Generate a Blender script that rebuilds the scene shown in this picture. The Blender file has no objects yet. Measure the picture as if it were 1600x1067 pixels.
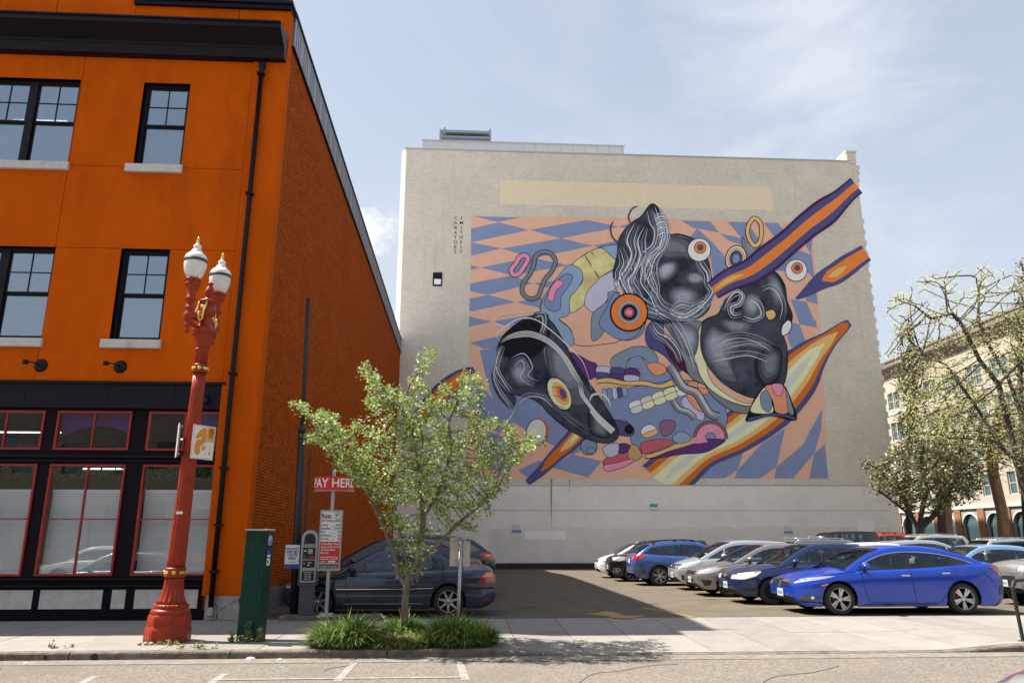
import bpy, bmesh, math, random
import numpy as np
from mathutils import Vector, Matrix
from mathutils.bvhtree import BVHTree
from mathutils.geometry import tessellate_polygon
random.seed(7); rng = np.random.default_rng(7)
R = math.radians
scene = bpy.context.scene
COL = scene.collection

# ---------------------------------------------------------------- camera, sky, sun, exposure
FPX, HCAM = 1190.0, 1.63
PITCH = math.atan(308.5 / FPX); YAW = math.atan(72 * math.cos(PITCH) / FPX)
cam_d = bpy.data.cameras.new('camera'); cam = bpy.data.objects.new('camera', cam_d); COL.objects.link(cam)
cam_d.sensor_width = 36; cam_d.lens = 36 * FPX / 1600; cam_d.clip_end = 5000; cam_d.clip_start = .05
cam.location = (0, 0, HCAM); cam.rotation_euler = (math.pi / 2 + PITCH, 0, -YAW)
scene.camera = cam

SUN = Vector((-9.4, 1.8, 15.0)).normalized()
sun_el = math.asin(SUN.z); sun_az = math.atan2(SUN.x, SUN.y)
world = bpy.data.worlds.new('World'); scene.world = world; world.use_nodes = True
wn, wl = world.node_tree.nodes, world.node_tree.links
wn.clear()
wo = wn.new('ShaderNodeOutputWorld'); bg = wn.new('ShaderNodeBackground'); bg.inputs[1].default_value = 0.078
sky = wn.new('ShaderNodeTexSky'); sky.sky_type = 'NISHITA'; sky.sun_disc = False
sky.sun_elevation = sun_el; sky.sun_rotation = sun_az; sky.air_density = 1.0; sky.dust_density = 2.6; sky.ozone_density = 1.6
tc = wn.new('ShaderNodeTexCoord')
mpw = wn.new('ShaderNodeMapping'); mpw.inputs['Scale'].default_value = (1.0, 1.0, 2.2); mpw.inputs['Rotation'].default_value = (0, .5, .4)
n1 = wn.new('ShaderNodeTexNoise'); n1.inputs['Scale'].default_value = 2.1; n1.inputs['Detail'].default_value = 9; n1.inputs['Roughness'].default_value = .58; n1.inputs['Distortion'].default_value = .5
cr = wn.new('ShaderNodeValToRGB'); cr.color_ramp.elements[0].position = .50; cr.color_ramp.elements[1].position = .85
cr.color_ramp.elements[0].color = (0, 0, 0, 1); cr.color_ramp.elements[1].color = (1, 1, 1, 1)
# a puffy cloud bank low in the gap between the two buildings
dv = Vector((math.sin(R(-10.6)) * math.cos(R(22.0)), math.cos(R(-10.6)) * math.cos(R(22.0)), math.sin(R(22.0))))
sub = wn.new('ShaderNodeVectorMath'); sub.operation = 'SUBTRACT'; sub.inputs[1].default_value = dv
scv = wn.new('ShaderNodeVectorMath'); scv.operation = 'MULTIPLY'; scv.inputs[1].default_value = (9, 9, 20)
ln = wn.new('ShaderNodeVectorMath'); ln.operation = 'LENGTH'
n2 = wn.new('ShaderNodeTexNoise'); n2.inputs['Scale'].default_value = 26; n2.inputs['Detail'].default_value = 8; n2.inputs['Roughness'].default_value = .6
m1 = wn.new('ShaderNodeMath'); m1.operation = 'MULTIPLY_ADD'; m1.inputs[1].default_value = -.62; m1.inputs[2].default_value = .64
m2 = wn.new('ShaderNodeMath'); m2.operation = 'ADD'
cr2 = wn.new('ShaderNodeValToRGB'); cr2.color_ramp.elements[0].position = .68; cr2.color_ramp.elements[1].position = .84
cr2.color_ramp.elements[0].color = (0, 0, 0, 1); cr2.color_ramp.elements[1].color = (1, 1, 1, 1)
mx1 = wn.new('ShaderNodeMixRGB'); mx1.inputs[0].default_value = .5
mul = wn.new('ShaderNodeMath'); mul.operation = 'MULTIPLY'; mul.inputs[1].default_value = .6
mxa = wn.new('ShaderNodeMixRGB'); mxb = wn.new('ShaderNodeMixRGB')
mxh = wn.new('ShaderNodeMixRGB'); mxh.inputs[2].default_value = (4.15, 4.50, 4.95, 1)
spz = wn.new('ShaderNodeSeparateXYZ'); wl.new(tc.outputs['Generated'], spz.inputs[0])
mrz = wn.new('ShaderNodeMapRange'); mrz.inputs[1].default_value = .0; mrz.inputs[2].default_value = .75; mrz.inputs[3].default_value = .88; mrz.inputs[4].default_value = .40; wl.new(spz.outputs['Z'], mrz.inputs[0]); wl.new(mrz.outputs[0], mxh.inputs[0])
mxa.inputs[2].default_value = (4.4, 4.6, 5.0, 1); mxb.inputs[2].default_value = (5.4, 5.5, 5.6, 1)
wl.new(sky.outputs[0], mxh.inputs[1])
wl.new(tc.outputs['Generated'], mpw.inputs[0]); wl.new(mpw.outputs[0], n1.inputs[0]); wl.new(n1.outputs[0], cr.inputs[0])
wl.new(cr.outputs[0], mul.inputs[0]); wl.new(mul.outputs[0], mxa.inputs[0]); wl.new(mxh.outputs[0], mxa.inputs[1])
wl.new(tc.outputs['Generated'], sub.inputs[0]); wl.new(sub.outputs[0], scv.inputs[0]); wl.new(scv.outputs[0], ln.inputs[0])
wl.new(tc.outputs['Generated'], n2.inputs[0]); wl.new(ln.outputs['Value'], m1.inputs[0]); wl.new(m1.outputs[0], m2.inputs[0]); wl.new(n2.outputs[0], m2.inputs[1])
wl.new(m2.outputs[0], cr2.inputs[0]); wl.new(cr2.outputs[0], mxb.inputs[0]); wl.new(mxa.outputs[0], mxb.inputs[1])
# a soft tall wisp over the right of the frame
dv3 = Vector((math.sin(R(29)) * math.cos(R(30)), math.cos(R(29)) * math.cos(R(30)), math.sin(R(30))))
s3 = wn.new('ShaderNodeVectorMath'); s3.operation = 'SUBTRACT'; s3.inputs[1].default_value = dv3
k3 = wn.new('ShaderNodeVectorMath'); k3.operation = 'MULTIPLY'; k3.inputs[1].default_value = (4.6, 4.6, 2.2); l3 = wn.new('ShaderNodeVectorMath'); l3.operation = 'LENGTH'
mp3 = wn.new('ShaderNodeMapping'); mp3.inputs['Scale'].default_value = (2.2, 2.2, 5.5); mp3.inputs['Rotation'].default_value = (.5, .6, 0)
n3 = wn.new('ShaderNodeTexNoise'); n3.inputs['Scale'].default_value = 2.2; n3.inputs['Detail'].default_value = 10; n3.inputs['Roughness'].default_value = .6; n3.inputs['Distortion'].default_value = .6
a3 = wn.new('ShaderNodeMath'); a3.operation = 'MULTIPLY_ADD'; a3.inputs[1].default_value = -.36; a3.inputs[2].default_value = .36; b3_ = wn.new('ShaderNodeMath'); b3_.operation = 'ADD'
c3_ = wn.new('ShaderNodeValToRGB'); c3_.color_ramp.elements[0].position = .56; c3_.color_ramp.elements[1].position = .92; c3_.color_ramp.elements[0].color = (0, 0, 0, 1); c3_.color_ramp.elements[1].color = (.6, .6, .6, 1)
mxc = wn.new('ShaderNodeMixRGB'); mxc.inputs[2].default_value = (4.9, 5.1, 5.4, 1)
wl.new(tc.outputs['Generated'], s3.inputs[0]); wl.new(s3.outputs[0], k3.inputs[0]); wl.new(k3.outputs[0], l3.inputs[0]); wl.new(tc.outputs['Generated'], mp3.inputs[0]); wl.new(mp3.outputs[0], n3.inputs[0])
wl.new(l3.outputs['Value'], a3.inputs[0]); wl.new(a3.outputs[0], b3_.inputs[0]); wl.new(n3.outputs[0], b3_.inputs[1]); wl.new(b3_.outputs[0], c3_.inputs[0]); wl.new(c3_.outputs[0], mxc.inputs[0]); wl.new(mxb.outputs[0], mxc.inputs[1])
wl.new(mxc.outputs[0], bg.inputs[0]); wl.new(bg.outputs[0], wo.inputs[0])

sun_d = bpy.data.lights.new('sun', 'SUN'); sun = bpy.data.objects.new('sun', sun_d); COL.objects.link(sun)
sun_d.energy = 4.6; sun_d.angle = R(.53); sun_d.color = (1, .95, .87)
sun.rotation_euler = SUN.to_track_quat('Z', 'Y').to_euler(); sun.location = SUN * 60
vs = scene.view_settings
vs.view_transform = 'Standard'; vs.look = 'None'; vs.gamma = 1; vs.use_curve_mapping = False; vs.exposure = 1.25

# ---------------------------------------------------------------- measuring helpers: a photo pixel and a known plane give a place
_f = Vector((math.sin(YAW) * math.cos(PITCH), math.cos(YAW) * math.cos(PITCH), math.sin(PITCH)))
_r = Vector((math.cos(YAW), -math.sin(YAW), 0)); _u = _r.cross(_f)
def ray(x, y): return _f + (x - 800) / FPX * _r - (y - 533.5) / FPX * _u
def on_y(x, y, Y): d = ray(x, y); t = Y / d.y; return Vector((d.x * t, Y, HCAM + d.z * t))
def on_z(x, y, Z): d = ray(x, y); t = (Z - HCAM) / d.z; return Vector((d.x * t, d.y * t, Z))
def on_x(x, y, X): d = ray(x, y); t = X / d.x; return Vector((X, d.y * t, HCAM + d.z * t))

# ---------------------------------------------------------------- materials
MATS = {}
def srgb(r, g, b):
    f = lambda c: (c / 255) / 12.92 if c / 255 <= .04045 else ((c / 255 + .055) / 1.055) ** 2.4
    return (f(r), f(g), f(b))
def mat(name, col, rough=.7, metal=0, var=.0, vscale=3, bump=0, bscale=40, coat=0, spec=.5, dirt=None, dscale=1.2, dpos=.55, stretch=(1, 1, 1), detail=6):
    """principled material with object-space noise colour variation, an optional second noise of dirt, and fine relief"""
    if name in MATS: return MATS[name]
    m = bpy.data.materials.new(name); m.use_nodes = True; n, l = m.node_tree.nodes, m.node_tree.links
    b = n['Principled BSDF']; b.inputs['Base Color'].default_value = (*col, 1)
    b.inputs['Roughness'].default_value = rough; b.inputs['Metallic'].default_value = metal
    b.inputs['Coat Weight'].default_value = coat; b.inputs['Coat Roughness'].default_value = .04
    b.inputs['Specular IOR Level'].default_value = spec
    tcn = n.new('ShaderNodeTexCoord'); mp = n.new('ShaderNodeMapping'); mp.inputs['Scale'].default_value = stretch
    l.new(tcn.outputs['Object'], mp.inputs[0]); out = None
    if var:
        t = n.new('ShaderNodeTexNoise'); t.inputs['Scale'].default_value = vscale; t.inputs['Detail'].default_value = detail; t.inputs['Roughness'].default_value = .65
        l.new(mp.outputs[0], t.inputs[0])
        rr = n.new('ShaderNodeMapRange'); rr.inputs[1].default_value = .3; rr.inputs[2].default_value = .7; rr.inputs[3].default_value = 1 - var; rr.inputs[4].default_value = 1 + var
        l.new(t.outputs[0], rr.inputs[0])
        x = n.new('ShaderNodeVectorMath'); x.operation = 'SCALE'; x.inputs[0].default_value = col; l.new(rr.outputs[0], x.inputs['Scale']); out = x.outputs[0]
    if dirt:
        t = n.new('ShaderNodeTexNoise'); t.inputs['Scale'].default_value = dscale; t.inputs['Detail'].default_value = 8; t.inputs['Roughness'].default_value = .7
        l.new(mp.outputs[0], t.inputs[0])
        c = n.new('ShaderNodeValToRGB'); c.color_ramp.elements[0].position = dpos; c.color_ramp.elements[1].position = dpos + .16
        l.new(t.outputs[0], c.inputs[0])
        x = n.new('ShaderNodeMixRGB'); l.new(c.outputs[0], x.inputs[0])
        if out: l.new(out, x.inputs[1])
        else: x.inputs[1].default_value = (*col, 1)
        x.inputs[2].default_value = (*dirt, 1); out = x.outputs[0]
    if out: l.new(out, b.inputs['Base Color'])
    if bump:
        t = n.new('ShaderNodeTexNoise'); t.inputs['Scale'].default_value = bscale; t.inputs['Detail'].default_value = 5
        l.new(mp.outputs[0], t.inputs[0]); bp = n.new('ShaderNodeBump'); bp.inputs['Strength'].default_value = bump; bp.inputs['Distance'].default_value = .02
        l.new(t.outputs[0], bp.inputs['Height']); l.new(bp.outputs[0], b.inputs['Normal'])
    MATS[name] = m; return m

def brick_mat(name, c1, c2, mortar, swz='YZ', bw=.21, rh=.07, msize=.008, bump=.6, rough=.85, stain=None, spos=.62, pale=None):
    """brick courses as relief and tone; wall plane given by swz (which axes run along and up)"""
    m = bpy.data.materials.new(name); m.use_nodes = True; n, l = m.node_tree.nodes, m.node_tree.links
    b = n['Principled BSDF']; b.inputs['Roughness'].default_value = rough; b.inputs['Specular IOR Level'].default_value = .08
    tcn = n.new('ShaderNodeTexCoord'); sp = n.new('ShaderNodeSeparateXYZ'); cb = n.new('ShaderNodeCombineXYZ')
    l.new(tcn.outputs['Object'], sp.inputs[0]); l.new(sp.outputs[swz[0]], cb.inputs[0]); l.new(sp.outputs[swz[1]], cb.inputs[1])
    br = n.new('ShaderNodeTexBrick'); br.inputs['Scale'].default_value = 1
    for k, v in (('Brick Width', bw), ('Row Height', rh), ('Mortar Size', msize)): br.inputs[k].default_value = v
    br.inputs['Color1'].default_value = (*c1, 1); br.inputs['Color2'].default_value = (*c2, 1); br.inputs['Mortar'].default_value = (*mortar, 1)
    l.new(cb.outputs[0], br.inputs[0])
    t = n.new('ShaderNodeTexNoise'); t.inputs['Scale'].default_value = .5; t.inputs['Detail'].default_value = 10; t.inputs['Roughness'].default_value = .68
    l.new(tcn.outputs['Object'], t.inputs[0])
    rr = n.new('ShaderNodeMapRange'); rr.inputs[1].default_value = .3; rr.inputs[2].default_value = .7; rr.inputs[3].default_value = .90; rr.inputs[4].default_value = 1.06
    l.new(t.outputs[0], rr.inputs[0]); x = n.new('ShaderNodeVectorMath'); x.operation = 'SCALE'
    l.new(br.outputs[0], x.inputs[0]); l.new(rr.outputs[0], x.inputs['Scale']); out = x.outputs[0]
    if stain:
        t2 = n.new('ShaderNodeTexNoise'); t2.inputs['Scale'].default_value = 1.0; t2.inputs['Detail'].default_value = 10; t2.inputs['Roughness'].default_value = .75
        mp = n.new('ShaderNodeMapping'); mp.inputs['Scale'].default_value = (2.6, 2.6, 9.0) if swz[0] == 'X' else (1, .8, 2.2)
        l.new(tcn.outputs['Object'], mp.inputs[0]); l.new(mp.outputs[0], t2.inputs[0])
        c = n.new('ShaderNodeValToRGB'); c.color_ramp.elements[0].position = spos; c.color_ramp.elements[1].position = spos + .12
        l.new(t2.outputs[0], c.inputs[0]); mx = n.new('ShaderNodeMixRGB'); l.new(c.outputs[0], mx.inputs[0]); l.new(out, mx.inputs[1]); mx.inputs[2].default_value = (*stain, 1); out = mx.outputs[0]
        t3 = n.new('ShaderNodeTexNoise'); t3.inputs['Scale'].default_value = 1; t3.inputs['Detail'].default_value = 6
        mp3 = n.new('ShaderNodeMapping'); mp3.inputs['Scale'].default_value = (2.5, 2.5, .12)
        l.new(tcn.outputs['Object'], mp3.inputs[0]); l.new(mp3.outputs[0], t3.inputs[0])
        c3 = n.new('ShaderNodeValToRGB'); c3.color_ramp.elements[0].position = .60; c3.color_ramp.elements[1].position = .78; c3.color_ramp.elements[1].color = (.35, .35, .35, 1)
        l.new(t3.outputs[0], c3.inputs[0]); mx3 = n.new('ShaderNodeMixRGB'); l.new(c3.outputs[0], mx3.inputs[0]); l.new(out, mx3.inputs[1]); mx3.inputs[2].default_value = (*stain, 1); out = mx3.outputs[0]
    l.new(out, b.inputs['Base Color'])
    bp = n.new('ShaderNodeBump'); bp.inputs['Strength'].default_value = bump; bp.inputs['Distance'].default_value = .012; bp.invert = True
    ad = n.new('ShaderNodeMath'); ad.operation = 'MULTIPLY_ADD'; ad.inputs[1].default_value = .8
    t4 = n.new('ShaderNodeTexNoise'); t4.inputs['Scale'].default_value = 9; t4.inputs['Detail'].default_value = 8; l.new(tcn.outputs['Object'], t4.inputs[0])
    l.new(t4.outputs[0], ad.inputs[0]); l.new(br.outputs['Fac'], ad.inputs[2]); l.new(ad.outputs[0], bp.inputs['Height']); l.new(bp.outputs[0], b.inputs['Normal'])
    MATS[name] = m; return m

def glass_mat(name, tint=(.3, .35, .38), refl=.25, tr=.5, rough=.015, base=(.02, .025, .03), fres=True):
    """window glass: part see-through, part dark, with a mirror coat that grows at grazing angles"""
    m = bpy.data.materials.new(name); m.use_nodes = True; n, l = m.node_tree.nodes, m.node_tree.links; n.clear()
    o = n.new('ShaderNodeOutputMaterial'); g = n.new('ShaderNodeBsdfGlossy'); g.inputs['Roughness'].default_value = rough
    g.inputs['Color'].default_value = (.80, .90, 1, 1)
    t = n.new('ShaderNodeBsdfTransparent'); t.inputs[0].default_value = (*tint, 1)
    d = n.new('ShaderNodeBsdfDiffuse'); d.inputs[0].default_value = (*base, 1)
    a = n.new('ShaderNodeMixShader'); a.inputs[0].default_value = tr; l.new(d.outputs[0], a.inputs[1]); l.new(t.outputs[0], a.inputs[2])
    fr = n.new('ShaderNodeLayerWeight'); fr.inputs[0].default_value = .35
    mr = n.new('ShaderNodeMapRange'); mr.inputs[3].default_value = refl; mr.inputs[4].default_value = min(1, refl + .6); l.new(fr.outputs['Fresnel'], mr.inputs[0])
    b = n.new('ShaderNodeMixShader'); l.new(mr.outputs[0], b.inputs[0]); l.new(a.outputs[0], b.inputs[1]); l.new(g.outputs[0], b.inputs[2])
    l.new(b.outputs[0], o.inputs[0]); MATS[name] = m; return m

def leaf_mat(name, c1, c2, trans=.4, c3=None):
    m = bpy.data.materials.new(name); m.use_nodes = True; n, l = m.node_tree.nodes, m.node_tree.links; n.clear()
    o = n.new('ShaderNodeOutputMaterial'); b = n.new('ShaderNodeBsdfPrincipled'); b.inputs['Roughness'].default_value = .55; b.inputs['Specular IOR Level'].default_value = .35
    t = n.new('ShaderNodeBsdfTranslucent'); g = n.new('ShaderNodeNewGeometry')
    c = n.new('ShaderNodeValToRGB'); e = c.color_ramp.elements; e[0].color = (*c1, 1); e[1].color = (*c2, 1)
    if c3: k = e.new(.86); k.color = (*c2, 1); e[-1].color = (*c3, 1); e[-1].position = .93
    l.new(g.outputs['Random Per Island'], c.inputs[0]); l.new(c.outputs[0], b.inputs['Base Color']); l.new(c.outputs[0], t.inputs[0])
    x = n.new('ShaderNodeMixShader'); x.inputs[0].default_value = trans; l.new(b.outputs[0], x.inputs[1]); l.new(t.outputs[0], x.inputs[2]); l.new(x.outputs[0], o.inputs[0])
    MATS[name] = m; return m

def emit_mat(name, col, s):
    m = bpy.data.materials.new(name); m.use_nodes = True; b = m.node_tree.nodes['Principled BSDF']
    b.inputs['Base Color'].default_value = (*col, 1); b.inputs['Emission Color'].default_value = (*col, 1); b.inputs['Emission Strength'].default_value = s
    MATS[name] = m; return m

# ---------------------------------------------------------------- mesh builder
class MB:
    def __init__(s): s.v = []; s.f = []; s.m = []; s.sm = []
    def add(s, vs_, fs, mi=0, smooth=False):
        o = len(s.v); s.v += [tuple(p) for p in vs_]
        for f in fs: s.f.append([i + o for i in f]); s.m.append(mi); s.sm.append(smooth)
        return s
    def box(s, x0, x1, y0, y1, z0, z1, mi=0, M=None):
        P = [Vector(p) for p in ((x0, y0, z0), (x1, y0, z0), (x1, y1, z0), (x0, y1, z0), (x0, y0, z1), (x1, y0, z1), (x1, y1, z1), (x0, y1, z1))]
        if M: P = [M @ p for p in P]
        return s.add(P, [(0, 3, 2, 1), (4, 5, 6, 7), (0, 1, 5, 4), (1, 2, 6, 5), (2, 3, 7, 6), (3, 0, 4, 7)], mi)
    def rbox(s, x0, x1, y0, y1, z0, z1, r=.01, mi=0, M=None):
        """box with its edges cut back by r"""
        bm = bmesh.new(); bmesh.ops.create_cube(bm, size=1)
        for v in bm.verts: v.co = Vector(((x0 + x1) / 2 + v.co.x * (x1 - x0), (y0 + y1) / 2 + v.co.y * (y1 - y0), (z0 + z1) / 2 + v.co.z * (z1 - z0)))
        bmesh.ops.bevel(bm, geom=bm.edges[:], offset=r, segments=2, affect='EDGES', profile=.6)
        bm.verts.ensure_lookup_table()
        V = [(M @ v.co) if M else v.co.copy() for v in bm.verts]; F = [[v.index for v in f.verts] for f in bm.faces]
        bm.free(); return s.add(V, F, mi)
    def prism(s, poly, axis, a, b, mi=0, M=None):
        """poly: 2D ring; axis: the direction it is pushed along, from a to b"""
        def p3(p, t): return {'x': (t, p[0], p[1]), 'y': (p[0], t, p[1]), 'z': (p[0], p[1], t)}[axis]
        n = len(poly); V = [Vector(p3(p, a)) for p in poly] + [Vector(p3(p, b)) for p in poly]
        if M: V = [M @ p for p in V]
        tri = tessellate_polygon([[Vector((p[0], p[1], 0)) for p in poly]])
        F = [tuple(t) for t in tri] + [tuple(i + n for i in t[::-1]) for t in tri] + [(i, (i + 1) % n, n + (i + 1) % n, n + i) for i in range(n)]
        return s.add(V, F, mi)
    def lathe(s, prof, c=(0, 0, 0), seg=24, mi=0, smooth=True, M=None, flute=0, nfl=12, cap=True):
        V = []; F = []; c = Vector(c)
        for (r, z) in prof:
            for k in range(seg):
                a = 2 * math.pi * (k + .5) / seg; rr = r
                if flute: rr = r * (1 - flute * (.5 + .5 * math.cos(a * nfl)))
                V.append(c + Vector((rr * math.cos(a), rr * math.sin(a), z)))
        n = len(prof)
        for i in range(n - 1):
            for k in range(seg): F.append((i * seg + k, i * seg + (k + 1) % seg, (i + 1) * seg + (k + 1) % seg, (i + 1) * seg + k))
        if cap and prof[0][0] > 1e-4: F.append(tuple(range(seg))[::-1])
        if cap and prof[-1][0] > 1e-4: F.append(tuple((n - 1) * seg + k for k in range(seg)))
        if M: V = [M @ p for p in V]
        return s.add(V, F, mi, smooth)
    def tube(s, pts, rad, seg=8, mi=0, smooth=True, cap=True):
        pts = [Vector(p) for p in pts]; n = len(pts)
        if not hasattr(rad, '__len__'): rad = [rad] * n
        up = Vector((0, 0, 1)); V = []; F = []; prev = None
        for i in range(n):
            d = (pts[min(i + 1, n - 1)] - pts[max(i - 1, 0)]).normalized()
            if prev is None:
                a = d.cross(up if abs(d.z) < .95 else Vector((1, 0, 0))).normalized()
            else:
                a = (prev - d * prev.dot(d)).normalized()
            prev = a; b = d.cross(a)
            for k in range(seg):
                t = 2 * math.pi * k / seg; V.append(pts[i] + (a * math.cos(t) + b * math.sin(t)) * rad[i])
        for i in range(n - 1):
            for k in range(seg): F.append((i * seg + k, i * seg + (k + 1) % seg, (i + 1) * seg + (k + 1) % seg, (i + 1) * seg + k))
        if cap: F.append(tuple(range(seg))[::-1]); F.append(tuple((n - 1) * seg + k for k in range(seg)))
        return s.add(V, F, mi, smooth)
    def mesh(s, name, mats):
        me = bpy.data.meshes.new(name); me.from_pydata(s.v, [], s.f)
        for m in (mats if isinstance(mats, (list, tuple)) else [mats]): me.materials.append(MATS[m] if isinstance(m, str) else m)
        me.polygons.foreach_set('material_index', s.m); me.polygons.foreach_set('use_smooth', s.sm); me.update(); return me
    def build(s, name, mats, parent=None, **kw):
        me = s.mesh(name, mats)
        bm = bmesh.new(); bm.from_mesh(me); bmesh.ops.recalc_face_normals(bm, faces=bm.faces); bm.to_mesh(me); bm.free()
        return link(name, me, parent, **kw)
def link(name, data, parent=None, loc=None, rot=None, label=None, cat=None, group=None, kind=None):
    o = bpy.data.objects.new(name, data); COL.objects.link(o)
    if parent: o.parent = parent
    if loc is not None: o.location = loc
    if rot is not None: o.rotation_euler = rot
    tag(o, label, cat, group, kind); return o
def tag(o, label=None, cat=None, group=None, kind=None):
    for k, v in (('label', label), ('category', cat), ('group', group), ('kind', kind)):
        if v: o[k] = v
    return o
def thing(name, label, cat, loc=(0, 0, 0), rotz=0, group=None): return link(name, None, None, loc, (0, 0, rotz), label, cat, group)
def copy_tree(o, parent=None, **kw):
    c = o.copy(); COL.objects.link(c); c.parent = parent
    for ch in list(o.children): copy_tree(ch, c)
    return c
def smooth_curve(P, closed=True, k=6):
    """Catmull-Rom through 2D points"""
    n = len(P); out = []
    rngi = range(n) if closed else range(n - 1)
    for i in rngi:
        g = lambda j: P[j % n] if closed else P[max(0, min(n - 1, j))]
        p0, p1, p2, p3 = g(i - 1), g(i), g(i + 1), g(i + 2)
        for s_ in range(k):
            t = s_ / k
            out.append(tuple(.5 * (2 * p1[c] + (p2[c] - p0[c]) * t + (2 * p0[c] - 5 * p1[c] + 4 * p2[c] - p3[c]) * t * t + (3 * p1[c] - p0[c] - 3 * p2[c] + p3[c]) * t ** 3) for c in range(len(p1))))
    if not closed: out.append(tuple(P[-1]))
    return out
def text(name, body, size, m, M, parent, width=None, align='CENTER', xs=1.0, thick=0.0):
    """lettering turned into a flat mesh; M puts it in the parent's space (x right, y up); width squeezes each line block to fit"""
    cu = bpy.data.curves.new(name, 'FONT'); cu.body = body; cu.size = size; cu.align_x = align; cu.align_y = 'CENTER'; cu.resolution_u = 2; cu.offset = thick
    t = bpy.data.objects.new('tmp', cu); COL.objects.link(t)
    dg = bpy.context.evaluated_depsgraph_get(); me = bpy.data.meshes.new_from_object(t.evaluated_get(dg)); bpy.data.objects.remove(t); bpy.data.curves.remove(cu)
    if not len(me.vertices): return None
    co = np.empty(len(me.vertices) * 3); me.vertices.foreach_get('co', co); co = co.reshape(-1, 3)
    if width: w_ = co[:, 0].max() - co[:, 0].min(); co[:, 0] *= width / w_
    co[:, 0] *= xs
    me.vertices.foreach_set('co', co.ravel()); me.transform(M); me.name = name
    me.materials.clear(); me.materials.append(MATS[m] if isinstance(m, str) else m)
    return link(name, me, parent)
def face_y(x, y, z, s=1): return Matrix.Translation((x, y, z)) @ Matrix.Rotation(math.pi / 2, 4, 'X')   # text facing -Y
def sheet(x0, x1, z0, z1, holes, y0, y1, mb, mi=0):
    """a wall slab in the XZ plane from y0 (front) to y1 with rectangular openings (x0,x1,z0,z1)"""
    hs = [h for h in holes if h[0] < x1 and h[1] > x0 and h[2] < z1 and h[3] > z0]
    xs = sorted({x0, x1} | {min(max(v, x0), x1) for h in hs for v in h[:2]}); zs = sorted({z0, z1} | {min(max(v, z0), z1) for h in hs for v in h[2:]})
    inh = lambda cx, cz: any(h[0] < cx < h[1] and h[2] < cz < h[3] for h in hs)
    idx = {}; 
    def vid(i, k, y):
        key = (i, k, y)
        if key not in idx: idx[key] = len(mb.v); mb.v.append((xs[i], y, zs[k]))
        return idx[key]
    solid = {(i, k) for i in range(len(xs) - 1) for k in range(len(zs) - 1) if not inh((xs[i] + xs[i + 1]) / 2, (zs[k] + zs[k + 1]) / 2)}
    def q(*a): mb.f.append(list(a)); mb.m.append(mi); mb.sm.append(False)
    for (i, k) in solid:
        q(vid(i, k, y0), vid(i + 1, k, y0), vid(i + 1, k + 1, y0), vid(i, k + 1, y0)); q(vid(i, k, y1), vid(i, k + 1, y1), vid(i + 1, k + 1, y1), vid(i + 1, k, y1))
        if (i - 1, k) not in solid: q(vid(i, k, y0), vid(i, k + 1, y0), vid(i, k + 1, y1), vid(i, k, y1))
        if (i + 1, k) not in solid: q(vid(i + 1, k, y0), vid(i + 1, k, y1), vid(i + 1, k + 1, y1), vid(i + 1, k + 1, y0))
        if (i, k - 1) not in solid: q(vid(i, k, y0), vid(i, k, y1), vid(i + 1, k, y1), vid(i + 1, k, y0))
        if (i, k + 1) not in solid: q(vid(i, k + 1, y0), vid(i + 1, k + 1, y0), vid(i + 1, k + 1, y1), vid(i, k + 1, y1))

def add_spots(name, col, scale, lo, hi, amt):
    """scattered round stains of their own shape (drips of oil, gum) mixed over a ground material"""
    m = MATS[name]; n, l = m.node_tree.nodes, m.node_tree.links; b = n['Principled BSDF']; src = b.inputs['Base Color'].links[0].from_socket
    tcn = n.new('ShaderNodeTexCoord'); v = n.new('ShaderNodeTexVoronoi'); v.inputs['Scale'].default_value = scale; t = n.new('ShaderNodeTexNoise'); t.inputs['Scale'].default_value = scale * 3; t.inputs['Detail'].default_value = 4
    a = n.new('ShaderNodeVectorMath'); a.operation = 'ADD'; sc = n.new('ShaderNodeVectorMath'); sc.operation = 'SCALE'; sc.inputs['Scale'].default_value = .35 / scale
    l.new(tcn.outputs['Object'], t.inputs[0]); l.new(t.outputs['Color'], sc.inputs[0]); l.new(tcn.outputs['Object'], a.inputs[0]); l.new(sc.outputs[0], a.inputs[1]); l.new(a.outputs[0], v.inputs[0])
    r_ = n.new('ShaderNodeMapRange'); r_.inputs[1].default_value = lo; r_.inputs[2].default_value = hi; r_.inputs[3].default_value = amt; r_.inputs[4].default_value = 0; l.new(v.outputs['Distance'], r_.inputs[0])
    x = n.new('ShaderNodeMixRGB'); l.new(r_.outputs[0], x.inputs[0]); l.new(src, x.inputs[1]); x.inputs[2].default_value = (*col, 1); l.new(x.outputs[0], b.inputs['Base Color'])
# palette
mat('stucco_orange', (.56, .094, .004), .9, var=.12, vscale=1.6, bump=.35, bscale=120, spec=.04, dirt=(.44, .076, .005), dscale=1.3, dpos=.54, stretch=(1, 1, .38))
mat('stucco_reveal', (.20, .040, .004), .9, spec=.05)
mat('black_metal', (.006, .005, .008), .45, var=.15, vscale=4, spec=.22)
mat('black_storefront', (.008, .005, .009), .6, var=.25, vscale=3, bump=.1, spec=.12)
mat('navy_trim', (.007, .006, .013), .5, var=.2, vscale=3, spec=.2)
mat('red_frame', (.34, .018, .012), .4, var=.1, vscale=5)
mat('grey_panel', (.60, .55, .51), .8, var=.15, vscale=6, bump=.2)
mat('sill_concrete', (.55, .52, .50), .8, var=.1, vscale=5, bump=.2, dirt=(.35, .33, .32), dscale=3)
mat('siding', (.27, .28, .31), .45, metal=.3, var=.06, vscale=1.5)
mat('stone', (.36, .33, .31), .85, var=.3, vscale=9, bump=.8, bscale=18, dirt=(.18, .15, .13), dscale=3)
mat('stone_dark', (.14, .11, .10), .9, var=.35, vscale=7, bump=.8, bscale=14)
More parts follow.
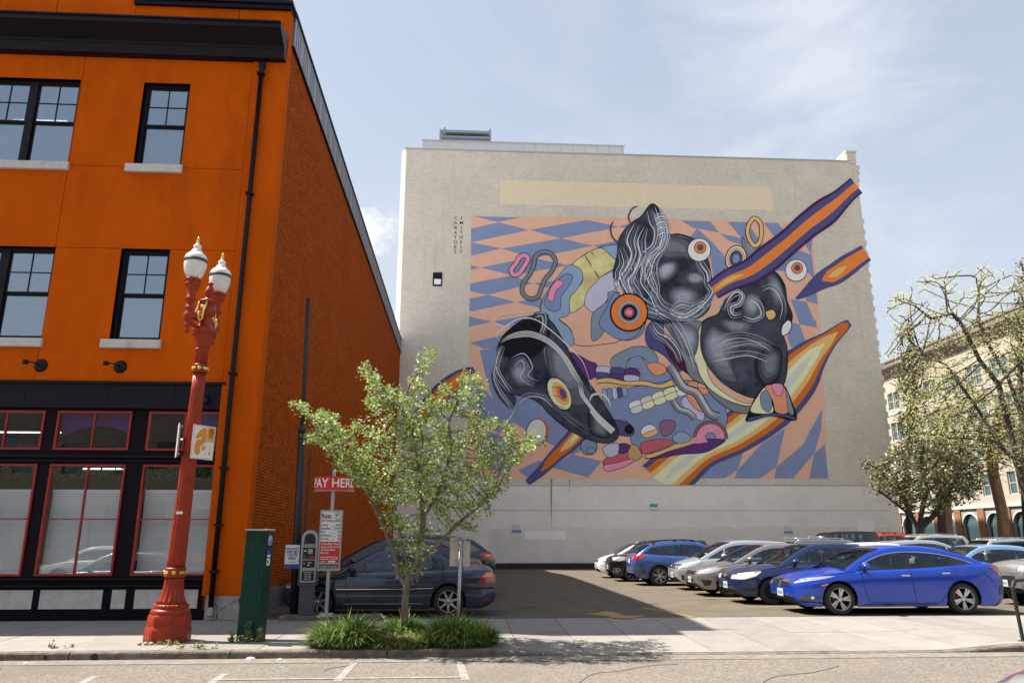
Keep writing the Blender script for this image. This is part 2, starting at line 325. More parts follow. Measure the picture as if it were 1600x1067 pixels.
mat('mortar', (.50, .48, .45), .9, var=.1, bump=.5)
mat('lamp_red', (.29, .030, .007), .38, var=.22, vscale=9, bump=.12, bscale=60, dirt=(.15, .012, .004), dscale=5, dpos=.58, spec=.28)
mat('gold', (.72, .50, .10), .35, metal=.4)
mat('dark_band', (.05, .045, .04), .5)
mat('lamp_white', (.78, .77, .72), .35, var=.05)
mat('galv', (.45, .45, .45), .45, metal=.6, var=.15, vscale=12)
mat('sign_back', (.48, .46, .41), .6, metal=.15, var=.22, vscale=8, dirt=(.25, .23, .2), dscale=9, dpos=.58)
mat('sign_white', (.78, .77, .76), .45, var=.04, vscale=6)
mat('ink_black', (.015, .015, .015), .6); mat('ink_white', (.8, .8, .8), .5); mat('ink_red', (.50, .022, .02), .5)
mat('ink_blue', (.03, .06, .32), .5); mat('ink_orange', (.72, .26, .02), .5); mat('sign_red', (.60, .028, .02), .42, var=.06)
mat('sign_blue', (.025, .07, .40), .4); mat('ink_teal', (.05, .38, .34), .5)
mat('meter_grey', (.075, .075, .085), .5, var=.12, vscale=8); mat('meter_silver', (.40, .41, .42), .38, metal=.5, var=.08)
mat('box_green', (.004, .036, .024), .45, var=.22, vscale=5, bump=.06, spec=.2, dirt=(.012, .035, .025), dscale=3)
mat('box_top', (.42, .38, .34), .6, var=.2, vscale=12)
mat('pole_black', (.015, .014, .015), .5, var=.2, vscale=8); mat('pole_grey', (.42, .42, .42), .5, metal=.3, var=.1, vscale=10)
mat('yellow_paint', (.34, .23, .045), .8, var=.3, vscale=14, dirt=(.17, .14, .10), dscale=9, dpos=.48)
mat('white_paint', (.275, .255, .225), .85, var=.2, vscale=9, dirt=(.20, .18, .155), dscale=7, dpos=.46)
mat('lot_asphalt', (.138, .117, .089), .95, var=.16, vscale=1.3, bump=.7, bscale=70, spec=.05, dirt=(.112, .095, .073), dscale=.5, dpos=.52)
mat('street_asphalt', (.205, .180, .152), .95, var=.42, vscale=28, bump=1.0, bscale=60, spec=.05, dirt=(.175, .154, .13), dscale=.7, dpos=.50, detail=2)
mat('city_ground', (.26, .235, .20), .95, var=.2, vscale=.05)
mat('gutter_mat', (.215, .190, .160), .95, var=.25, vscale=9, bump=.5, bscale=60, spec=.05, dirt=(.17, .15, .125), dscale=1.5)
mat('concrete', (.262, .240, .215), .9, var=.10, vscale=2.2, bump=.35, bscale=90, spec=.2, dirt=(.215, .197, .178), dscale=1.6, dpos=.55)
mat('concrete_b', (.275, .252, .226), .9, var=.09, vscale=1.6, bump=.35, bscale=90, spec=.2, dirt=(.225, .207, .187), dscale=2.2, dpos=.57)
mat('concrete_c', (.240, .220, .198), .9, var=.12, vscale=3.1, bump=.35, bscale=90, spec=.2, dirt=(.20, .184, .166), dscale=1.3, dpos=.52)
add_spots('lot_asphalt', (.055, .045, .035), .55, .05, .22, .55); add_spots('lot_asphalt', (.19, .165, .13), 1.7, .03, .12, .5); add_spots('street_asphalt', (.10, .085, .07), .35, .04, .16, .35)
for c_ in ('concrete', 'concrete_b', 'concrete_c'): add_spots(c_, (.12, .105, .09), 2.3, .015, .06, .55); add_spots(c_, (.17, .15, .13), .8, .05, .30, .35)
mat('kerb', (.165, .138, .112), .95, var=.32, vscale=6, bump=.8, bscale=40, dirt=(.075, .062, .052), dscale=4, dpos=.50)
mat('joint_dirt', (.10, .09, .075), 1, var=.3, vscale=12)
mat('soil', (.09, .065, .045), 1, var=.4, vscale=14, bump=1, bscale=30)
mat('bark', (.16, .125, .09), .9, var=.4, vscale=22, bump=1, bscale=50, dirt=(.27, .27, .19), dscale=12, dpos=.54, stretch=(1, 1, .4))
mat('bark_dark', (.055, .042, .035), .9, var=.35, vscale=9, bump=1, bscale=25, stretch=(1, 1, .35))
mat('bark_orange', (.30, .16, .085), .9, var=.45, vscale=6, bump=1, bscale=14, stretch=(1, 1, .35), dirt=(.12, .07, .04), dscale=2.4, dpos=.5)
brick_mat('brick_orange', (.52, .098, .001), (.32, .056, .001), (.14, .026, .001), 'YZ', stain=(.10, .028, .004), spos=.61, bump=.75, msize=.010)
brick_mat('wall_grey', (.77, .70, .59), (.66, .60, .50), (.60, .545, .455), 'XZ', bw=.24, rh=.085, msize=.006, bump=.35, stain=(.42, .36, .29), spos=.655)
brick_mat('wall_grey_side', (.66, .62, .55), (.64, .6, .53), (.55, .5, .45), 'YZ', bump=.3)
mat('wall_lower', (.84, .79, .72), .9, var=.05, vscale=.8, bump=.3, bscale=25, spec=.2, dirt=(.78, .73, .66), dscale=.45, dpos=.5)
mat('wall_patch', (.76, .70, .63), .9, var=.07, vscale=1.6, bump=.3, bscale=25, spec=.2, dirt=(.62, .55, .48), dscale=2.4, dpos=.58)
mat('wall_patch_pale', (.88, .85, .80), .9, var=.04, vscale=2)
mat('roof_metal', (.52, .52, .53), .5, var=.05); mat('coping', (.42, .44, .44), .45, metal=.3)
mat('vent_blue', (.16, .20, .27), .45, metal=.4, var=.1); mat('vent_trim', (.30, .34, .36), .4, metal=.5)
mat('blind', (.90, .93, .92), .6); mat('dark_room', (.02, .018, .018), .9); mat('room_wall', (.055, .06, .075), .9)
mat('purple_cloth', (.34, .07, .55), .7, var=.3, vscale=2); mat('plant_dark', (.02, .16, .07), .8, var=.6, vscale=9)
emit_mat('strip_light', (1, .93, .8), 3.0)
glass_mat('glass_upper', (.7, .8, .85), .27, .6, base=(.03, .04, .05)); glass_mat('glass_shop', (.99, .995, .995), .05, .99); glass_mat('glass_transom', (.8, .8, .85), .09, .9)
glass_mat('glass_rail', (.75, .85, .88), .25, .9); glass_mat('glass_far', (.3, .45, .45), .12, .3, base=(.06, .12, .115))
# ================================================================= SETTING: ground, lot, street, sidewalk
YK, YF, YW = 12.78, 17.2, 51.5           # kerb line, property line, far wall
def step(a, b, x): t = min(1, max(0, (x - a) / (b - a))); return t * t * (3 - 2 * t)
def kerb_z(x): return -.035 - .100 * step(.3, 1.7, x) + .100 * step(7.6, 9.3, x)
def walk_z(x, y): t = (YF - y) / (YF - YK); return -.004 + (kerb_z(x) + .004) * min(1, max(0, t))
def lot_z(y): return .13 * step(33, 51, y)
def grid_sheet(name, xs, ys, zf, m, kind='structure', parent=None):
    V = [(x, y, zf(x, y)) for y in ys for x in xs]; n = len(xs)
    F = [(j * n + i, j * n + i + 1, (j + 1) * n + i + 1, (j + 1) * n + i) for j in range(len(ys) - 1) for i in range(n - 1)]
    return MB().add(V, F).build(name, m, parent, kind=kind)
grid_sheet('ground', [-900, 900], [-900, 1500], lambda x, y: -.40, 'city_ground')
grid_sheet('street', [-60, -20, 0, 20, 31, 60], [-6, 4, 12.79], lambda x, y: -.16, 'street_asphalt')
def lot_fall(x, y): return lot_z(y) - .38 * step(34, 50, y) * (1 - step(9, 14, x))      # falls to the wall foot on the left, so the added dark band shows
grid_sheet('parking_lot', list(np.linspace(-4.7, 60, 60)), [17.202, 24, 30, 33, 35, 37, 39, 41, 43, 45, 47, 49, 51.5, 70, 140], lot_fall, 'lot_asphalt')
sw = grid_sheet('sidewalk', list(np.linspace(-30, 60, 181)), list(np.linspace(YK + .16, YF + .002, 9)), lambda x, y: walk_z(x, y) - .012, 'joint_dirt')
# concrete flags, each its own slab with an open joint
k_ = 0
for row, (ya, yb) in enumerate(((YK + .165, 14.95), (14.95, YF))):
    x = -12.35
    while x < 17:
        w_ = 1.055 if x > -1.2 else 1.52
        mb = MB(); g = .007; n = 4; xs = np.linspace(x + g, x + w_ - g, n); ys = (ya + g, (ya + yb) / 2, yb - g)
        tilt = random.uniform(-.002, .002)
        top = [(a, b, walk_z(a, b) + tilt) for b in ys for a in xs]; V = top + [(p[0], p[1], p[2] - .05) for p in top]
        F = [(j * n + i, j * n + i + 1, (j + 1) * n + i + 1, (j + 1) * n + i) for j in range(2) for i in range(n - 1)]
        o_ = 3 * n
        for i in range(n - 1): F += [(i + 1, i, i + o_, i + 1 + o_), (2 * n + i, 2 * n + i + 1, 2 * n + i + 1 + o_, 2 * n + i + o_)]
        for j in range(2): F += [(j * n, (j + 1) * n, (j + 1) * n + o_, j * n + o_), ((j + 1) * n + n - 1, j * n + n - 1, j * n + n - 1 + o_, (j + 1) * n + n - 1 + o_)]
        mb.add(V, F).build('slab', ('concrete', 'concrete_b', 'concrete', 'concrete_c')[(k_ * 7 + row) % 4], sw); x += w_; k_ += 1
# kerb stones
kb = MB(); kx = -30.0
kerb = grid_sheet('kerb', list(np.linspace(-30, 60, 181)), [YK + .03, YK + .16], lambda x, y: kerb_z(x) - .02, 'joint_dirt')
while kx < 22:
    L_ = 2.4; xs = np.linspace(kx + .008, kx + L_ - .008, 9); P = []
    for a in xs:
        z = kerb_z(a); P.append([(a, YK - .012, -.3), (a, YK, z - .03), (a, YK + .012, z - .008), (a, YK + .04, z), (a, YK + .158, z + .001), (a, YK + .158, -.3)])
    V = [p for r_ in P for p in r_]; F = [(i * 6 + j, (i + 1) * 6 + j, (i + 1) * 6 + j + 1, i * 6 + j + 1) for i in range(8) for j in range(5)] + [(0, 1, 2, 3, 4, 5), tuple(48 + j for j in (5, 4, 3, 2, 1, 0))]
    MB().add(V, F).build('kerb_stone', 'kerb', kerb); kx += L_
# drain holes in the kerb face
for hx, hr in ((-5.62, .055), (-6.34, .03)):
    mb = MB(); mb.prism([(hx + hr * math.cos(a), -.105 + hr * .95 * math.sin(a)) for a in np.linspace(0, 2 * math.pi, 15)[:-1]], 'y', YK - .016, YK + .02)
    mb.build('drain_hole', 'ink_black', kerb)
# gutter strip, faded stall lines on the street
grid_sheet('gutter', list(np.linspace(-30, 40, 80)), [YK - .42, YK - .001], lambda x, y: -.154 + (.006 if y > 12.6 else 0), 'gutter_mat')
def ground_line(name, a, b, w_, z, m, parent=None):
    a, b = Vector(a), Vector(b); d = (b - a).normalized(); s_ = Vector((-d.y, d.x, 0)) * w_ / 2; z3 = lambda v: (v.x, v.y, z(v) if callable(z) else z)
    n = 8; V = []
    for i in range(n + 1): p = a + (b - a) * i / n; V += [z3(p - s_), z3(p + s_)]
    return MB().add(V, [(2 * i, 2 * i + 2, 2 * i + 3, 2 * i + 1) for i in range(n)]).build(name, m, parent, kind='structure' if not parent else None)
zr_ = -.16
for i, (pa, pb) in enumerate((((556, 1032), (527, 1064)), ((718, 1032), (727, 1062)), ((352, 1052), (318, 1075)), ((150, 1056), (90, 1085)))):
    a, b = on_z(*pa, zr_), on_z(*pb, zr_); ground_line('stall_mark', a, b, .11, zr_ + .004, 'white_paint')
a, b = on_z(330, 1062, zr_), on_z(728, 1058, zr_); ground_line('stall_line', a, b, .09, zr_ + .008, 'white_paint')
for i, P in enumerate(([(505, 1047), (522, 1043), (540, 1040), (556, 1034), (566, 1031)], [(905, 1066), (930, 1052), (968, 1048), (1010, 1040), (1060, 1037)], [(1190, 1066), (1215, 1056), (1270, 1050), (1310, 1040)])):
    Q = [on_z(x, y, -.1575) for x, y in P]; mb = MB(); mb.tube(smooth_curve([(q_.x + random.uniform(-.02, .02), q_.y, q_.z) for q_ in Q], False, 4), .006, 4); mb.build('road_crack', 'joint_dirt', None, kind='structure')
# yellow lot lines and the arrow painted at the entrance
for k in range(8):
    y = 16.85 + 2.75 * k + 0.0
    if y > 17.4: ground_line('stall_line', (6.0, y, 0), (12.2, y, 0), .10, lambda v: lot_z(v.y) + .004, 'yellow_paint')
a, b = on_z(1028, 952, 0), on_z(1100, 967, 0)
ground_line('stall_line', on_z(1005, 949, 0), on_z(1085, 964, 0), .10, .004, 'yellow_paint')
arr = [(913, 958), (935, 957), (945, 954), (932, 954), (958, 955), (976, 961), (1012, 961), (985, 966), (958, 965), (950, 962)]
mb = MB(); P3 = [on_z(x, y, .004) for x, y in arr]; mb.add(P3, [tuple(t) for t in tessellate_polygon([P3])]).build('painted_arrow', 'yellow_paint', None, kind='structure')

# ================================================================= ORANGE BUILDING
XC = -4.70                                  # its corner
ob = thing('orange_building', 'orange stucco and brick building with black storefront and red window frames on the left', 'building', (-18, 30, 0))
def ob_build(mb, name, m, parent=None, **k):   # meshes are laid out in world space, then hung under the thing
    par = parent or ob; o = mb.build(name, m, None, **k); o.parent = par
    off = Vector((0, 0, 0)); p = par
    while p: off += p.location; p = p.parent
    o.location = -off; return o
wins = [(-11.95, -9.66, 10.35, 12.62, 2), (-8.14, -7.01, 10.35, 12.60, 1), (-11.95, -9.62, 6.0, 8.21, 2), (-8.14, -7.02, 6.0, 8.21, 1)]
holes = [w_[:4] for w_ in wins]
g = .007
mb = MB(); sheet(-32, XC - .02, 5.04, 14.9, holes, YF + .02, YF + .30, mb); sheet(-5.50, XC - .02, .2, 5.04, [], YF + .03, YF + .28, mb); ob_build(mb, 'backing_wall', 'stucco_reveal')
cols = [(-32, -20.6), (-20.6, -16.9), (-16.9, -13.3), (-13.3, -9.64), (-9.64, -5.53)]; rows = [(5.04, 8.20), (8.20, 10.30), (10.30, 13.5)]
for ci, (a, b) in enumerate(cols):
    for (c, d) in rows:
        hh = [(h[0] - .0, h[1] + .0, h[2], h[3]) for h in holes]
        mb = MB(); sheet(a + g, b - g, c + g, d - g, hh, YF, YF + .25, mb); ob_build(mb, 'stucco_panel', 'stucco_orange')
mb = MB(); mb.box(-5.52, XC, YF - .035, YF + .36, .48, 13.5); ob_build(mb, 'corner_pilaster', 'stucco_orange')
# attic above the cornice
mb = MB(); sheet(-32, -10.55, 13.52, 17.6, [(-14.2, -11.5, 14.84, 17)], YF, YF + .3, mb); sheet(-10.53, -8.6, 13.52, 17.6, [], YF, YF + .3, mb); ob_build(mb, 'attic_wall', 'stucco_orange')
mb = MB(); mb.box(-8.588, -6.02, YF, YF + .3, 13.52, 14.80); ob_build(mb, 'attic_wall', 'stucco_orange')
mb = MB(); mb.box(-6.0, XC, YF, YF + .3, 13.52, 14.80); ob_build(mb, 'attic_wall', 'stucco_orange')
mb = MB(); mb.box(-8.62, XC + .02, YF - .10, YF + .42, 14.80, 14.92); mb.box(-8.62, XC + .06, YF - .16, YF + .46, 14.922, 15.02); ob_build(mb, 'coping', 'navy_trim')
for (a, b) in ((-8.58, -5.86), (-5.80, XC - .1)):
    mb = MB(); mb.box(a, b, YF + .10, YF + .12, 15.03, 16.1); ob_build(mb, 'railing_glass', 'glass_rail')
mb = MB(); mb.box(-5.855, -5.805, YF + .08, YF + .14, 15.022, 16.12); ob_build(mb, 'railing_post', 'black_metal')
mb = MB(); sheet(-14.2, -11.5, 14.84, 17, [(-14.1, -11.6, 14.94, 16.9)], YF + .02, YF + .1, mb); fo = ob_build(mb, 'attic_window', 'black_metal')
mb = MB(); mb.box(-14.1, -11.6, YF + .06, YF + .065, 14.94, 16.9); ob_build(mb, 'pane', 'glass_upper', fo)
# cornice: a run of metal with a cove
prof = [(YF - .0, 13.26), (YF - .20, 13.28), (YF - .24, 13.50), (YF - .26, 13.51), (YF - .30, 13.55), (YF - .42, 13.61), (YF - .58, 13.69), (YF - .72, 13.76), (YF - .74, 13.77), (YF - .74, 13.89), (YF - .78, 13.90), (YF - .78, 13.94), (YF, 14.0)]
mb = MB(); mb.prism(prof, 'x', -32, XC - .02); ob_build(mb, 'cornice', 'black_metal')
# downspout
ds = MB(); ds.lathe([(.10, 13.25), (.10, 13.10), (.055, 12.88), (.048, 12.85)], (-5.27, YF - .13, 0), 4)
ds.tube([(-5.27, YF - .13, 12.9), (-5.285, YF - .13, 5.1), (-5.285, YF - .13, .12)], .055, 10)
for z in (12.85, 9.6, 5.2, 3.1, 1.9, .95): ds.box(-5.37, -5.20, YF - .19, YF - .03, z, z + .05)
ds = ob_build(ds, 'downspout', 'black_metal'); sb = MB(); sb.box(-5.35, -5.22, YF - .2, YF - .06, .1, .26); ob_build(sb, 'downspout_shoe', 'galv', ds)
# windows
def sash_window(x0, x1, z0, z1, ns):
    yf = YF + .17; mb = MB(); fr = .055; panes = []
    mb.box(x0, x1, yf - .05, yf + .04, z1 - .07, z1); mb.box(x0, x1, yf - .05, yf + .04, z0, z0 + .06)
    mb.box(x0, x0 + fr + .03, yf - .05, yf + .04, z0 + .06, z1 - .07); mb.box(x1 - fr - .01, x1, yf - .05, yf + .04, z0 + .06, z1 - .07)
    w_ = (x1 - x0) / ns
    if ns == 2: mb.box(x0 + w_ - .09, x0 + w_ + .09, yf - .06, yf + .05, z0 + .06, z1 - .07)
    zm = z0 + (z1 - z0) * .50
    for k in range(ns):
        a = x0 + k * w_ + (.085 if k == 0 else .09); b = x0 + (k + 1) * w_ - (.065 if k == ns - 1 else .09)
        zb, zt = z0 + .06, z1 - .07
        for (c, d, yy) in ((zb, zm, yf + .01), (zm, zt, yf - .02)):   # lower and upper sash
            mb.box(a, b, yy, yy + .03, c, c + .05); mb.box(a, b, yy, yy + .03, d - .05, d); mb.box(a, a + .045, yy, yy + .03, c + .05, d - .05); mb.box(b - .045, b, yy, yy + .03, c + .05, d - .05)
        xm = (a + b) / 2; zq = (zm + zt) / 2; mb.box(xm - .012, xm + .012, yf - .018, yf + .008, zm + .05, zt - .05); mb.box(a + .045, b - .045, yf - .017, yf + .007, zq - .012, zq + .012)
        panes.append((a + .045, b - .045, zb + .05, zm - .05, yf + .024))
        for (p, q) in ((a + .045, xm - .012), (xm + .012, b - .045)):
            for (r_, s_) in ((zm + .05, zq - .012), (zq + .012, zt - .05)): panes.append((p, q, r_, s_, yf - .004))
    f = ob_build(mb, 'sash_window', 'black_metal')
    for (a, b, c, d, yy) in panes: pm = MB(); pm.box(a, b, yy, yy + .004, c, d); ob_build(pm, 'pane', 'glass_upper', f)
    sm = MB(); sm.rbox(x0 - .15, x1 + .05, YF - .09, YF + .12, z0 - .20, z0 - .002, .008); ob_build(sm, 'window_sill', 'sill_concrete')
    bm_ = MB(); bm_.box(x0 + .05, x1 - .05, yf + .10, yf + .11, z1 - (.52 if z0 > 9 else .75 if ns == 2 else .42), z1 - .06); ob_build(bm_, 'roller_blind', 'blind')
for w_ in wins: sash_window(*w_)
# storefront
bays = [(-10.93 - 1.97 * 2, -9.32 - 1.97 * 2), (-10.93 - 1.97, -9.32 - 1.97), (-10.93, -9.32), (-9.05, -7.45), (-7.08, -5.49)]
sh = [(a, b, .88, 3.21) for a, b in bays] + [(a, b, 3.52, 4.38) for a, b in bays]
mb = MB(); sheet(-32, -5.44, .0, 4.44, sh, YF + .10, YF + .28, mb); ob_build(mb, 'storefront_wall', 'black_storefront')
mb = MB()
for a, b in ((-20.5, -17.6), (-17.6, -14.7), (-14.7, -11.75), (-11.75, -9.78), (-9.78, -7.98), (-7.98, -6.55), (-6.55, -5.45)): mb.box(a + .004, b - .004, YF + .0, YF + .08, 4.50, 4.98)
ob_build(mb, 'fascia_board', 'navy_trim')
mb = MB()
for z0, z1, d in ((4.98, 5.04, .10), (4.44, 4.50, .07), (3.36, 3.40, .03), (3.27, 3.30, .02), (.80, .84, .05), (.66, .70, .03)): mb.box(-32, -5.44, YF - d + .05, YF + .099, z0, z1)
ob_build(mb, 'storefront_ledge', 'navy_trim')
for (a, b) in ((-12.0, -10.9), (-10.75, -10.5), (-10.3, -9.02), (-8.87, -8.87 + 1.27), (-7.41, -7.13), (-6.94, -5.64)):
    mb = MB(); mb.box(a, b, YF + .085, YF + .12, .22, .60); ob_build(mb, 'base_panel', 'grey_panel')
def shop_window(x0, x1, z0, z1, nx, nz, gm):
    mb = MB(); fr = .042; y0, y1 = YF + .06, YF + .16
    mb.box(x0, x1, y0, y1, z0, z0 + fr); mb.box(x0, x1, y0, y1, z1 - fr, z1); mb.box(x0, x0 + fr, y0, y1, z0 + fr, z1 - fr); mb.box(x1 - fr, x1, y0, y1, z0 + fr, z1 - fr)
    xm, zm = (x0 + x1) / 2, z0 + (z1 - z0) * .5
    if nx == 2: mb.box(xm - .014, xm + .014, y0 + .012, y1 - .02, z0 + fr, z1 - fr)
    if nz == 2: mb.box(x0 + fr, xm - .014, y0 + .014, y1 - .022, zm - .012, zm + .012); mb.box(xm + .014, x1 - fr, y0 + .014, y1 - .022, zm - .012, zm + .012)
    f = ob_build(mb, 'shop_window', 'red_frame')
    for (a, b) in ((x0 + fr, xm - .014), (xm + .014, x1 - fr)):
        for (c, d) in (((z0 + fr, zm - .012), (zm + .012, z1 - fr)) if nz == 2 else ((z0 + fr, z1 - fr),)):
            t = random.uniform(-.0035, .0035); t2 = random.uniform(-.003, .003)   # panes never sit quite true
            V = [(a, y0 + .05 - t - t2, c), (b, y0 + .05 + t - t2, c), (b, y0 + .05 + t + t2, d), (a, y0 + .05 - t + t2, d)]
            pm = MB(); pm.add(V + [(p[0], p[1] + .006, p[2]) for p in V], [(0, 1, 2, 3), (7, 6, 5, 4), (0, 4, 5, 1), (1, 5, 6, 2), (2, 6, 7, 3), (3, 7, 4, 0)]); ob_build(pm, 'pane', gm, f)
for i, (a, b) in enumerate(bays):
    shop_window(a, b, .88, 3.21, 2, 2, 'glass_shop'); shop_window(a, b, 3.52, 4.38, 2, 1, 'glass_transom')
    mb = MB(); z = .90
    while z < 2.62:
        mb.add([(a + .02, YF + .30, z), (b - .02, YF + .30, z), (b - .02, YF + .318, z + .045), (a + .02, YF + .318, z + .045)], [(0, 1, 2, 3)]); z += .047
    mb.box(a + .02, b - .02, YF + .29, YF + .33, 2.62, 2.68); ob_build(mb, 'venetian_blind', 'blind')
# rooms
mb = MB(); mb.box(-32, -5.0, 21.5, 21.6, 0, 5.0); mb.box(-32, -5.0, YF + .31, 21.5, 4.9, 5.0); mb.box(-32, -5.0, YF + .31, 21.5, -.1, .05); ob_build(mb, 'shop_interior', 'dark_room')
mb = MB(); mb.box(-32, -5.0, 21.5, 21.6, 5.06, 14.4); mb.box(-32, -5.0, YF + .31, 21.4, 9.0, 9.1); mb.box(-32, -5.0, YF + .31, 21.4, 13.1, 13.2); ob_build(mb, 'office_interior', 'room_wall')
for (x0, x1, y, z) in ((-11.2, -9.6, 18.9, 4.1), (-8.9, -7.7, 19.2, 3.55), (-6.9, -5.5, 18.8, 3.95), (-7.0, -5.4, 19.3, 4.45), (-8.95, -7.6, 18.4, 3.2)):
    mb = MB(); mb.box(x0, x1, y, y + .035, z, z + .025); ob_build(mb, 'ceiling_light', 'strip_light')
for (x0, x1, z) in ((-8.6, -7.2, 8.75), (-11.2, -10.2, 8.8), (-12.4, -11.0, 12.6), (-9.9, -9.2, 12.7)):
    mb = MB(); mb.box(x0, x1, 19.2, 19.26, z, z + .03); ob_build(mb, 'ceiling_light', 'strip_light')
mb = MB(); mb.add([(-9.0, 17.42, 4.36), (-7.5, 17.42, 4.36), (-7.5, 17.42, 3.88), (-7.85, 17.41, 4.02), (-8.25, 17.41, 4.08), (-8.65, 17.41, 3.98), (-9.0, 17.42, 3.80)], [tuple(range(7))]); ob_build(mb, 'purple_banner', 'purple_cloth')
mb = MB(); mb.box(-6.05, -5.5, 17.42, 17.43, 3.56, 4.36); ob_build(mb, 'purple_banner', 'purple_cloth')
mb = MB()
for k in range(900):
    x, z = random.uniform(-12.5, -5.4), random.uniform(2.95, 3.25); a = random.uniform(0, 6.28); s_ = random.uniform(.03, .08)
    y = 17.75 + random.random() * .5; mb.add([(x, y, z), (x + s_ * math.cos(a), y + .03, z + s_ * math.sin(a)), (x - s_ * math.sin(a), y - .02, z + s_ * math.cos(a))], [(0, 1, 2)])
o = ob_build(mb, 'hanging_plants', 'plant_dark', kind='stuff')
# gooseneck lamps and the dome camera on the facade
for (px, py) in ((64, 571), (188, 573)):
    p = on_y(px, py, YF); mb = MB(); M = Matrix.Translation(p) @ Matrix.Rotation(math.pi / 2, 4, 'X')
    mb.lathe([(.005, .055), (.11, .05), (.145, .015), (.15, 0)], (0, 0, 0), 20, M=M); mb.tube([p + Vector((0, -.03, 0)), p + Vector((-.05, -.16, .03)), p + Vector((-.16, -.24, .03)), p + Vector((-.21, -.24, .06))], .016, 6)
    mb.box(p.x - .25, p.x - .17, p.y - .28, p.y - .2, p.z - .02, p.z + .07); ob_build(mb, 'wall_lamp', 'black_metal')
p = on_y(322, 628, YF - .1); mb = MB(); mb.lathe([(.005, -.05), (.05, -.03), (.07, .01), (.07, .08), (.02, .1)], p, 14); mb.tube([p + Vector((0, .02, .08)), p + Vector((0, 0, .17)), p + Vector((0, .12, .17))], .02, 6); ob_build(mb, 'dome_camera', 'black_metal')
# brick side wall, stone foot, metal siding band
mb = MB(); mb.box(XC - .3, XC - .02, YF + .36, YW + .6, .50, 14.06); ob_build(mb, 'brick_wall', 'brick_orange')
mb = MB(); mb.box(XC - .35, XC - .06, YF + .02, YW + .4, -.1, .50); mb.box(-5.44, XC - .06, YF - .0, YF + .02, -.1, .48); ob_build(mb, 'foundation_mortar', 'mortar')
for poly in ([(-5.43, 0), (-5.20, 0), (-5.17, .12), (-5.22, .30), (-5.38, .36), (-5.43, .33)], [(-5.15, 0), (-4.72, 0), (-4.72, .30), (-4.90, .34), (-5.14, .16)], [(-5.42, .37), (-5.20, .33), (-5.12, .21), (-4.74, .42), (-4.74, .475), (-5.42, .475)]):
    mb = MB(); mb.prism(poly, 'y', YF - .045, YF + .01); ob_build(mb, 'foundation_stone', 'stone')
y = YF + .05
while y < YW - .3:
    l_ = random.uniform(.7, 1.25); mb = MB(); mb.rbox(XC - .08, XC + random.uniform(.0, .03), y + .012, min(y + l_, YW) - .012, -.05, .47 + random.uniform(-.01, .02), .02); ob_build(mb, 'foundation_stone', 'stone_dark'); y += l_
y = YF + .40
while y < YW - .1:
    l_ = .92; mb = MB(); y2 = min(y + l_, YW)
    mb.box(XC - .1, XC + .03, y + .004, y2 - .004, 14.07, 14.96)
    for q in (.22, .45, .68): mb.box(XC + .03, XC + .045, y + q, y + q + .03, 14.09, 14.95)
    ob_build(mb, 'siding_panel', 'siding'); y += l_
mb = MB(); mb.box(XC - .12, XC + .07, YF + .3, YW, 14.96, 15.03); mb.box(XC - .1, XC + .05, YF + .38, YW, 14.02, 14.065); ob_build(mb, 'flashing', 'navy_trim')
mb = MB(); mb.box(-32, XC - .13, YF + .47, YW + 3, 14.3, 14.5); mb.box(-32.3, -32, YF, YW + 3, 0, 15); mb.box(-32, XC - .1, YW + 3, YW + 3.3, 0, 15); ob_build(mb, 'roof', 'roof_metal')
for px, py in ((513, 497), (533, 519), (548, 544), (562, 573), (503, 462), (578, 605)):
    a = on_x(px, py, XC - .02); mb = MB(); mb.box(XC - .03, XC - .012, a.y - .16, a.y + .16, a.z - .05, a.z + .05); ob_build(mb, 'wall_slot', 'ink_black')
# chipped old paint strip fixed on the brick
a = on_x(533, 812, XC + .0); b = on_x(531, 893, XC); mb = MB(); mb.box(XC - .02, XC + .05, a.y - .03, a.y + .09, b.z, a.z); ob_build(mb, 'cable_guard', 'yellow_paint')

# ================================================================= PAINTED WALL BUILDING
gb = thing('grey_brick_building', 'tall pale grey brick building whose blank side wall carries a painted mural', 'building', (12, 60, 0))
def gb_build(mb, name, m, parent=None, **k):
    o = mb.build(name, m, None, **k); o.parent = parent or gb; o.location = -gb.location if not parent else Vector((0, 0, 0)); return o
mat('shade_band_dark', (.035, .030, .028), .95, var=.3, vscale=3, bump=.5)  # near-black shade colour for the band added along the wall base
XL, XR, ZT = -4.83, 29.42, 29.62
mb = MB(); mb.box(XL, XR, YW, YW + .6, 5.20, ZT); gb_build(mb, 'wall', 'wall_grey')
mb = MB(); mb.box(XL, XR, YW, YW + .6, -.3, 5.19); gb_build(mb, 'lower_wall', 'wall_lower')
mb = MB(); mb.prism([(XL, YW), (XL, YW + 28), (XL - .36, YW + 28), (XL - .36, YW + .30)], 'z', 0, ZT); mb.box(XR - .4, XR - .002, YW + .6, YW + 28, 0, ZT); mb.box(XL, XR - .4, YW + 27.6, YW + 28, 0, ZT); gb_build(mb, 'return_wall', 'wall_grey_side')
mb = MB(); mb.box(XL - .1, XR - .4, YW - .05, YW + .65, ZT, ZT + .10); gb_build(mb, 'coping', 'coping')
mb = MB(); mb.box(XL, XR - .4, YW + .6, YW + 27.6, ZT - 1, ZT - .8); gb_build(mb, 'roof', 'roof_metal')
p = on_y(1322, 243, YW); mb = MB(); mb.box(p.x, XR + .05, YW - .04, YW + 1.2, ZT - .15, ZT + .75); mb.box(p.x - .08, XR + .14, YW - .10, YW + 1.3, ZT + .75, ZT + .92); gb_build(mb, 'parapet_pier', 'wall_grey')
mb = MB()
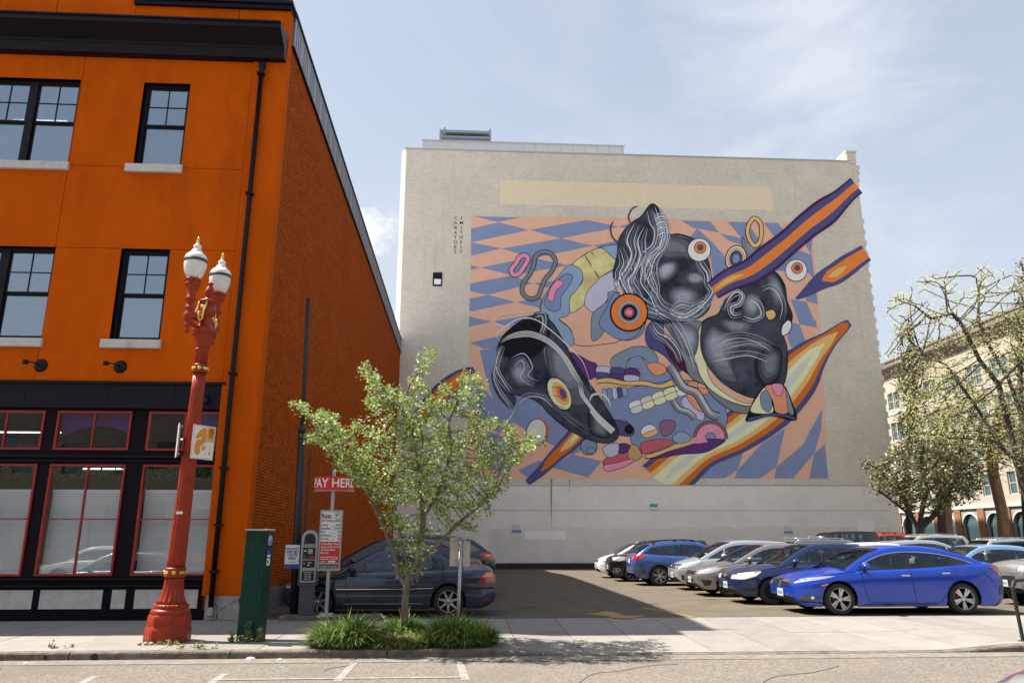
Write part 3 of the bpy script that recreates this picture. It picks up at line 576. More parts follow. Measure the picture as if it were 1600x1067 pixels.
for k, (d, z0, z1) in enumerate(((.30, -.55, -.28), (.20, -.80, -.55), (.25, -1.0, -.82), (.12, -1.5, -1.0), (.18, -1.62, -1.5), (.08, -2.0, -1.62))): mb.box(XR - .35, XR + d, YW - .02, YW + 1.2, ZT + z0, ZT + z1 + .001 * k)
gb_build(mb, 'corbel', 'wall_grey')
z = 24.6
while z > 7.5:
    mb = MB(); mb.box(XR, XR + .13, YW + .02, YW + .35, z, z + .34); gb_build(mb, 'quoin', 'wall_patch'); z -= .86
mb = MB(); mb.box(XL + .1, 12, YW - .10, YW - .005, -.4, .12); gb_build(mb, 'shade_band', 'shade_band_dark')  # dark band added to stand in for the shadow strip along the wall base
# rooftop
xa = -3.9
while xa < 12.2:
    mb = MB(); mb.box(xa + .01, min(xa + 1.0, 12.28) - .01, YW + 3.5, YW + 3.6, ZT - .2, 32.25); gb_build(mb, 'penthouse_panel', 'roof_metal'); xa += 1.0
mb = MB(); mb.box(-3.95, 12.33, YW + 3.42, YW + 3.62, 32.25, 32.38); mb.box(-3.9, 12.3, YW + 3.62, YW + 9, ZT - .8, 32.2); gb_build(mb, 'penthouse', 'coping')
v0, v1 = on_y(687, 203.5, YW + 6.5), on_y(767, 205.5, YW + 6.5)
mb = MB(); mb.box(v0.x + .2, v1.x - .06, YW + 6.5, YW + 9, 32.2, v1.z - .75); gb_build(mb, 'vent_unit', 'vent_blue')
mb = MB(); mb.box(v0.x, v1.x + .02, YW + 6.42, YW + 9.05, v1.z - .25, v1.z - .02); mb.box(v0.x, v1.x + .02, YW + 6.44, YW + 9.0, v1.z - .74, v1.z - .55); mb.box(v0.x, v0.x + .19, YW + 6.45, YW + 6.6, 32.2, v1.z - .2); mb.box(v1.x - .05, v1.x + .01, YW + 6.45, YW + 6.6, 32.2, v1.z - .2)
for q in (v0.x + .35, v1.x - .15): mb.box(q, q + .16, YW + 6.3, YW + 6.42, v1.z - .5, v1.z + .12)
gb_build(mb, 'vent_frame', 'vent_trim')
mb = MB(); mb.tube([(v0.x - .05, YW + 6.4, 32.2), (v0.x - .25, YW + 6.4, 32.6), (v0.x - .1, YW + 6.4, 32.75), (v0.x + .1, YW + 6.4, 32.4)], .18, 8); gb_build(mb, 'vent_elbow', 'roof_metal')
# small window in the blank wall
a, b = on_y(678, 427, YW), on_y(690, 446, YW)
mb = MB(); mb.box(a.x - .06, b.x + .02, YW - .06, YW - .001, b.z - .06, a.z + .05); w0 = gb_build(mb, 'small_window', 'black_metal')
mb = MB(); mb.box(a.x + .04, b.x - .06, YW - .066, YW - .061, b.z + .05, b.z + .45); gb_build(mb, 'pane', 'blind', w0)
# seams and weather stains with a shape of their own
mat('seam_grey', (.42, .38, .33), .9, var=.3, vscale=4); mat('stain_brown', (.34, .27, .20), .9, var=.35, vscale=5)
def wall_poly(name, pts, m, dy, parent=None, raw=False):
    P = [on_y(x, y, YW - dy) for x, y in pts]; t = tessellate_polygon([P]); mb = MB().add(P, [tuple(q) for q in t]); return gb_build(mb, name, m, parent)
wall_poly('wall_seam', [(640, 757.6), (1392, 757.6), (1392, 759.0), (640, 759.0)], 'seam_grey', .010)
wall_poly('wall_seam', [(765, 796.4), (1392, 797.4), (1392, 798.0), (765, 797.3)], 'seam_grey', .010)
wall_poly('rain_stain', [(860, 748), (863, 748), (862, 800), (861.5, 826), (860.6, 800)], 'stain_brown', .012); wall_poly('rain_stain', [(889, 748), (891, 748), (890, 775)], 'seam_grey', .012)
# painted-over patches and the band of cream paint
def wall_poly(name, pts, m, dy, parent=None, raw=False):
    P = [on_y(x, y, YW - dy) for x, y in pts]; t = tessellate_polygon([P]); mb = MB().add(P, [tuple(q) for q in t]); return gb_build(mb, name, m, parent)
mat('cream_paint', (.82, .70, .49), .85, var=.05, vscale=2, bump=.25, bscale=30, spec=.2)
wall_poly('cream_paint_band', [(781, 281), (1205, 293), (1209, 329), (781, 319)], 'cream_paint', .004)
wall_poly('paint_patch', [(764, 826), (900, 824), (1050, 826), (1060, 823), (1392, 823), (1392, 868), (900, 879), (764, 879)], 'wall_patch', .004)
wall_poly('paint_patch', [(820, 829), (884, 829), (886, 838), (884, 843), (819, 842)], 'wall_patch_pale', .008)
wall_poly('paint_patch', [(1340, 812), (1362, 813), (1366, 818), (1366, 860), (1340, 860)], 'wall_patch_pale', .008)
wall_poly('paint_patch', [(1143, 818), (1149, 817), (1151, 824), (1144, 825)], 'wall_patch_pale', .008)

# ================================================================= CREAM BUILDING across the side street (faces the sun)
mat('cream_wall', (.42, .375, .305), .85, var=.08, vscale=1.2, bump=.2, bscale=12); mat('brick_pier', (.26, .115, .05), .9, var=.25, vscale=4, bump=.4, bscale=20)
mat('cornice_brown', (.22, .17, .145), .7); mat('white_frame', (.50, .50, .48), .5); mat('grey_base', (.30, .29, .28), .85, var=.15, vscale=2)
XB = 46.0
cb = thing('cream_building', 'sunlit cream apartment building with brick piers behind the trees at the right', 'building', (XB, 0, 0), -math.pi / 2)
# local x = -world y, local y = +world x from the face
Y0, Y1 = 50.0, 84.0
hol = []; y = Y0 + 1.0
while y < Y1 - 2:
    for z0, z1 in ((5.3, 7.2), (8.6, 10.5), (11.9, 13.8), (15.2, 17.0)): hol.append((-y - 1.0, -y, z0, z1)); hol.append((-y - 2.15, -y - 1.15, z0, z1))
    y += 3.35
mb = MB(); sheet(-Y1, -Y0, 4.6, 18.6, hol, 0, .4, mb); mb.build('wall', 'cream_wall', cb)
mb = MB(); mb.box(-Y1, -Y0 - .001, .4, 14, 4.7, 18.5); mb.build('core', 'dark_room', cb)
for h in hol:
    mb = MB(); x0, x1, z0, z1 = h; e = .08
    mb.box(x0, x1, .12, .2, z0, z0 + e); mb.box(x0, x1, .12, .2, z1 - e, z1); mb.box(x0, x0 + e, .12, .2, z0 + e, z1 - e); mb.box(x1 - e, x1, .12, .2, z0 + e, z1 - e); mb.box(x0 + e, x1 - e, .12, .2, (z0 + z1) / 2 - .03, (z0 + z1) / 2 + .03)
    f = mb.build('window', 'white_frame', cb); mb = MB(); mb.box(x0 + e, x1 - e, .155, .16, z0 + e, z1 - e); mb.build('pane', 'glass_far', f)
mb = MB(); mb.prism([(.0, 18.6), (-.25, 18.9), (-.30, 19.3), (-.75, 19.6), (-.8, 20.0), (-.9, 20.1), (-.9, 20.25), (.4, 20.4), (.4, 18.6)], 'x', -Y1 - .3, -Y0 + .3); mb.build('cornice', 'cornice_brown', cb)
mb = MB(); mb.box(-Y1, -Y0, -.06, .0, 14.6, 14.9); mb.box(-Y1, -Y0, -.15, 0, 4.3, 4.6); mb.build('string_course', 'white_frame', cb)
mb = MB(); mb.box(-Y0 - 4, -Y0 - 1, 3, 6, 18.6, 22.6); mb.build('roof_hut', 'cream_wall', cb)
y = Y0
while y < Y1 - 2:
    mb = MB(); mb.box(-y - .9, -y, -.12, .3, 0, 4.3); mb.build('brick_pier', 'brick_pier', cb)
    # arched opening between piers
    x0, x1 = -y - 3.35, -y - .9; cx = (x0 + x1) / 2; r_ = 1.05
    arc = [(cx + r_ * math.cos(t), 2.9 + .95 * math.sin(t)) for t in np.linspace(0, math.pi, 13)]
    mb = MB(); mb.prism([(x1, .0), (x1, 4.29), (x0, 4.29), (x0, 0), (cx - r_, 0)] + arc[::-1] + [(cx + r_, 0)], 'y', 0, .3); mb.build('arch_wall', 'grey_base', cb)
    ar2 = [(cx + (r_ + .16) * math.cos(t), 2.9 + 1.11 * math.sin(t)) for t in np.linspace(0, math.pi, 13)]
    mb = MB(); mb.prism(arc + ar2[::-1], 'y', -.06, -.001); mb.build('arch_trim', 'white_frame', cb)
    mb = MB(); mb.box(cx - r_ - .05, cx + r_ + .05, .2, .24, 1.0, 3.9); mb.build('arch_pane', 'glass_far', cb)
    y += 3.35
mb = MB(); mb.box(-Y1, -Y0, .31, .39, -.1, 4.5); mb.box(-Y1, -Y0, -.10, -.001, .0, 1.0); mb.build('base', 'grey_base', cb)

# ================================================================= BUILDINGS ACROSS THE STREET (behind the camera, seen in the glass)
mat('sandstone', (.24, .19, .13), .9, var=.15, vscale=1.5, bump=.2); mat('dark_brick', (.10, .04, .025), .9, var=.2, vscale=3)
def back_building(name, label, x0, x1, h, m, dz):
    t = thing(name, label, 'building', ((x0 + x1) / 2, -14, 0)); t.rotation_euler.z = math.pi; hw = (x1 - x0) / 2; hol = []
    x = -hw + 1.2
    while x < hw - 2: 
        hol.append((x, x + 1.7, .9, 3.6)); z = 5.5
        while z < h - 2.5: hol.append((x + .2, x + 1.4, z, z + 1.9)); z += dz
        x += 2.9
    mb = MB(); sheet(-hw, hw, 0, h, hol, 0, .4, mb); mb.box(-hw, hw, .4, 10, 0, h); mb.box(-hw - .1, hw + .1, -.5, .5, h, h + .6); mb.build('wall', m, t)
    for q in hol: mb = MB(); mb.box(q[0], q[1], .2, .22, q[2], q[3]); mb.build('pane', 'glass_far', t)
back_building('sandstone_building', 'sandstone building with shop windows across the street behind the viewer', -40, -11, 11.0, 'sandstone', 3.3)
back_building('brick_building', 'dark red brick building across the street behind the viewer', -5, 34, 7.9, 'dark_brick', 3.4)
grid_sheet('far_sidewalk', [-60, 60], [-14, -2], lambda x, y: -.02, 'concrete')
# ================================================================= MURAL: flat paint on the wall (an abstract stand-in for the artwork)
def paint(name, c, var=.05, grad=None):
    m = bpy.data.materials.new(name); m.use_nodes = True; n, l = m.node_tree.nodes, m.node_tree.links; b = n['Principled BSDF']
    b.inputs['Roughness'].default_value = .8; b.inputs['Specular IOR Level'].default_value = .2
    tcn = n.new('ShaderNodeTexCoord'); t = n.new('ShaderNodeTexNoise'); t.inputs['Scale'].default_value = 1.3 if grad is None else .55; t.inputs['Detail'].default_value = 9; t.inputs['Roughness'].default_value = .7
    l.new(tcn.outputs['Object'], t.inputs[0]); r_ = n.new('ShaderNodeValToRGB'); r_.color_ramp.elements[0].position = .36; r_.color_ramp.elements[1].position = .66
    a = tuple(x * (1 - var) for x in c); z = grad if grad else tuple(x * (1 + var) for x in c)
    r_.color_ramp.elements[0].color = (*a, 1); r_.color_ramp.elements[1].color = (*z, 1); l.new(t.outputs[0], r_.inputs[0])
    # pocked, worn brick shows through in flecks
    t2 = n.new('ShaderNodeTexNoise'); t2.inputs['Scale'].default_value = 5; t2.inputs['Detail'].default_value = 12; t2.inputs['Roughness'].default_value = .8; l.new(tcn.outputs['Object'], t2.inputs[0])
    c2 = n.new('ShaderNodeValToRGB'); c2.color_ramp.elements[0].position = .66; c2.color_ramp.elements[1].position = .70; l.new(t2.outputs[0], c2.inputs[0])
    mx = n.new('ShaderNodeMixRGB'); mu = n.new('ShaderNodeMath'); mu.operation = 'MULTIPLY'; mu.inputs[1].default_value = .35; l.new(c2.outputs[0], mu.inputs[0]); l.new(mu.outputs[0], mx.inputs[0]); l.new(r_.outputs[0], mx.inputs[1]); mx.inputs[2].default_value = (.42, .38, .33, 1)
    l.new(mx.outputs[0], b.inputs['Base Color'])
    sp = n.new('ShaderNodeSeparateXYZ'); cbn = n.new('ShaderNodeCombineXYZ'); l.new(tcn.outputs['Object'], sp.inputs[0]); l.new(sp.outputs['X'], cbn.inputs[0]); l.new(sp.outputs['Z'], cbn.inputs[1])
    br = n.new('ShaderNodeTexBrick'); br.inputs['Scale'].default_value = 1; br.inputs['Brick Width'].default_value = .24; br.inputs['Row Height'].default_value = .085; br.inputs['Mortar Size'].default_value = .006; l.new(cbn.outputs[0], br.inputs[0])
    bp = n.new('ShaderNodeBump'); bp.inputs['Strength'].default_value = .3; bp.inputs['Distance'].default_value = .01; bp.invert = True; l.new(br.outputs['Fac'], bp.inputs['Height']); l.new(bp.outputs[0], b.inputs['Normal'])
    MATS[name] = m; return m
paint('m_peach', (0.860, 0.500, 0.345)); paint('m_blue', (0.250, 0.315, 0.500)); paint('m_navy', (0.090, 0.091, 0.241)); paint('m_purple', (0.076, 0.018, 0.093)); paint('m_orange', (0.880, 0.258, 0.054))
paint('m_burnt', (0.695, 0.180, 0.024)); paint('m_lorange', (0.880, 0.540, 0.195)); paint('m_cream', (0.880, 0.860, 0.531)); paint('m_white', (0.880, 0.860, 0.840)); paint('m_pale', (0.710, 0.719, 0.655))
paint('m_sky', (0.311, 0.430, 0.593)); paint('m_steel', (0.250, 0.321, 0.414)); paint('m_lav', (0.605, 0.594, 0.748)); paint('m_pink', (0.878, 0.328, 0.483)); paint('m_rose', (0.634, 0.133, 0.156)); paint('m_violet', (0.128, 0.044, 0.203))
paint('m_plum', (0.090, 0.016, 0.046)); paint('m_black', (.010, .010, .012)); paint('m_coal', (.016, .019, .030), grad=(.085, .10, .14)); paint('m_slate', (.09, .105, .14), grad=(.36, .40, .48)); paint('m_grey', (0.227, 0.258, 0.297), grad=(.24, .25, .28))
paint('m_mist', (0.454, 0.531, 0.655)); paint('m_brown', (0.302, 0.141, 0.093)); paint('m_mauve', (0.302, 0.156, 0.249)); paint('m_cap', (0.880, 0.860, 0.375), grad=(.64, .42, .22)); paint('m_salmon', (0.880, 0.344, 0.203)); paint('m_tan', (0.634, 0.391, 0.171))
mural = thing('mural', 'x', 'x'); 
for k in ('label', 'category'): del mural[k]
mural.parent = gb; mural.location = -gb.location
LAY = [0]
PM = {}
def T(o, P): ox, oy, s_ = o; return [(ox + x / s_, oy + y / s_) for x, y in P]
C1, C2, C3, C4, C5, C6 = (690, 300, 4.447), (930, 300, 4.85), (1060, 320, 4.446), (1020, 500, 4.103), (700, 480, 3.811), (880, 500, 4.104)
def put(part, P, m, dy=None, lay=None):
    """one flat patch of paint; parts collect patches"""
    if len(P) < 3: return
    LAY[0] += 1; d = .008 + .00008 * LAY[0] if dy is None else dy
    P3 = [on_y(x, y, YW - d) for x, y in P]
    mb, ms = PM.setdefault(part, (MB(), []))
    if m not in ms: ms.append(m)
    mb.add(P3, [tuple(q) for q in tessellate_polygon([P3])], ms.index(m))
def stroke(part, P, w_, m, closed=False, taper=True, smooth=True):
    P = smooth_curve(P, closed, 5) if smooth else P
    n = len(P); L_, Rr = [], []
    for i, p in enumerate(P):
        a = P[(i - 1) % n] if closed else P[max(i - 1, 0)]; b = P[(i + 1) % n] if closed else P[min(i + 1, n - 1)]
        dx, dy = b[0] - a[0], b[1] - a[1]; q = math.hypot(dx, dy) or 1; t = i / (n - 1)
        ww = (w_ if not hasattr(w_, '__len__') else np.interp(t, np.linspace(0, 1, len(w_)), w_)) / 2
        if taper and not closed: ww *= min(1, 4 * t + .12, 4 * (1 - t) + .12)
        L_.append((p[0] - dy / q * ww, p[1] + dx / q * ww)); Rr.append((p[0] + dy / q * ww, p[1] - dx / q * ww))
    LAY[0] += 1; d = .008 + .00008 * LAY[0]; V = [on_y(x, y, YW - d) for x, y in L_ + Rr]
    F = [(i, i + 1, n + i + 1, n + i) for i in range(n - 1)] + ([(n - 1, 0, n, 2 * n - 1)] if closed else [])
    mb, ms = PM.setdefault(part, (MB(), []))
    if m not in ms: ms.append(m)
    mb.add(V, F, ms.index(m))
def blob(part, P, m, line=.9, ol='m_black'):
    S = smooth_curve(P, True, 6); put(part, S, m)
    if line: stroke(part, P, line, ol, True)
def disc(part, cx, cy, rx, ry, m, rot=0, line=0):
    P = [(cx + rx * math.cos(t) * math.cos(rot) - ry * math.sin(t) * math.sin(rot), cy + rx * math.cos(t) * math.sin(rot) + ry * math.sin(t) * math.cos(rot)) for t in np.linspace(0, 2 * math.pi, 33)[:-1]]
    put(part, P, m)
    if line: stroke(part, P, line, 'm_black', True, smooth=False)
# --- ground: warped harlequin
B = 'harlequin_ground'
put(B, [(736, 338), (1000, 341), (1268, 348), (1273, 400), (1281, 500), (1288, 620), (1294.5, 747.5), (1010, 747.5), (731, 748), (733, 600)], 'm_peach', dy=.006)
tri = [(C1, [(215, 168), (545, 178), (395, 210)]), (C1, [(205, 255), (395, 212), (610, 265), (350, 320), (205, 350)]), (C1, [(610, 265), (1010, 195), (1232, 243), (830, 323)]),
 (C2, [(0, 228), (175, 265), (0, 305)]), (C2, [(175, 265), (260, 238), (420, 215), (330, 300)]), (C1, [(205, 350), (415, 393), (205, 445)]), (C1, [(415, 393), (830, 323), (1055, 373), (640, 460)]), (C1, [(1055, 373), (1300, 325), (1423, 350), (1200, 440)]),
 (C1, [(203, 508), (270, 525), (203, 542)]), (C1, [(270, 525), (620, 455), (880, 510), (490, 580)]), (C1, [(200, 635), (490, 580), (635, 635), (320, 715), (198, 690)]), (C1, [(635, 635), (800, 615), (850, 650), (740, 665)]),
 (C1, [(195, 740), (320, 715), (515, 765), (193, 832)]), (C1, [(515, 765), (720, 730), (720, 815)]), (C1, [(192, 865), (350, 900), (190, 937)]), (C1, [(350, 900), (640, 850), (660, 940), (480, 940)]),
 (C5, [(128, 212), (330, 165), (380, 240), (215, 246)]), (C5, [(188, 255), (330, 236), (420, 400), (560, 600), (395, 690), (300, 640), (235, 450)]), (C5, [(120, 430), (230, 500), (385, 690), (300, 750), (113, 600)]),
 (C5, [(395, 690), (560, 600), (745, 745), (640, 830)]), (C5, [(640, 830), (745, 745), (900, 800), (740, 880)]), (C5, [(600, 950), (740, 875), (915, 915), (835, 1012)]), (C5, [(415, 970), (545, 910), (600, 950), (480, 1018)]), (C5, [(235, 745), (300, 752), (420, 900), (330, 1015), (200, 900)]),
 (C3, [(15, 110), (220, 116), (285, 195), (100, 160)]), (C3, [(340, 119), (480, 121), (555, 235), (600, 320), (440, 232)]), (C3, [(285, 198), (440, 232), (530, 310), (340, 245)]), (C3, [(130, 165), (215, 240), (325, 360), (210, 322), (60, 250)]),
 (C3, [(590, 124), (690, 126), (830, 300), (790, 330), (680, 240)]), (C3, [(600, 280), (650, 290), (740, 380), (780, 460), (680, 460)]), (C3, [(800, 128), (918, 130), (930, 250), (922, 345), (870, 260)]), (C3, [(820, 312), (925, 347), (948, 520), (880, 450)]),
 (C3, [(215, 325), (320, 360), (335, 470), (250, 545)]), (C3, [(740, 380), (820, 312), (895, 480), (770, 410)]), (C3, [(780, 655), (890, 675), (965, 855), (842, 830)]), (C3, [(880, 585), (950, 530), (968, 690), (890, 672)]), (C3, [(735, 800), (842, 832), (885, 950), (790, 985)]),
 (C4, [(860, 110), (935, 30), (975, 140), (890, 178)]), (C4, [(985, 0), (1045, 0), (1052, 48), (940, 26)]), (C4, [(250, 1014), (360, 915), (605, 770), (543, 962), (460, 1014)]), (C4, [(523, 1014), (543, 962), (700, 790), (850, 690), (793, 940), (690, 1014)]),
 (C4, [(780, 1014), (793, 940), (960, 800), (1085, 570), (1080, 700), (1035, 855), (900, 1014)]), (C4, [(1003, 1014), (1035, 855), (1102, 795), (1125, 1014)]), (C4, [(850, 690), (870, 640), (960, 520), (1050, 320), (1064, 305), (1050, 430), (930, 600)])]
for k, (o, P) in enumerate(tri): put(B, T(o, P), 'm_blue', dy=.0065 + .00003 * k)
# --- ribbons
def ribbon(part, P, layers, rnd=True):
    """P: (x, y, halfwidth) along the ribbon; layers: (material, width scale, start, end)"""
    S = smooth_curve(P, False, 6)
    for (m, k, a, b) in layers:
        n = len(S); s2 = S[int(a * n):max(int(b * n), int(a * n) + 3)]; L_, Rr = [], []
        for i, p in enumerate(s2):
            q0, q1 = s2[max(i - 1, 0)], s2[min(i + 1, len(s2) - 1)]; dx, dy = q1[0] - q0[0], q1[1] - q0[1]; q = math.hypot(dx, dy) or 1; ww = p[2] * k
            if a > 0: ww *= min(1, .2 + i / 4)
            if b < 1: ww *= min(1, .2 + (len(s2) - 1 - i) / 4)
            L_.append((p[0] - dy / q * ww, p[1] + dx / q * ww)); Rr.append((p[0] + dy / q * ww, p[1] - dx / q * ww))
        put(part, [(x, min(y, 757.3)) for x, y in L_ + Rr[::-1]] if P[0][1] > 750 else L_ + Rr[::-1], m)
ribbon('lower_ribbon', [(1030, 757, 40), (1062, 728, 37), (1100, 700, 31), (1150, 676, 33), (1200, 636, 40), (1240, 590, 40), (1268, 556, 27), (1296, 530, 14), (1318, 511, 9), (1328, 504, 5)],
  [('m_navy', 1, 0, 1), ('m_burnt', .80, 0, .98), ('m_lorange', .56, 0, .84), ('m_cream', .36, 0, .76), ('m_pale', .14, .05, .68)])
ribbon('lower_ribbon', [(824, 754, 5), (845, 736, 8), (868, 712, 11), (890, 692, 14), (912, 670, 15), (960, 640, 16), (985, 625, 12)], [('m_navy', 1, 0, 1), ('m_burnt', .62, .18, 1), ('m_lorange', .40, .40, 1), ('m_cream', .2, .5, 1)])
ribbon('left_ribbon', [(628, 692, 4), (645, 665, 10), (668, 640, 15), (694, 612, 17), (718, 592, 14), (732, 582, 9), (741, 577, 4)], [('m_navy', 1, 0, 1), ('m_burnt', .66, .25, .9), ('m_orange', .36, .4, .8)])
ribbon('middle_ribbon', [(1244, 467, 2), (1262, 455, 8), (1285, 438, 14), (1305, 428, 17), (1325, 414, 17), (1340, 404, 15), (1353.5, 395, 14)], [('m_navy', 1, 0, 1), ('m_orange', .62, .33, 1), ('m_lorange', .30, .42, .66)])
# --- the figure: flat blobs of colour
G = 'colour_blobs'
blob(G, T(C1, [(690, 835), (705, 740), (760, 655), (820, 575), (905, 505), (1000, 430), (1120, 380), (1250, 365), (1380, 420), (1400, 560), (1380, 700), (1280, 1000), (1100, 1060), (930, 1060), (900, 960), (815, 885)]), 'm_peach', 1.0)
blob(G, T(C1, [(1110, 388), (1230, 365), (1320, 400), (1330, 500), (1230, 520), (1180, 450)]), 'm_sky')
blob(G, T(C1, [(905, 508), (1000, 432), (1105, 390), (1180, 450), (1225, 510), (1110, 590), (1050, 670), (1010, 760), (930, 830), (885, 830), (890, 740), (980, 620), (960, 540)]), 'm_cap')
blob(G, T(C1, [(1050, 835), (995, 780), (1010, 700), (1060, 640), (1110, 590), (1215, 545), (1230, 640), (1180, 700), (1120, 790)]), 'm_lav')
blob(G, T(C1, [(690, 840), (705, 740), (760, 655), (830, 560), (890, 508), (960, 535), (982, 600), (940, 680), (890, 740), (885, 850), (815, 885), (890, 950), (915, 1060), (760, 1090), (730, 930)]), 'm_sky')
blob(G, T(C1, [(712, 780), (740, 700), (800, 620), (860, 568), (910, 590), (880, 660), (830, 730), (825, 810), (770, 830)]), 'm_blue')
blob(G, T(C1, [(735, 730), (760, 660), (800, 615), (840, 620), (838, 650), (795, 690), (778, 755), (745, 755)]), 'm_pink')
blob(G, T(C5, [(590, 120), (655, 140), (660, 240), (600, 250), (570, 200)]), 'm_blue'); blob(G, T(C5, [(575, 175), (605, 165), (612, 205), (585, 210)]), 'm_pink')
for P in ([(992, 437), (1020, 480), (1045, 522)], [(1062, 548), (1080, 575), (1095, 600)], [(1040, 420), (1052, 436)]): stroke(G, T(C1, P), 1.6, 'm_black')
blob(G, T(C6, [(310, 300), (315, 240), (380, 200), (460, 170), (560, 180), (610, 260), (560, 290), (500, 235), (420, 250), (400, 310)]), 'm_steel')
blob(G, T(C6, [(405, 300), (430, 245), (500, 235), (545, 300), (640, 300), (700, 380), (640, 420), (560, 400), (480, 400), (500, 320)]), 'm_blue')
blob(G, T(C6, [(535, 285), (620, 275), (665, 320), (630, 350), (580, 350)]), 'm_salmon')
blob(G, T(C1, [(1180, 690), (1150, 760), (1060, 830), (1040, 900), (1045, 1030), (1100, 1010), (1150, 960), (1260, 1030), (1380, 1000), (1420, 900), (1440, 760)]), 'm_steel')
blob(G, T(C1, [(1210, 700), (1150, 800), (1095, 915), (1160, 985), (1260, 1030), (1360, 990), (1400, 880), (1330, 760)]), 'm_blue')
blob(G, T(C6, [(540, 160), (530, 60), (580, 0), (640, 20), (650, 150), (700, 240), (780, 280), (740, 330), (650, 230)]), 'm_navy')
blob(G, T(C6, [(640, 120), (720, 150), (800, 290), (900, 400), (820, 360), (700, 260)]), 'm_plum')
blob(G, T(C5, [(700, 300), (745, 270), (840, 320), (885, 340), (880, 410), (790, 440), (740, 370)]), 'm_violet')
blob(G, T(C6, [(300, 480), (600, 400), (900, 400), (1040, 560), (1040, 700), (980, 760), (500, 850), (400, 640), (280, 700), (200, 600)]), 'm_blue')
blob(G, T(C6, [(530, 888), (600, 860), (760, 810), (900, 765), (1020, 755), (1038, 775), (980, 815), (900, 850), (760, 860), (640, 880)]), 'm_violet')
blob(G, T(C6, [(500, 790), (600, 765), (700, 770), (690, 800), (560, 850), (505, 850)]), 'm_rose'); blob(G, T(C6, [(520, 870), (640, 830), (800, 760), (860, 750), (840, 790), (680, 840), (560, 885)]), 'm_lorange')
blob(G, T(C6, [(255, 905), (330, 860), (420, 805), (470, 820), (500, 870), (430, 900), (300, 965)]), 'm_rose'); blob(G, T(C6, [(415, 870), (430, 805), (470, 805), (505, 870), (450, 905)]), 'm_tan')
blob(G, T(C6, [(262, 930), (340, 915), (430, 890), (450, 905), (380, 945), (280, 968)]), 'm_pink'); blob(G, T(C6, [(355, 800), (400, 790), (430, 810), (400, 850), (360, 850)]), 'm_violet')
blob(G, T(C6, [(260, 810), (350, 790), (350, 860), (300, 880), (265, 860)]), 'm_lav'); disc(G, *T(C6, [(165, 810)])[0], 13, 13, 'm_steel', 0, 1.2); disc(G, *T(C6, [(180, 835)])[0], 7, 5, 'm_blue', 0, .8)
blob(G, T(C6, [(620, 660), (680, 640), (720, 660), (700, 720), (640, 745)]), 'm_mauve'); blob(G, T(C6, [(500, 730), (510, 690), (560, 668), (600, 700), (560, 730)]), 'm_white'); blob(G, T(C6, [(505, 735), (600, 700), (600, 730), (540, 755)]), 'm_lorange')
blob(G, T(C6, [(270, 640), (400, 650), (455, 700), (440, 740), (380, 740), (300, 720)]), 'm_navy'); disc(G, *T(C6, [(422, 700)])[0], 7, 7, 'm_black', 0, .5)
blob(G, T(C6, [(700, 760), (740, 715), (800, 730), (820, 770), (740, 790)]), 'm_sky'); blob(G, T(C6, [(780, 490), (850, 480), (900, 540), (900, 640), (840, 620), (760, 540)]), 'm_lav'); blob(G, T(C6, [(790, 480), (870, 470), (920, 540), (900, 590), (840, 560)]), 'm_salmon')
# pointed hoods of rounded bands at the lower right
cx, cy = T(C6, [(945, 735)])[0]
for r_, m in ((27, 'm_brown'), (22.5, 'm_pink'), (8.5, 'm_blue')):
    P = [(cx + r_ * math.cos(t), cy + 5 - r_ * 1.0 * math.sin(t)) for t in np.linspace(-.05, math.pi, 16)]; put(G, P, m); stroke(G, P, .9, 'm_black', False, False, False)
put(G, T(C6, [(820, 790), (840, 750), (900, 745), (930, 780), (870, 790)]), 'm_pink')
# rows of small tiles
Rw = 'tile_rows'
def tile_row(P0, P1, n, h, mats, curve=0):
    for k in range(n):
        a, b = k / n, (k + 1) / n; q = lambda t: (P0[0] + (P1[0] - P0[0]) * t, P0[1] + (P1[1] - P0[1]) * t - curve * math.sin(math.pi * t))
        (ax, ay), (bx, by) = q(a + .01), q(b - .01); dx, dy = bx - ax, by - ay; L_ = math.hypot(dx, dy); nx, ny = -dy / L_, dx / L_
        for s_, mm in ((-1, 0), (1, 1)):
            hh = h * s_; blob(Rw, [(ax, ay), (ax + nx * hh * .8, ay + ny * hh * .8), ((ax + bx) / 2 + nx * hh, (ay + by) / 2 + ny * hh), (bx + nx * hh * .8, by + ny * hh * .8), (bx, by)], mats[(k + mm) % len(mats)] if len(mats) < 6 else mats[k], .8)
tile_row(T(C6, [(430, 570)])[0], T(C6, [(800, 430)])[0], 5, 10, ['m_white', 'm_pale', 'm_cream', 'm_cream', 'm_cream'])
tile_row(T(C6, [(800, 430)])[0], T(C6, [(930, 440)])[0], 2, 10, ['m_salmon', 'm_peach'])
tile_row(T(C6, [(212, 335)])[0], T(C6, [(485, 360)])[0], 3, 11, ['m_lav', 'm_navy', 'm_violet'])
ribbon(Rw, [(*T(C6, [(210, 395)])[0], 3), (*T(C6, [(290, 385)])[0], 3.5), (*T(C6, [(400, 405)])[0], 3), (*T(C6, [(520, 405)])[0], 3.5), (*T(C6, [(620, 425)])[0], 3), (*T(C6, [(700, 400)])[0], 5)], [('m_black', 1.25, 0, 1), ('m_lorange', .9, 0, 1)])
for k in range(5): blob(Rw, T(C6, [(250 + 32 * k, 450 - 4 * k), (275 + 32 * k, 445 - 4 * k), (285 + 32 * k, 510 - 8 * k), (258 + 32 * k, 520 - 8 * k)]), ('m_sky', 'm_steel', 'm_lav', 'm_navy', 'm_sky')[k], .8)
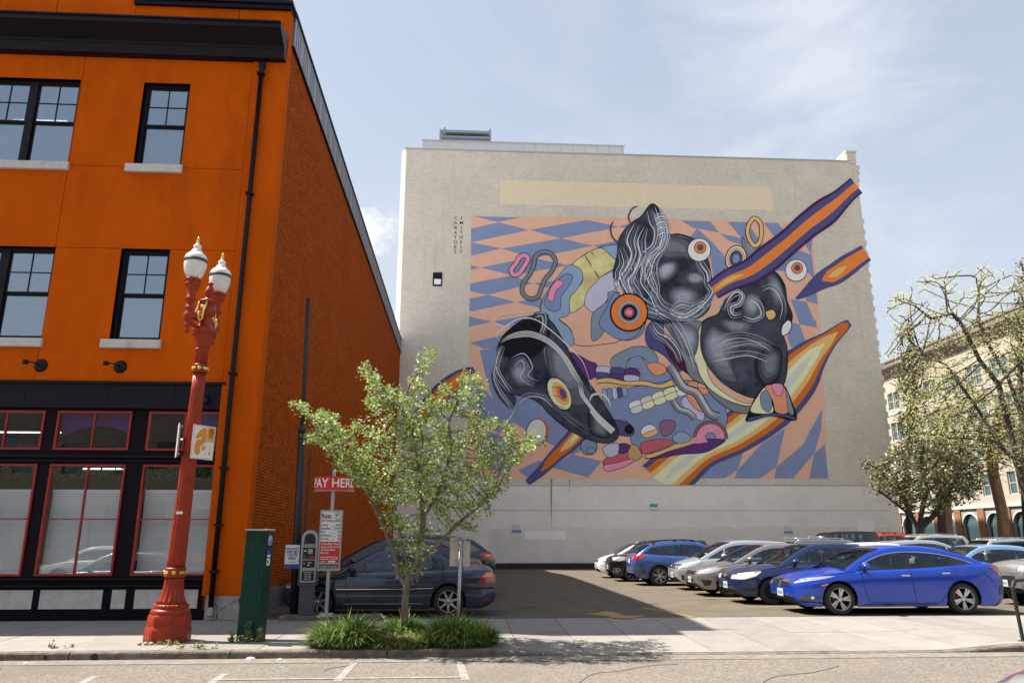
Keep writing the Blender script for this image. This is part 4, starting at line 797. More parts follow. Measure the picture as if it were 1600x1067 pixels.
# striped squiggles
def squiggle(P, w_):
    for m, k in (('m_black', 1.25), ('m_grey', 1.0)): stroke('squiggle', P, w_ * k, m, taper=False)
    for o_ in (-.16, -.02, .12): stroke('squiggle', [(x + w_ * o_ * .8 + w_ * .2, y - w_ * o_ - w_ * .16) for x, y in P], w_ * .09, 'm_white')
squiggle(T(C6, [(680, 290), (720, 350), (770, 430), (850, 465), (900, 540), (940, 600), (1000, 620)]), 11); squiggle(T(C6, [(700, 510), (740, 570), (800, 590), (845, 630)]), 8)
# --- dark masses
D = 'dark_masses'
blob(D, [(1036, 498), (1075, 500), (1108, 508), (1094, 540), (1094, 580), (1108, 612), (1128, 632), (1150, 644), (1180, 645), (1180, 634), (1150, 630), (1125, 612), (1080, 590), (1068, 560), (1050, 525)], 'm_grey', 1.2)
blob(D, [(1100, 500), (1085, 540), (1088, 570), (1102, 600), (1130, 622), (1165, 634), (1180, 630), (1175, 618), (1140, 606), (1110, 570), (1108, 530), (1120, 508)], 'm_cream', 1.2)
blob(D, [(1104, 560), (1120, 590), (1150, 612), (1178, 622), (1176, 630), (1150, 625), (1112, 596)], 'm_peach', .9); blob(D, [(1135, 600), (1158, 616), (1180, 622), (1170, 612)], 'm_burnt', .6)
blob(D, [(964, 400), (968, 372), (985, 350), (1002, 338), (1016, 320), (1026, 322), (1034, 336), (1041, 352), (1044, 366), (1062, 366), (1088, 376), (1104, 400), (1111, 430), (1113, 462), (1104, 488), (1082, 500), (1040, 505), (1008, 496), (984, 478), (974, 450), (958, 432)], 'm_coal', 1.6)
blob(D, [(1036, 372), (1062, 368), (1084, 380), (1072, 398), (1050, 402), (1032, 400)], 'm_slate', .6); blob(D, [(1028, 425), (1038, 412), (1056, 410), (1050, 426), (1040, 436)], 'm_slate', 0)
blob(D, [(1050, 452), (1072, 448), (1092, 460), (1086, 476), (1062, 484), (1046, 470)], 'm_slate', 0)
blob(D, [(1096, 512), (1104, 498), (1122, 490), (1132, 470), (1150, 455), (1176, 440), (1196, 422), (1212, 425), (1226, 445), (1230, 470), (1238, 492), (1234, 508), (1220, 512), (1230, 545), (1228, 590), (1214, 614), (1180, 622), (1142, 606), (1112, 580), (1096, 548)], 'm_coal', 1.4)
blob(D, [(1166, 470), (1176, 458), (1186, 470), (1178, 486)], 'm_slate', 0); blob(D, [(1160, 370), (1166, 378), (1184, 385), (1196, 398), (1188, 412), (1166, 412), (1160, 392)], 'm_slate', .9)
blob(D, [(776, 560), (780, 535), (796, 515), (820, 498), (846, 492), (866, 508), (884, 540), (902, 572), (922, 600), (944, 632), (962, 662), (966, 682), (950, 692), (918, 686), (884, 668), (858, 646), (838, 626), (812, 618), (790, 612), (784, 590)], 'm_coal', 1.5)
blob(D, [(780, 548), (786, 524), (812, 504), (842, 496), (860, 512), (852, 540), (830, 560), (800, 560)], 'm_black', .6); blob(D, [(850, 545), (880, 545), (905, 590), (930, 630), (900, 640), (865, 600)], 'm_slate', 0)
blob(D, [(768, 588), (772, 572), (782, 558), (796, 560), (790, 576), (784, 592), (792, 612), (806, 622), (800, 638), (786, 628), (774, 610)], 'm_coal', 1.0)
blob(D, [(834, 492), (842, 487), (856, 492), (857, 508), (852, 528), (843, 520), (845, 505)], 'm_coal', .9)
TN = []
for k in range(7):
    t = k / 6; c = tuple(a + (b - a) * t ** 1.3 for a, b in zip((.020, .024, .036), (.46, .50, .57))); paint('m_tone_%d' % k, c, .14); TN.append('m_tone_%d' % k)
def shade_blob(P, focus, lo, hi, n=5, shrink=.8):
    """airbrushed light built up in nested coats towards a focus"""
    fx_, fy_ = focus; part_ = 'airbrushed_tone#%d' % (fx_ * 10 + fy_)
    for k in range(n):
        s_ = 1 - shrink * k / n; put(part_, smooth_curve([(fx_ + (x - fx_) * s_, fy_ + (y - fy_) * s_) for x, y in P], True, 5), TN[int(round(lo + (hi - lo) * k / (n - 1)))])
shade_blob([(1099, 525), (1112, 506), (1128, 514), (1150, 520), (1160, 540), (1146, 572), (1156, 606), (1130, 600), (1106, 572), (1097, 548)], (1118, 535), 1, 5)
shade_blob([(1158, 470), (1172, 456), (1188, 462), (1190, 484), (1176, 500), (1162, 492)], (1176, 474), 1, 5); shade_blob([(1120, 500), (1150, 500), (1180, 506), (1170, 520), (1140, 520)], (1150, 508), 1, 4, 4)
shade_blob([(1196, 430), (1210, 428), (1222, 446), (1226, 470), (1214, 484), (1202, 462)], (1216, 452), 1, 4, 4); shade_blob([(1180, 560), (1206, 540), (1222, 550), (1218, 590), (1196, 606), (1182, 590)], (1206, 566), 0, 3, 4)
shade_blob([(1030, 372), (1064, 370), (1090, 384), (1096, 410), (1070, 404), (1036, 404)], (1052, 384), 1, 3, 4); shade_blob([(1024, 424), (1036, 410), (1058, 408), (1058, 426), (1042, 440), (1028, 440)], (1040, 420), 1, 6)
shade_blob([(1046, 452), (1072, 446), (1094, 458), (1090, 478), (1064, 488), (1046, 474)], (1066, 464), 1, 5); shade_blob([(1070, 428), (1090, 424), (1104, 438), (1090, 446), (1072, 442)], (1088, 434), 1, 5, 4)
shade_blob([(852, 540), (880, 545), (906, 590), (932, 632), (900, 644), (864, 604)], (876, 566), 1, 4); shade_blob([(796, 574), (812, 562), (828, 574), (836, 600), (816, 606), (800, 596)], (812, 582), 1, 5); shade_blob([(920, 640), (946, 664), (950, 684), (922, 676)], (940, 672), 0, 3, 4)
shade_blob([(1046, 508), (1076, 506), (1092, 520), (1086, 556), (1066, 548)], (1076, 526), 2, 5, 4)
# flowing strands over the dark masses
S_ = 'strands'
def fan(path, n, spread, w_=1.4, ms=('m_mist', 'm_grey', 'm_white', 'm_slate'), seed=1, wob=2.0):
    r_ = random.Random(seed)
    for k in range(n):
        t = (k / (n - 1) - .5) if n > 1 else 0; P = []
        for i, (x, y) in enumerate(path):
            a = path[max(i - 1, 0)]; b = path[min(i + 1, len(path) - 1)]; dx, dy = b[0] - a[0], b[1] - a[1]; q = math.hypot(dx, dy); o_ = t * spread * (1 + .25 * math.sin(i * 1.7 + k)); P.append((x - dy / q * o_ + r_.uniform(-1, 1) * wob * .3, y + dx / q * o_ + r_.uniform(-1, 1) * wob * .3))
        stroke(S_, P, w_ * r_.uniform(.7, 1.3), ms[k % len(ms)])
fan([(1020, 326), (1028, 345), (1032, 362), (1026, 385), (1012, 402), (1004, 425), (1010, 450)], 7, 20, 1.7, seed=2)
fan([(1026, 330), (1036, 348), (1040, 364), (1036, 384), (1020, 404), (1016, 428), (1024, 452), (1016, 474)], 8, 16, 1.2, seed=22)
fan([(1004, 400), (1016, 420), (1010, 440), (1022, 460), (1034, 480), (1060, 492)], 7, 18, 1.3, seed=23)
fan([(978, 400), (986, 420), (980, 440), (992, 460), (1010, 478), (1030, 490), (1050, 500)], 6, 14, 1.2, seed=24)
fan([(1098, 470), (1080, 478), (1064, 476), (1052, 486), (1066, 496), (1088, 494), (1104, 480)], 5, 10, 1.1, seed=25)
fan([(1120, 548), (1146, 540), (1170, 536), (1192, 540), (1206, 550)], 4, 7, 1.0, seed=26)
fan([(1048, 500), (1060, 516), (1072, 536), (1080, 560), (1086, 580)], 5, 12, 1.2, seed=27)
fan([(786, 540), (778, 556), (776, 576), (786, 596), (798, 612)], 5, 9, 1.1, seed=28)
fan([(830, 612), (852, 622), (872, 638), (896, 656), (924, 676)], 3, 8, .9, ms=('m_slate', 'm_grey'), seed=29)
fan([(1000, 352), (992, 375), (996, 398), (986, 420), (976, 440), (985, 462), (1000, 480)], 8, 26, 1.8, seed=3)
fan([(968, 388), (974, 410), (968, 430), (978, 455), (992, 476), (1015, 488), (1042, 492)], 5, 12, 1.7, seed=4)
for k in range(9): stroke(S_, [(1022 + k * .8, 340 + 4.2 * k), (1030 + k * .6, 334 + 4.3 * k), (1040 + k * .2, 336 + 4.0 * k)], 1.5, ('m_mist', 'm_white')[k % 2])
fan([(1088, 398), (1094, 415), (1104, 428), (1106, 444), (1112, 456), (1104, 470), (1088, 480), (1068, 490), (1048, 484)], 6, 12, 1.5, seed=5)
fan([(1046, 488), (1064, 496), (1084, 490), (1100, 476), (1112, 462)], 5, 12, 1.2, seed=6)
fan([(1132, 486), (1138, 468), (1150, 456), (1160, 462), (1154, 474), (1142, 480), (1146, 492), (1160, 490)], 5, 9, 1.4, seed=7); fan([(1172, 466), (1186, 476), (1190, 492), (1176, 500), (1160, 494)], 4, 8, 1.2, seed=8)
fan([(1112, 540), (1135, 528), (1160, 524), (1185, 530), (1210, 545)], 3, 10, 1.0, seed=9); fan([(1112, 560), (1140, 556), (1170, 552), (1200, 560)], 3, 8, 1.1, seed=10); fan([(1190, 452), (1204, 448), (1218, 458), (1226, 478), (1222, 500)], 3, 6, 1.0, seed=11)
fan([(1016, 506), (1028, 520), (1044, 530), (1058, 548), (1064, 566)], 6, 14, 1.8, seed=12)
fan([(836, 492), (848, 492), (850, 508), (846, 522)], 3, 6, 1.4, seed=13); fan([(784, 556), (774, 572), (772, 592), (782, 612), (796, 632), (800, 640)], 4, 6, 1.2, seed=14)
fan([(800, 566), (816, 560), (826, 574), (820, 588), (836, 600)], 4, 12, 2.2, ms=('m_mist', 'm_slate', 'm_grey'), seed=15); fan([(806, 628), (826, 618), (848, 620), (866, 634)], 3, 6, 1.2, seed=16)
for k in range(4): stroke(S_, [(782 + k, 536 - 2 * k), (800 + k, 528 - 2.4 * k), (830, 526 - 2.6 * k), (858 + k, 538 - 2 * k), (880 + k * 1.6, 560 - k), (896 + k * 2, 588 - k), (906 + 2 * k, 600)], 1.3, 'm_white')
stroke(S_, [(782, 534), (776, 524), (790, 510), (812, 498), (838, 500), (868, 522), (892, 545), (912, 568), (925, 610)], 1.6, 'm_white'); stroke(S_, [(846, 486), (806, 488), (782, 492), (772, 502), (786, 510), (806, 506)], 2.2, 'm_pale')
for k in range(3): stroke(S_, [(904 + 2.4 * k, 600), (908 + 2.4 * k, 618), (924 + 2.4 * k, 640), (940 + 2.4 * k, 664)], 1.5, 'm_white')
ribbon(S_, [(924, 640, 4), (938, 656, 5), (958, 674, 5)], [('m_pale', 1, 0, 1)]); stroke(S_, [(921, 628), (926, 617), (940, 616), (950, 624), (954, 636)], 3.4, 'm_pale')
stroke(S_, [(988, 352), (982, 340), (988, 326), (998, 322)], 2.4, 'm_coal'); stroke(S_, [(974, 385), (958, 372), (954, 356), (959, 345)], 2.4, 'm_coal'); stroke(S_, [(742, 640), (762, 662), (790, 660), (804, 640)], 2.4, 'm_pale')
# --- rings, discs, links
K = 'rings_and_discs'
for cx, cy, r_ in ((1092.5, 390.5, 18), (1244, 422.5, 17)):
    K = 'ringed_disc#%d' % cx; disc(K, cx, cy, r_, r_, 'm_white', 0, 1.1); disc(K, cx + 1.5, cy - 3.5, r_ * .52, r_ * .52, 'm_orange', 0, .9); disc(K, cx + 1.8, cy - 3.8, r_ * .26, r_ * .26, 'm_navy', 0, .5)
cx, cy = 983, 488; K = 'ringed_disc#3'
for r_, m in ((30, 'm_black'), (28, 'm_orange'), (17, 'm_mist'), (14, 'm_grey'), (12, 'm_black'), (8, 'm_rose'), (5, 'm_pink')): disc(K, cx, cy, r_, r_, m, 0, .5)
K = 'tilted_disc#1'
for cx, cy, rx, ry, rot, n in ((874, 615, 15, 27, -.5, 3),):
    for k, m in zip((1.08, 1.0, .74, .5, .3), ('m_black', 'm_cream', 'm_lorange', 'm_orange', 'm_navy')): disc(K, cx + (1 - k) * 8, cy, rx * k, ry * k, m, rot)
    for t in (-.6, -.2, .2, .6): stroke(K, [(cx - 14, cy + t * 30 - 4), (cx, cy + t * 36 - 2), (cx + 12, cy + t * 30 + 6)], .8, 'm_black')
def link_ring(P, w_, m, dark='m_black'): K = 'link_ring#%d' % P[0][0]; stroke(K, P, w_ + 2.2, dark, True); stroke(K, P, w_, m, True)
link_ring([(1170, 352), (1178, 341), (1188, 348), (1190, 362), (1187, 378), (1179, 384), (1171, 374), (1168, 362)], 5, 'm_lorange')
link_ring([(812, 402), (820, 399), (825, 405), (818, 418), (810, 428), (802, 429), (799, 421), (806, 412)], 6, 'm_pink')
link_ring([(836, 402), (846, 394), (860, 396), (868, 408), (862, 424), (852, 436), (846, 450), (840, 464), (826, 466), (816, 456), (818, 442), (828, 428), (834, 414)], 5, 'm_grey')
link_ring([(797, 691), (803, 687), (811, 691), (812, 698), (804, 702), (798, 698)], 3, 'm_burnt')
cx, cy = 1150, 404; K = 'ringed_disc#4'
for r_, m in ((20, 'm_black'), (19, 'm_white'), (16, 'm_lorange'), (12, 'm_navy'), (7, 'm_blue')): disc(K, cx, cy, r_ * .82, r_ * 1.05, m, .2, .6)
K = 'cone_disc#1'
disc(K, 840, 675, 17.5, 22, 'm_black', .2); disc(K, 841, 674, 16.5, 21, 'm_burnt', .2); disc(K, 838, 675, 15.5, 21, 'm_pale', .2, 1); put(K, T(C5, [(443, 795), (510, 715), (535, 740), (525, 790)]), 'm_cream'); put(K, T(C5, [(443, 795), (525, 770), (522, 805)]), 'm_black')
K = 'pale_shape#1'; blob(K, [(1222, 510), (1232, 500), (1237, 508), (1232, 520), (1222, 524)], 'm_white', 1.2); K = 'pale_shape#2'; blob(K, [(1196, 488), (1208, 484), (1212, 494), (1202, 500)], 'm_lorange', 1)
# top-right ribbon passes over the masses
ribbon('upper_ribbon', [(1114, 454, 15), (1140, 437, 18), (1172, 424, 20), (1200, 404, 22), (1232, 378, 20), (1262, 352, 21), (1290, 331, 22), (1312, 313, 17), (1326, 300, 15), (1338.5, 290, 15)], [('m_purple', 1, 0, 1), ('m_navy', .80, 0, 1), ('m_orange', .34, 0, 1), ('m_lorange', .18, .03, .2)])
# small domed shape on the lower ribbon
K = 'domed_shape#1'
blob(K, T(C4, [(605, 650), (615, 590), (660, 490), (720, 430), (800, 408), (850, 430), (890, 520), (918, 640), (760, 615)]), 'm_black', .8)
blob(K, T(C4, [(625, 580), (670, 490), (725, 430), (760, 520), (770, 590), (690, 600)]), 'm_cream', .8); blob(K, T(C4, [(720, 430), (770, 412), (830, 415), (860, 480), (870, 590), (790, 590), (770, 520)]), 'm_salmon', .8)
blob(K, T(C4, [(760, 415), (830, 412), (830, 470), (795, 485)]), 'm_pink', .8); blob(K, T(C4, [(690, 480), (730, 450), (765, 530), (745, 590), (700, 560)]), 'm_steel', .8); blob(K, T(C4, [(855, 440), (890, 540), (905, 600), (870, 590)]), 'm_steel', .8); stroke(K, T(C4, [(610, 638), (690, 620), (780, 606), (860, 615), (912, 632)]), 4, 'm_navy', taper=False)
for part, (mb, ms) in PM.items():
    o = MB.build(mb, part.split('#')[0], [MATS[m] for m in ms], mural)
# signature letters down the wall
for word, px in (('CARATOES', 712.2), ('SMITHE17', 721)):
    for k, ch in enumerate(word):
        p = on_y(px - k * .13, 341 + k * 7.55, YW - .006); text('painted_letter', ch, .36, 'ink_black', face_y(p.x, p.y, p.z), mural, thick=.004)
# small signs on the wall
def wall_sign(px0, py0, px1, py1, lines, foot, label, cols_=('sign_white', 'sign_blue')):
    a, b = on_y(px0, py0, YW), on_y(px1, py1, YW); cx, cz = (a.x + b.x) / 2, (a.z + b.z) / 2; w_, h_ = b.x - a.x, a.z - b.z
    t = thing('wall_sign', label, 'sign', (cx, YW - .02, cz)); mb = MB(); mb.rbox(-w_ / 2, w_ / 2, -.012, .012, -h_ / 2, h_ / 2, .004); mb.build('panel', cols_[0], t)
    mb = MB(); mb.box(-w_ / 2 + .02, w_ / 2 - .02, -.016, -.0125, -h_ / 2 + .02, -h_ / 2 + foot * h_); mb.build('foot_band', cols_[1], t)
    for i, (s_, z, hh) in enumerate(lines): text('lettering', s_, hh, 'ink_blue' if z > -.2 else 'ink_white', face_y(0, -.0175, z * h_), t, width=w_ * .8)
wall_sign(799, 818, 814.5, 832, [('VEHICLES WITHOUT', .36, .07), ('PAYMENT SUBJECT', .2, .07), ('TO PENALTY FEE', .04, .07), ('OR IMPOUND', -.12, .07), ('CITYCENTER', -.36, .09)], .3, 'small white and blue notice on the left of the grey wall, beside the pale patch')
wall_sign(1223.5, 821, 1239, 833.5, [('VEHICLES WITHOUT', .36, .07), ('PAYMENT SUBJECT', .2, .07), ('TO PENALTY FEE', .04, .07), ('OR IMPOUND', -.12, .07), ('CITYCENTER', -.36, .09)], .3, 'small white and blue parking notice on the grey wall above the cars')
wall_sign(1015, 787, 1027.5, 796, [('CLEAN & SAFE', .05, .1)], .45, 'small teal sign high on the grey wall under the mural', ('ink_teal', 'sign_white'))
# ================================================================= STREET FURNITURE
# twin-globe lamp post
LX, LY, LZ = -4.975, 13.92, walk_z(-5, 13.92)
lp = thing('street_lamp', 'ornate red twin-globe lamp post with gold bands on the sidewalk in front of the storefront', 'street lamp', (LX, LY, LZ))
lp.rotation_euler = (0, R(.95), 0)
mb = MB()
mb.lathe([(.37, 0), (.37, .20), (.355, .235), (.347, .25), (.347, .38), (.335, .42), (.32, .44), (.32, .455)], (0, 0, 0), 8, smooth=False)
for k in range(8):       # raised panels on the plinth faces
    a = 2 * math.pi * (k + 1) / 8; M = Matrix.Rotation(a, 4, 'Z'); mb.rbox(.320, .350, -.10, .10, .045, .175, .006, M=M); mb.rbox(.312, .327, -.09, .09, .275, .36, .006, M=M)
mb.lathe([(.31, .45), (.315, .47), (.315, .50), (.285, .52), (.27, .53), (.285, .55), (.285, .575), (.255, .60)], (0, 0, 0), 32)
for k in range(28): a = 2 * math.pi * k / 28; mb.lathe([(.0, -.014), (.014, -.006), (.016, 0), (.014, .006), (0, .014)], (.274 * math.cos(a), .274 * math.sin(a), .585), 6)
plinth = mb.build('plinth', 'lamp_red', lp)
mb = MB(); mb.lathe([(.253, .60), (.220, .66), (.190, .74), (.170, .84), (.158, .95), (.154, 1.04)], (0, 0, 0), 96, flute=.10, nfl=16)
mb.lathe([(.150, 1.18), (.148, 1.3), (.142, 2.0), (.128, 3.2), (.114, 4.2), (.111, 4.58)], (0, 0, 0), 96, flute=.09, nfl=16); mb.build('shaft', 'lamp_red', lp)
for z, r_ in ((1.04, .180), (4.60, .140)):
    mb = MB(); mb.lathe([(r_ - .03, z - .01), (r_, z), (r_, z + .02), (r_ - .012, z + .03), (r_ - .012, z + .11), (r_, z + .12), (r_, z + .135), (r_ - .04, z + .155)], (0, 0, 0), 32)
    band = mb.build('band', 'lamp_red', lp)
    for k in range(8):
        a = 2 * math.pi * k / 8 + .2; M = Matrix.Translation((0, 0, z + .07)) @ Matrix.Rotation(a, 4, 'Z'); mb = MB()
        if k % 2: mb.rbox(r_ - .016, r_ + .006, -.045, .045, -.025, .025, .004, M=M)
        else: mb.lathe([(0, .0), (.034, .004), (.038, .012), (.03, .024), (0, .028)], (0, 0, 0), 14, M=M @ Matrix.Translation((r_ - .02, 0, 0)) @ Matrix.Rotation(math.pi / 2, 4, 'Y'))
        mb.build('gold_boss', 'gold', band)
mb = MB(); mb.lathe([(.108, 4.75), (.112, 4.98), (.125, 5.0), (.13, 5.03), (.115, 5.05)], (0, 0, 0), 96, flute=.08, nfl=16)
mb.lathe([(a, b if b < 5.7 else 5.7 + (b - 5.7) * .62) for a, b in [(.115, 5.04), (.13, 5.10), (.155, 5.22), (.195, 5.33), (.215, 5.36), (.215, 5.41), (.19, 5.44), (.15, 5.45), (.12, 5.50), (.10, 5.58), (.11, 5.66), (.15, 5.72), (.15, 5.98), (.10, 6.0), (.16, 6.06), (.175, 6.09), (.16, 6.12), (.10, 6.15), (.07, 6.20), (.06, 6.27), (.085, 6.33), (.095, 6.40), (.075, 6.50), (.045, 6.60), (.04, 6.63), (.055, 6.66), (.055, 6.69), (.02, 6.71), (0, 6.715)]], (0, 0, 0), 28)
for k in range(20): a = 2 * math.pi * k / 20; mb.rbox(.165, .205, -.018, .018, 5.29, 5.345, .006, M=Matrix.Rotation(a, 4, 'Z'))
mb.build('capital', 'lamp_red', lp)
def lantern(dx, dy, dz):
    c = Vector((dx, dy, 0)); mb = MB(); z = dz
    mb.lathe([(.0, z - .62), (.02, z - .61), (.045, z - .56), (.035, z - .52), (.03, z - .50), (.06, z - .47), (.065, z - .44), (.04, z - .42), (.07, z - .37), (.095, z - .30), (.095, z - .25), (.06, z - .20), (.055, z - .17), (.085, z - .15), (.085, z - .12), (.065, z - .10), (.065, z + .0), (.10, z + .02), (.10, z + .05), (.075, z + .08), (.085, z + .2), (.12, z + .28), (.135, z + .30), (.135, z + .33), (.10, z + .35), (.14, z + .37), (.15, z + .40), (.12, z + .42)], c, 24)
    mb.tube([Vector((0, 0, z - .22)), Vector((dx * .5, dy * .5, z - .25)), Vector((dx, dy, z - .25))], .075, 10)
    mb.tube([Vector((dx * .25, dy * .25, z - .42)), Vector((dx * .6, dy * .6, z - .43)), Vector((dx, dy, z - .33))], .035, 8); arm = mb.build('lantern_arm', 'lamp_red', lp)
    sd = Vector((-dy, dx, 0)).normalized()
    for s_ in (1, -1):      # gilded scroll on the arm's flank
        mb = MB(); o_ = sd * .085 * s_; P = [(.30, .08), (.34, -.02), (.42, -.12), (.45, -.24), (.55, -.32), (.68, -.28), (.68, -.18), (.60, -.17)]
        mb.tube([Vector((dx * a, dy * a, z + b)) + o_ for a, b in smooth_curve(P, False, 4)], .018, 6); mb.build('gold_scroll', 'gold', arm)
    g = MB(); zz = z + .42; zf_ = lambda L: [(a, zz + (b - zz) * .88) for a, b in L]; g.lathe(zf_([(.10, zz), (.125, zz + .02), (.16, zz + .10), (.185, zz + .20), (.196, zz + .30), (.198, zz + .36)]), c, 28); gl = g.build('globe', 'globe_white', lp)
    g = MB(); g.lathe(zf_([(.200, zz + .36), (.207, zz + .365), (.207, zz + .415), (.200, zz + .42)]), c, 28)
    b_ = g.build('globe_band', 'dark_band', gl)
    for k in range(6): a = 2 * math.pi * k / 6; M = Matrix.Translation(c + Vector((0, 0, zz + .39))) @ Matrix.Rotation(a, 4, 'Z') ; g = MB(); g.rbox(.205, .215, -.02, .02, -.015, .015, .003, M=M); g.build('band_stud', 'gold', b_) if False else b_.data
    g = MB(); g.lathe(zf_([(.198, zz + .42), (.200, zz + .44), (.18, zz + .50), (.14, zz + .55), (.10, zz + .575), (.10, zz + .60), (.085, zz + .63), (.06, zz + .65), (.06, zz + .68), (.075, zz + .70), (.06, zz + .74), (.03, zz + .77), (.025, zz + .80)]), c, 28); cap = g.build('globe_cap', 'lamp_white', gl)
    g = MB(); g.lathe(zf_([(.012, zz + .79), (.035, zz + .81), (.035, zz + .83), (.014, zz + .85), (.03, zz + .87), (.018, zz + .91), (.0, zz + .95)]), c, 12); g.build('finial', 'gold', cap)
m = mat('globe_white', (.80, .79, .77), .25, var=.06, vscale=7, dirt=(.62, .60, .57), dscale=4, dpos=.56); m.node_tree.nodes['Principled BSDF'].inputs['Transmission Weight'].default_value = .15
lantern(-.175, -.40, 5.84); lantern(.02, .42, 5.84)
# its two signs
sg = thing('parking_sign', 'white and orange sign with a hand symbol on the right of the red lamp post', 'sign', (LX + .265, LY + .0, 3.30), R(58), None)
sg.rotation_euler = (0, R(.9), R(52))
mb = MB(); mb.rbox(-.225, .225, -.004, .004, -.30, .30, .003); mb.build('panel', 'sign_white', sg)
def glyph(name, P, m, t, y=-.0075): mb = MB(); V = [(x, y, z) for x, z in P]; mb.add(V, [tuple(q) for q in tessellate_polygon([[Vector((x, z, 0)) for x, z in P]])]); return mb.build(name, m, t)
for z in (-.285, .285): glyph('border', [(-.21, z - .004), (.21, z - .004), (.21, z + .004), (-.21, z + .004)], 'ink_orange', sg)
for x in (-.21, .21): glyph('border', [(x - .004, -.28), (x + .004, -.28), (x + .004, .28), (x - .004, .28)], 'ink_orange', sg)
glyph('orange_block', [(.075, .02), (.205, .02), (.205, .275), (.075, .275)], 'ink_orange', sg); glyph('rule', [(.062, -.28), (.068, -.28), (.068, .275), (.062, .275)], 'ink_orange', sg)
S2 = smooth_curve([(-.06, .24), (.03, .25), (.05, .20), (.045, .02), (-.01, -.03), (-.05, -.09), (-.05, -.19), (-.09, -.235), (-.15, -.20), (-.165, -.09), (-.15, .0), (-.10, .045), (-.06, .05), (-.04, .10), (-.09, .07), (-.15, .05), (-.155, .10)], True, 4)
glyph('hand_symbol', S2, 'ink_orange', sg, -.008)
for k in range(4): glyph('finger', [(-.01 + .018 * k, -.04 - .01 * k), (.004 + .018 * k, -.035 - .01 * k), (-.012 + .016 * k, -.15 + .01 * k), (-.026 + .016 * k, -.145 + .01 * k)], 'ink_orange', sg, -.0085)
mb = MB(); P = [(.165 + .032 * math.cos(t), .20 + .045 * math.sin(t)) for t in np.linspace(0, 2 * math.pi, 20)]; mb.tube([(x - .025, -.010, z) for x, z in P], .006, 4); mb.tube([(.12, -.01, .235), (.165, -.01, .165)], .006, 4); mb.build('no_symbol', 'ink_black', sg)
text('lettering', 'NO', .05, 'ink_black', face_y(.14, -.009, .115), sg); text('lettering', 'STOPPING', .03, 'ink_white', face_y(.14, -.0095, .05), sg, width=.11)
glyph('arrow', [(.134, -.03), (.146, -.03), (.146, -.17), (.165, -.17), (.14, -.23), (.115, -.17), (.134, -.17)], 'ink_orange', sg)
s2 = thing('parking_sign', 'sign seen edge-on from behind on the left of the red lamp post', 'sign', (LX - .14, LY - .13, 3.32), 0)
s2.rotation_euler = (0, R(.9), R(-66)); mb = MB(); mb.rbox(-.15, .15, -.004, .004, -.30, .30, .003); mb.build('panel', 'sign_back', s2)
mb = MB(); mb.box(-.03, .03, .004, .03, -.28, .28); mb.box(.0, .18, .03, .05, .22, .25); mb.box(.0, .18, .03, .05, -.26, -.23); mb.build('bracket', 'galv', s2)
st = thing('sticker', 'small white sticker on the shaft of the red lamp post', 'sticker', (LX + .035, LY - .147, 2.07)); mb = MB(); mb.box(-.055, .055, -.008, .008, -.022, .022); mb.build('paper', 'sign_white', st)
# green pay cabinet
gp = on_z(393, 1003, walk_z(-3.5, 13.85)); GZ = gp.z
gc = thing('pay_cabinet', 'tall dark green metal parking machine standing on the sidewalk between lamp post and meter', 'parking machine', (-3.62, 14.02, GZ), R(-14))
gc.rotation_euler = (0, R(.6), R(-10)); w2, d2, hh = .185, .17, 1.80
mb = MB(); mb.rbox(-w2, w2, -d2, d2, 0, hh, .012); mb.build('cabinet', 'box_green', gc)
mb = MB(); mb.rbox(-w2 - .012, w2 + .012, -d2 - .012, d2 + .012, hh, hh + .03, .008); mb.build('lid', 'box_top', gc)
mb = MB(); mb.rbox(-w2 + .03, w2 - .07, -d2 - .006, -d2 + .01, .88, hh - .08, .004); mb.rbox(-w2 + .03, w2 - .07, -d2 - .006, -d2 + .01, .05, .85, .004); mb.build('door', 'box_green', gc)
mb = MB(); mb.prism([(-.03 + .022 * math.cos(t), 1.52 + .085 * math.sin(t)) for t in np.linspace(0, 6.28, 17)[:-1]], 'y', -d2 - .010, -d2 - .004); mb.build('lock_plate', 'ink_black', gc)
mb = MB(); mb.prism([(.005 + .085 * math.cos(t), 1.64 + .095 * math.sin(t)) for t in np.linspace(0, 6.28, 25)[:-1]], 'x', w2, w2 + .004); dk = mb.build('blue_disc', 'sign_blue', gc)
mb = MB(); P = [(.005 + .070 * math.cos(t), 1.64 + .080 * math.sin(t)) for t in np.linspace(0, 6.28, 25)]; mb.tube([(w2 + .006, a, b) for a, b in P], .006, 4); mb.build('disc_ring', 'sign_white', dk)
text('letter_p', 'P', .13, 'sign_white', Matrix.Translation((w2 + .006, .005, 1.645)) @ Matrix.Rotation(math.pi / 2, 4, 'Z') @ Matrix.Rotation(math.pi / 2, 4, 'X'), dk, thick=.004)
for z0, z1, m in ((1.40, 1.47, 'sign_blue'), (1.36, 1.398, 'sign_white'), (1.22, 1.34, 'sign_white')): mb = MB(); mb.box(w2, w2 + .004, -.06, .07, z0, z1); mb.build('sticker', m, gc)
mb = MB(); mb.lathe([(0, 0), (.03, 0), (.03, .003), (0, .003)], (0, 0, 0), 16, M=Matrix.Translation((w2 + .004, -.02, 1.28)) @ Matrix.Rotation(math.pi / 2, 4, 'Y')); mb.build('red_dot', 'ink_red', gc)
# island kerb for the pay point
isl = thing('island_kerb', 'low concrete island under the pay station and rates sign', 'kerb', (-3.1, 17.15, 0)); mb = MB(); mb.rbox(-.75, 1.35, -.22, .30, -.1, .09, .02); mb.build('kerb_block', 'kerb', isl)
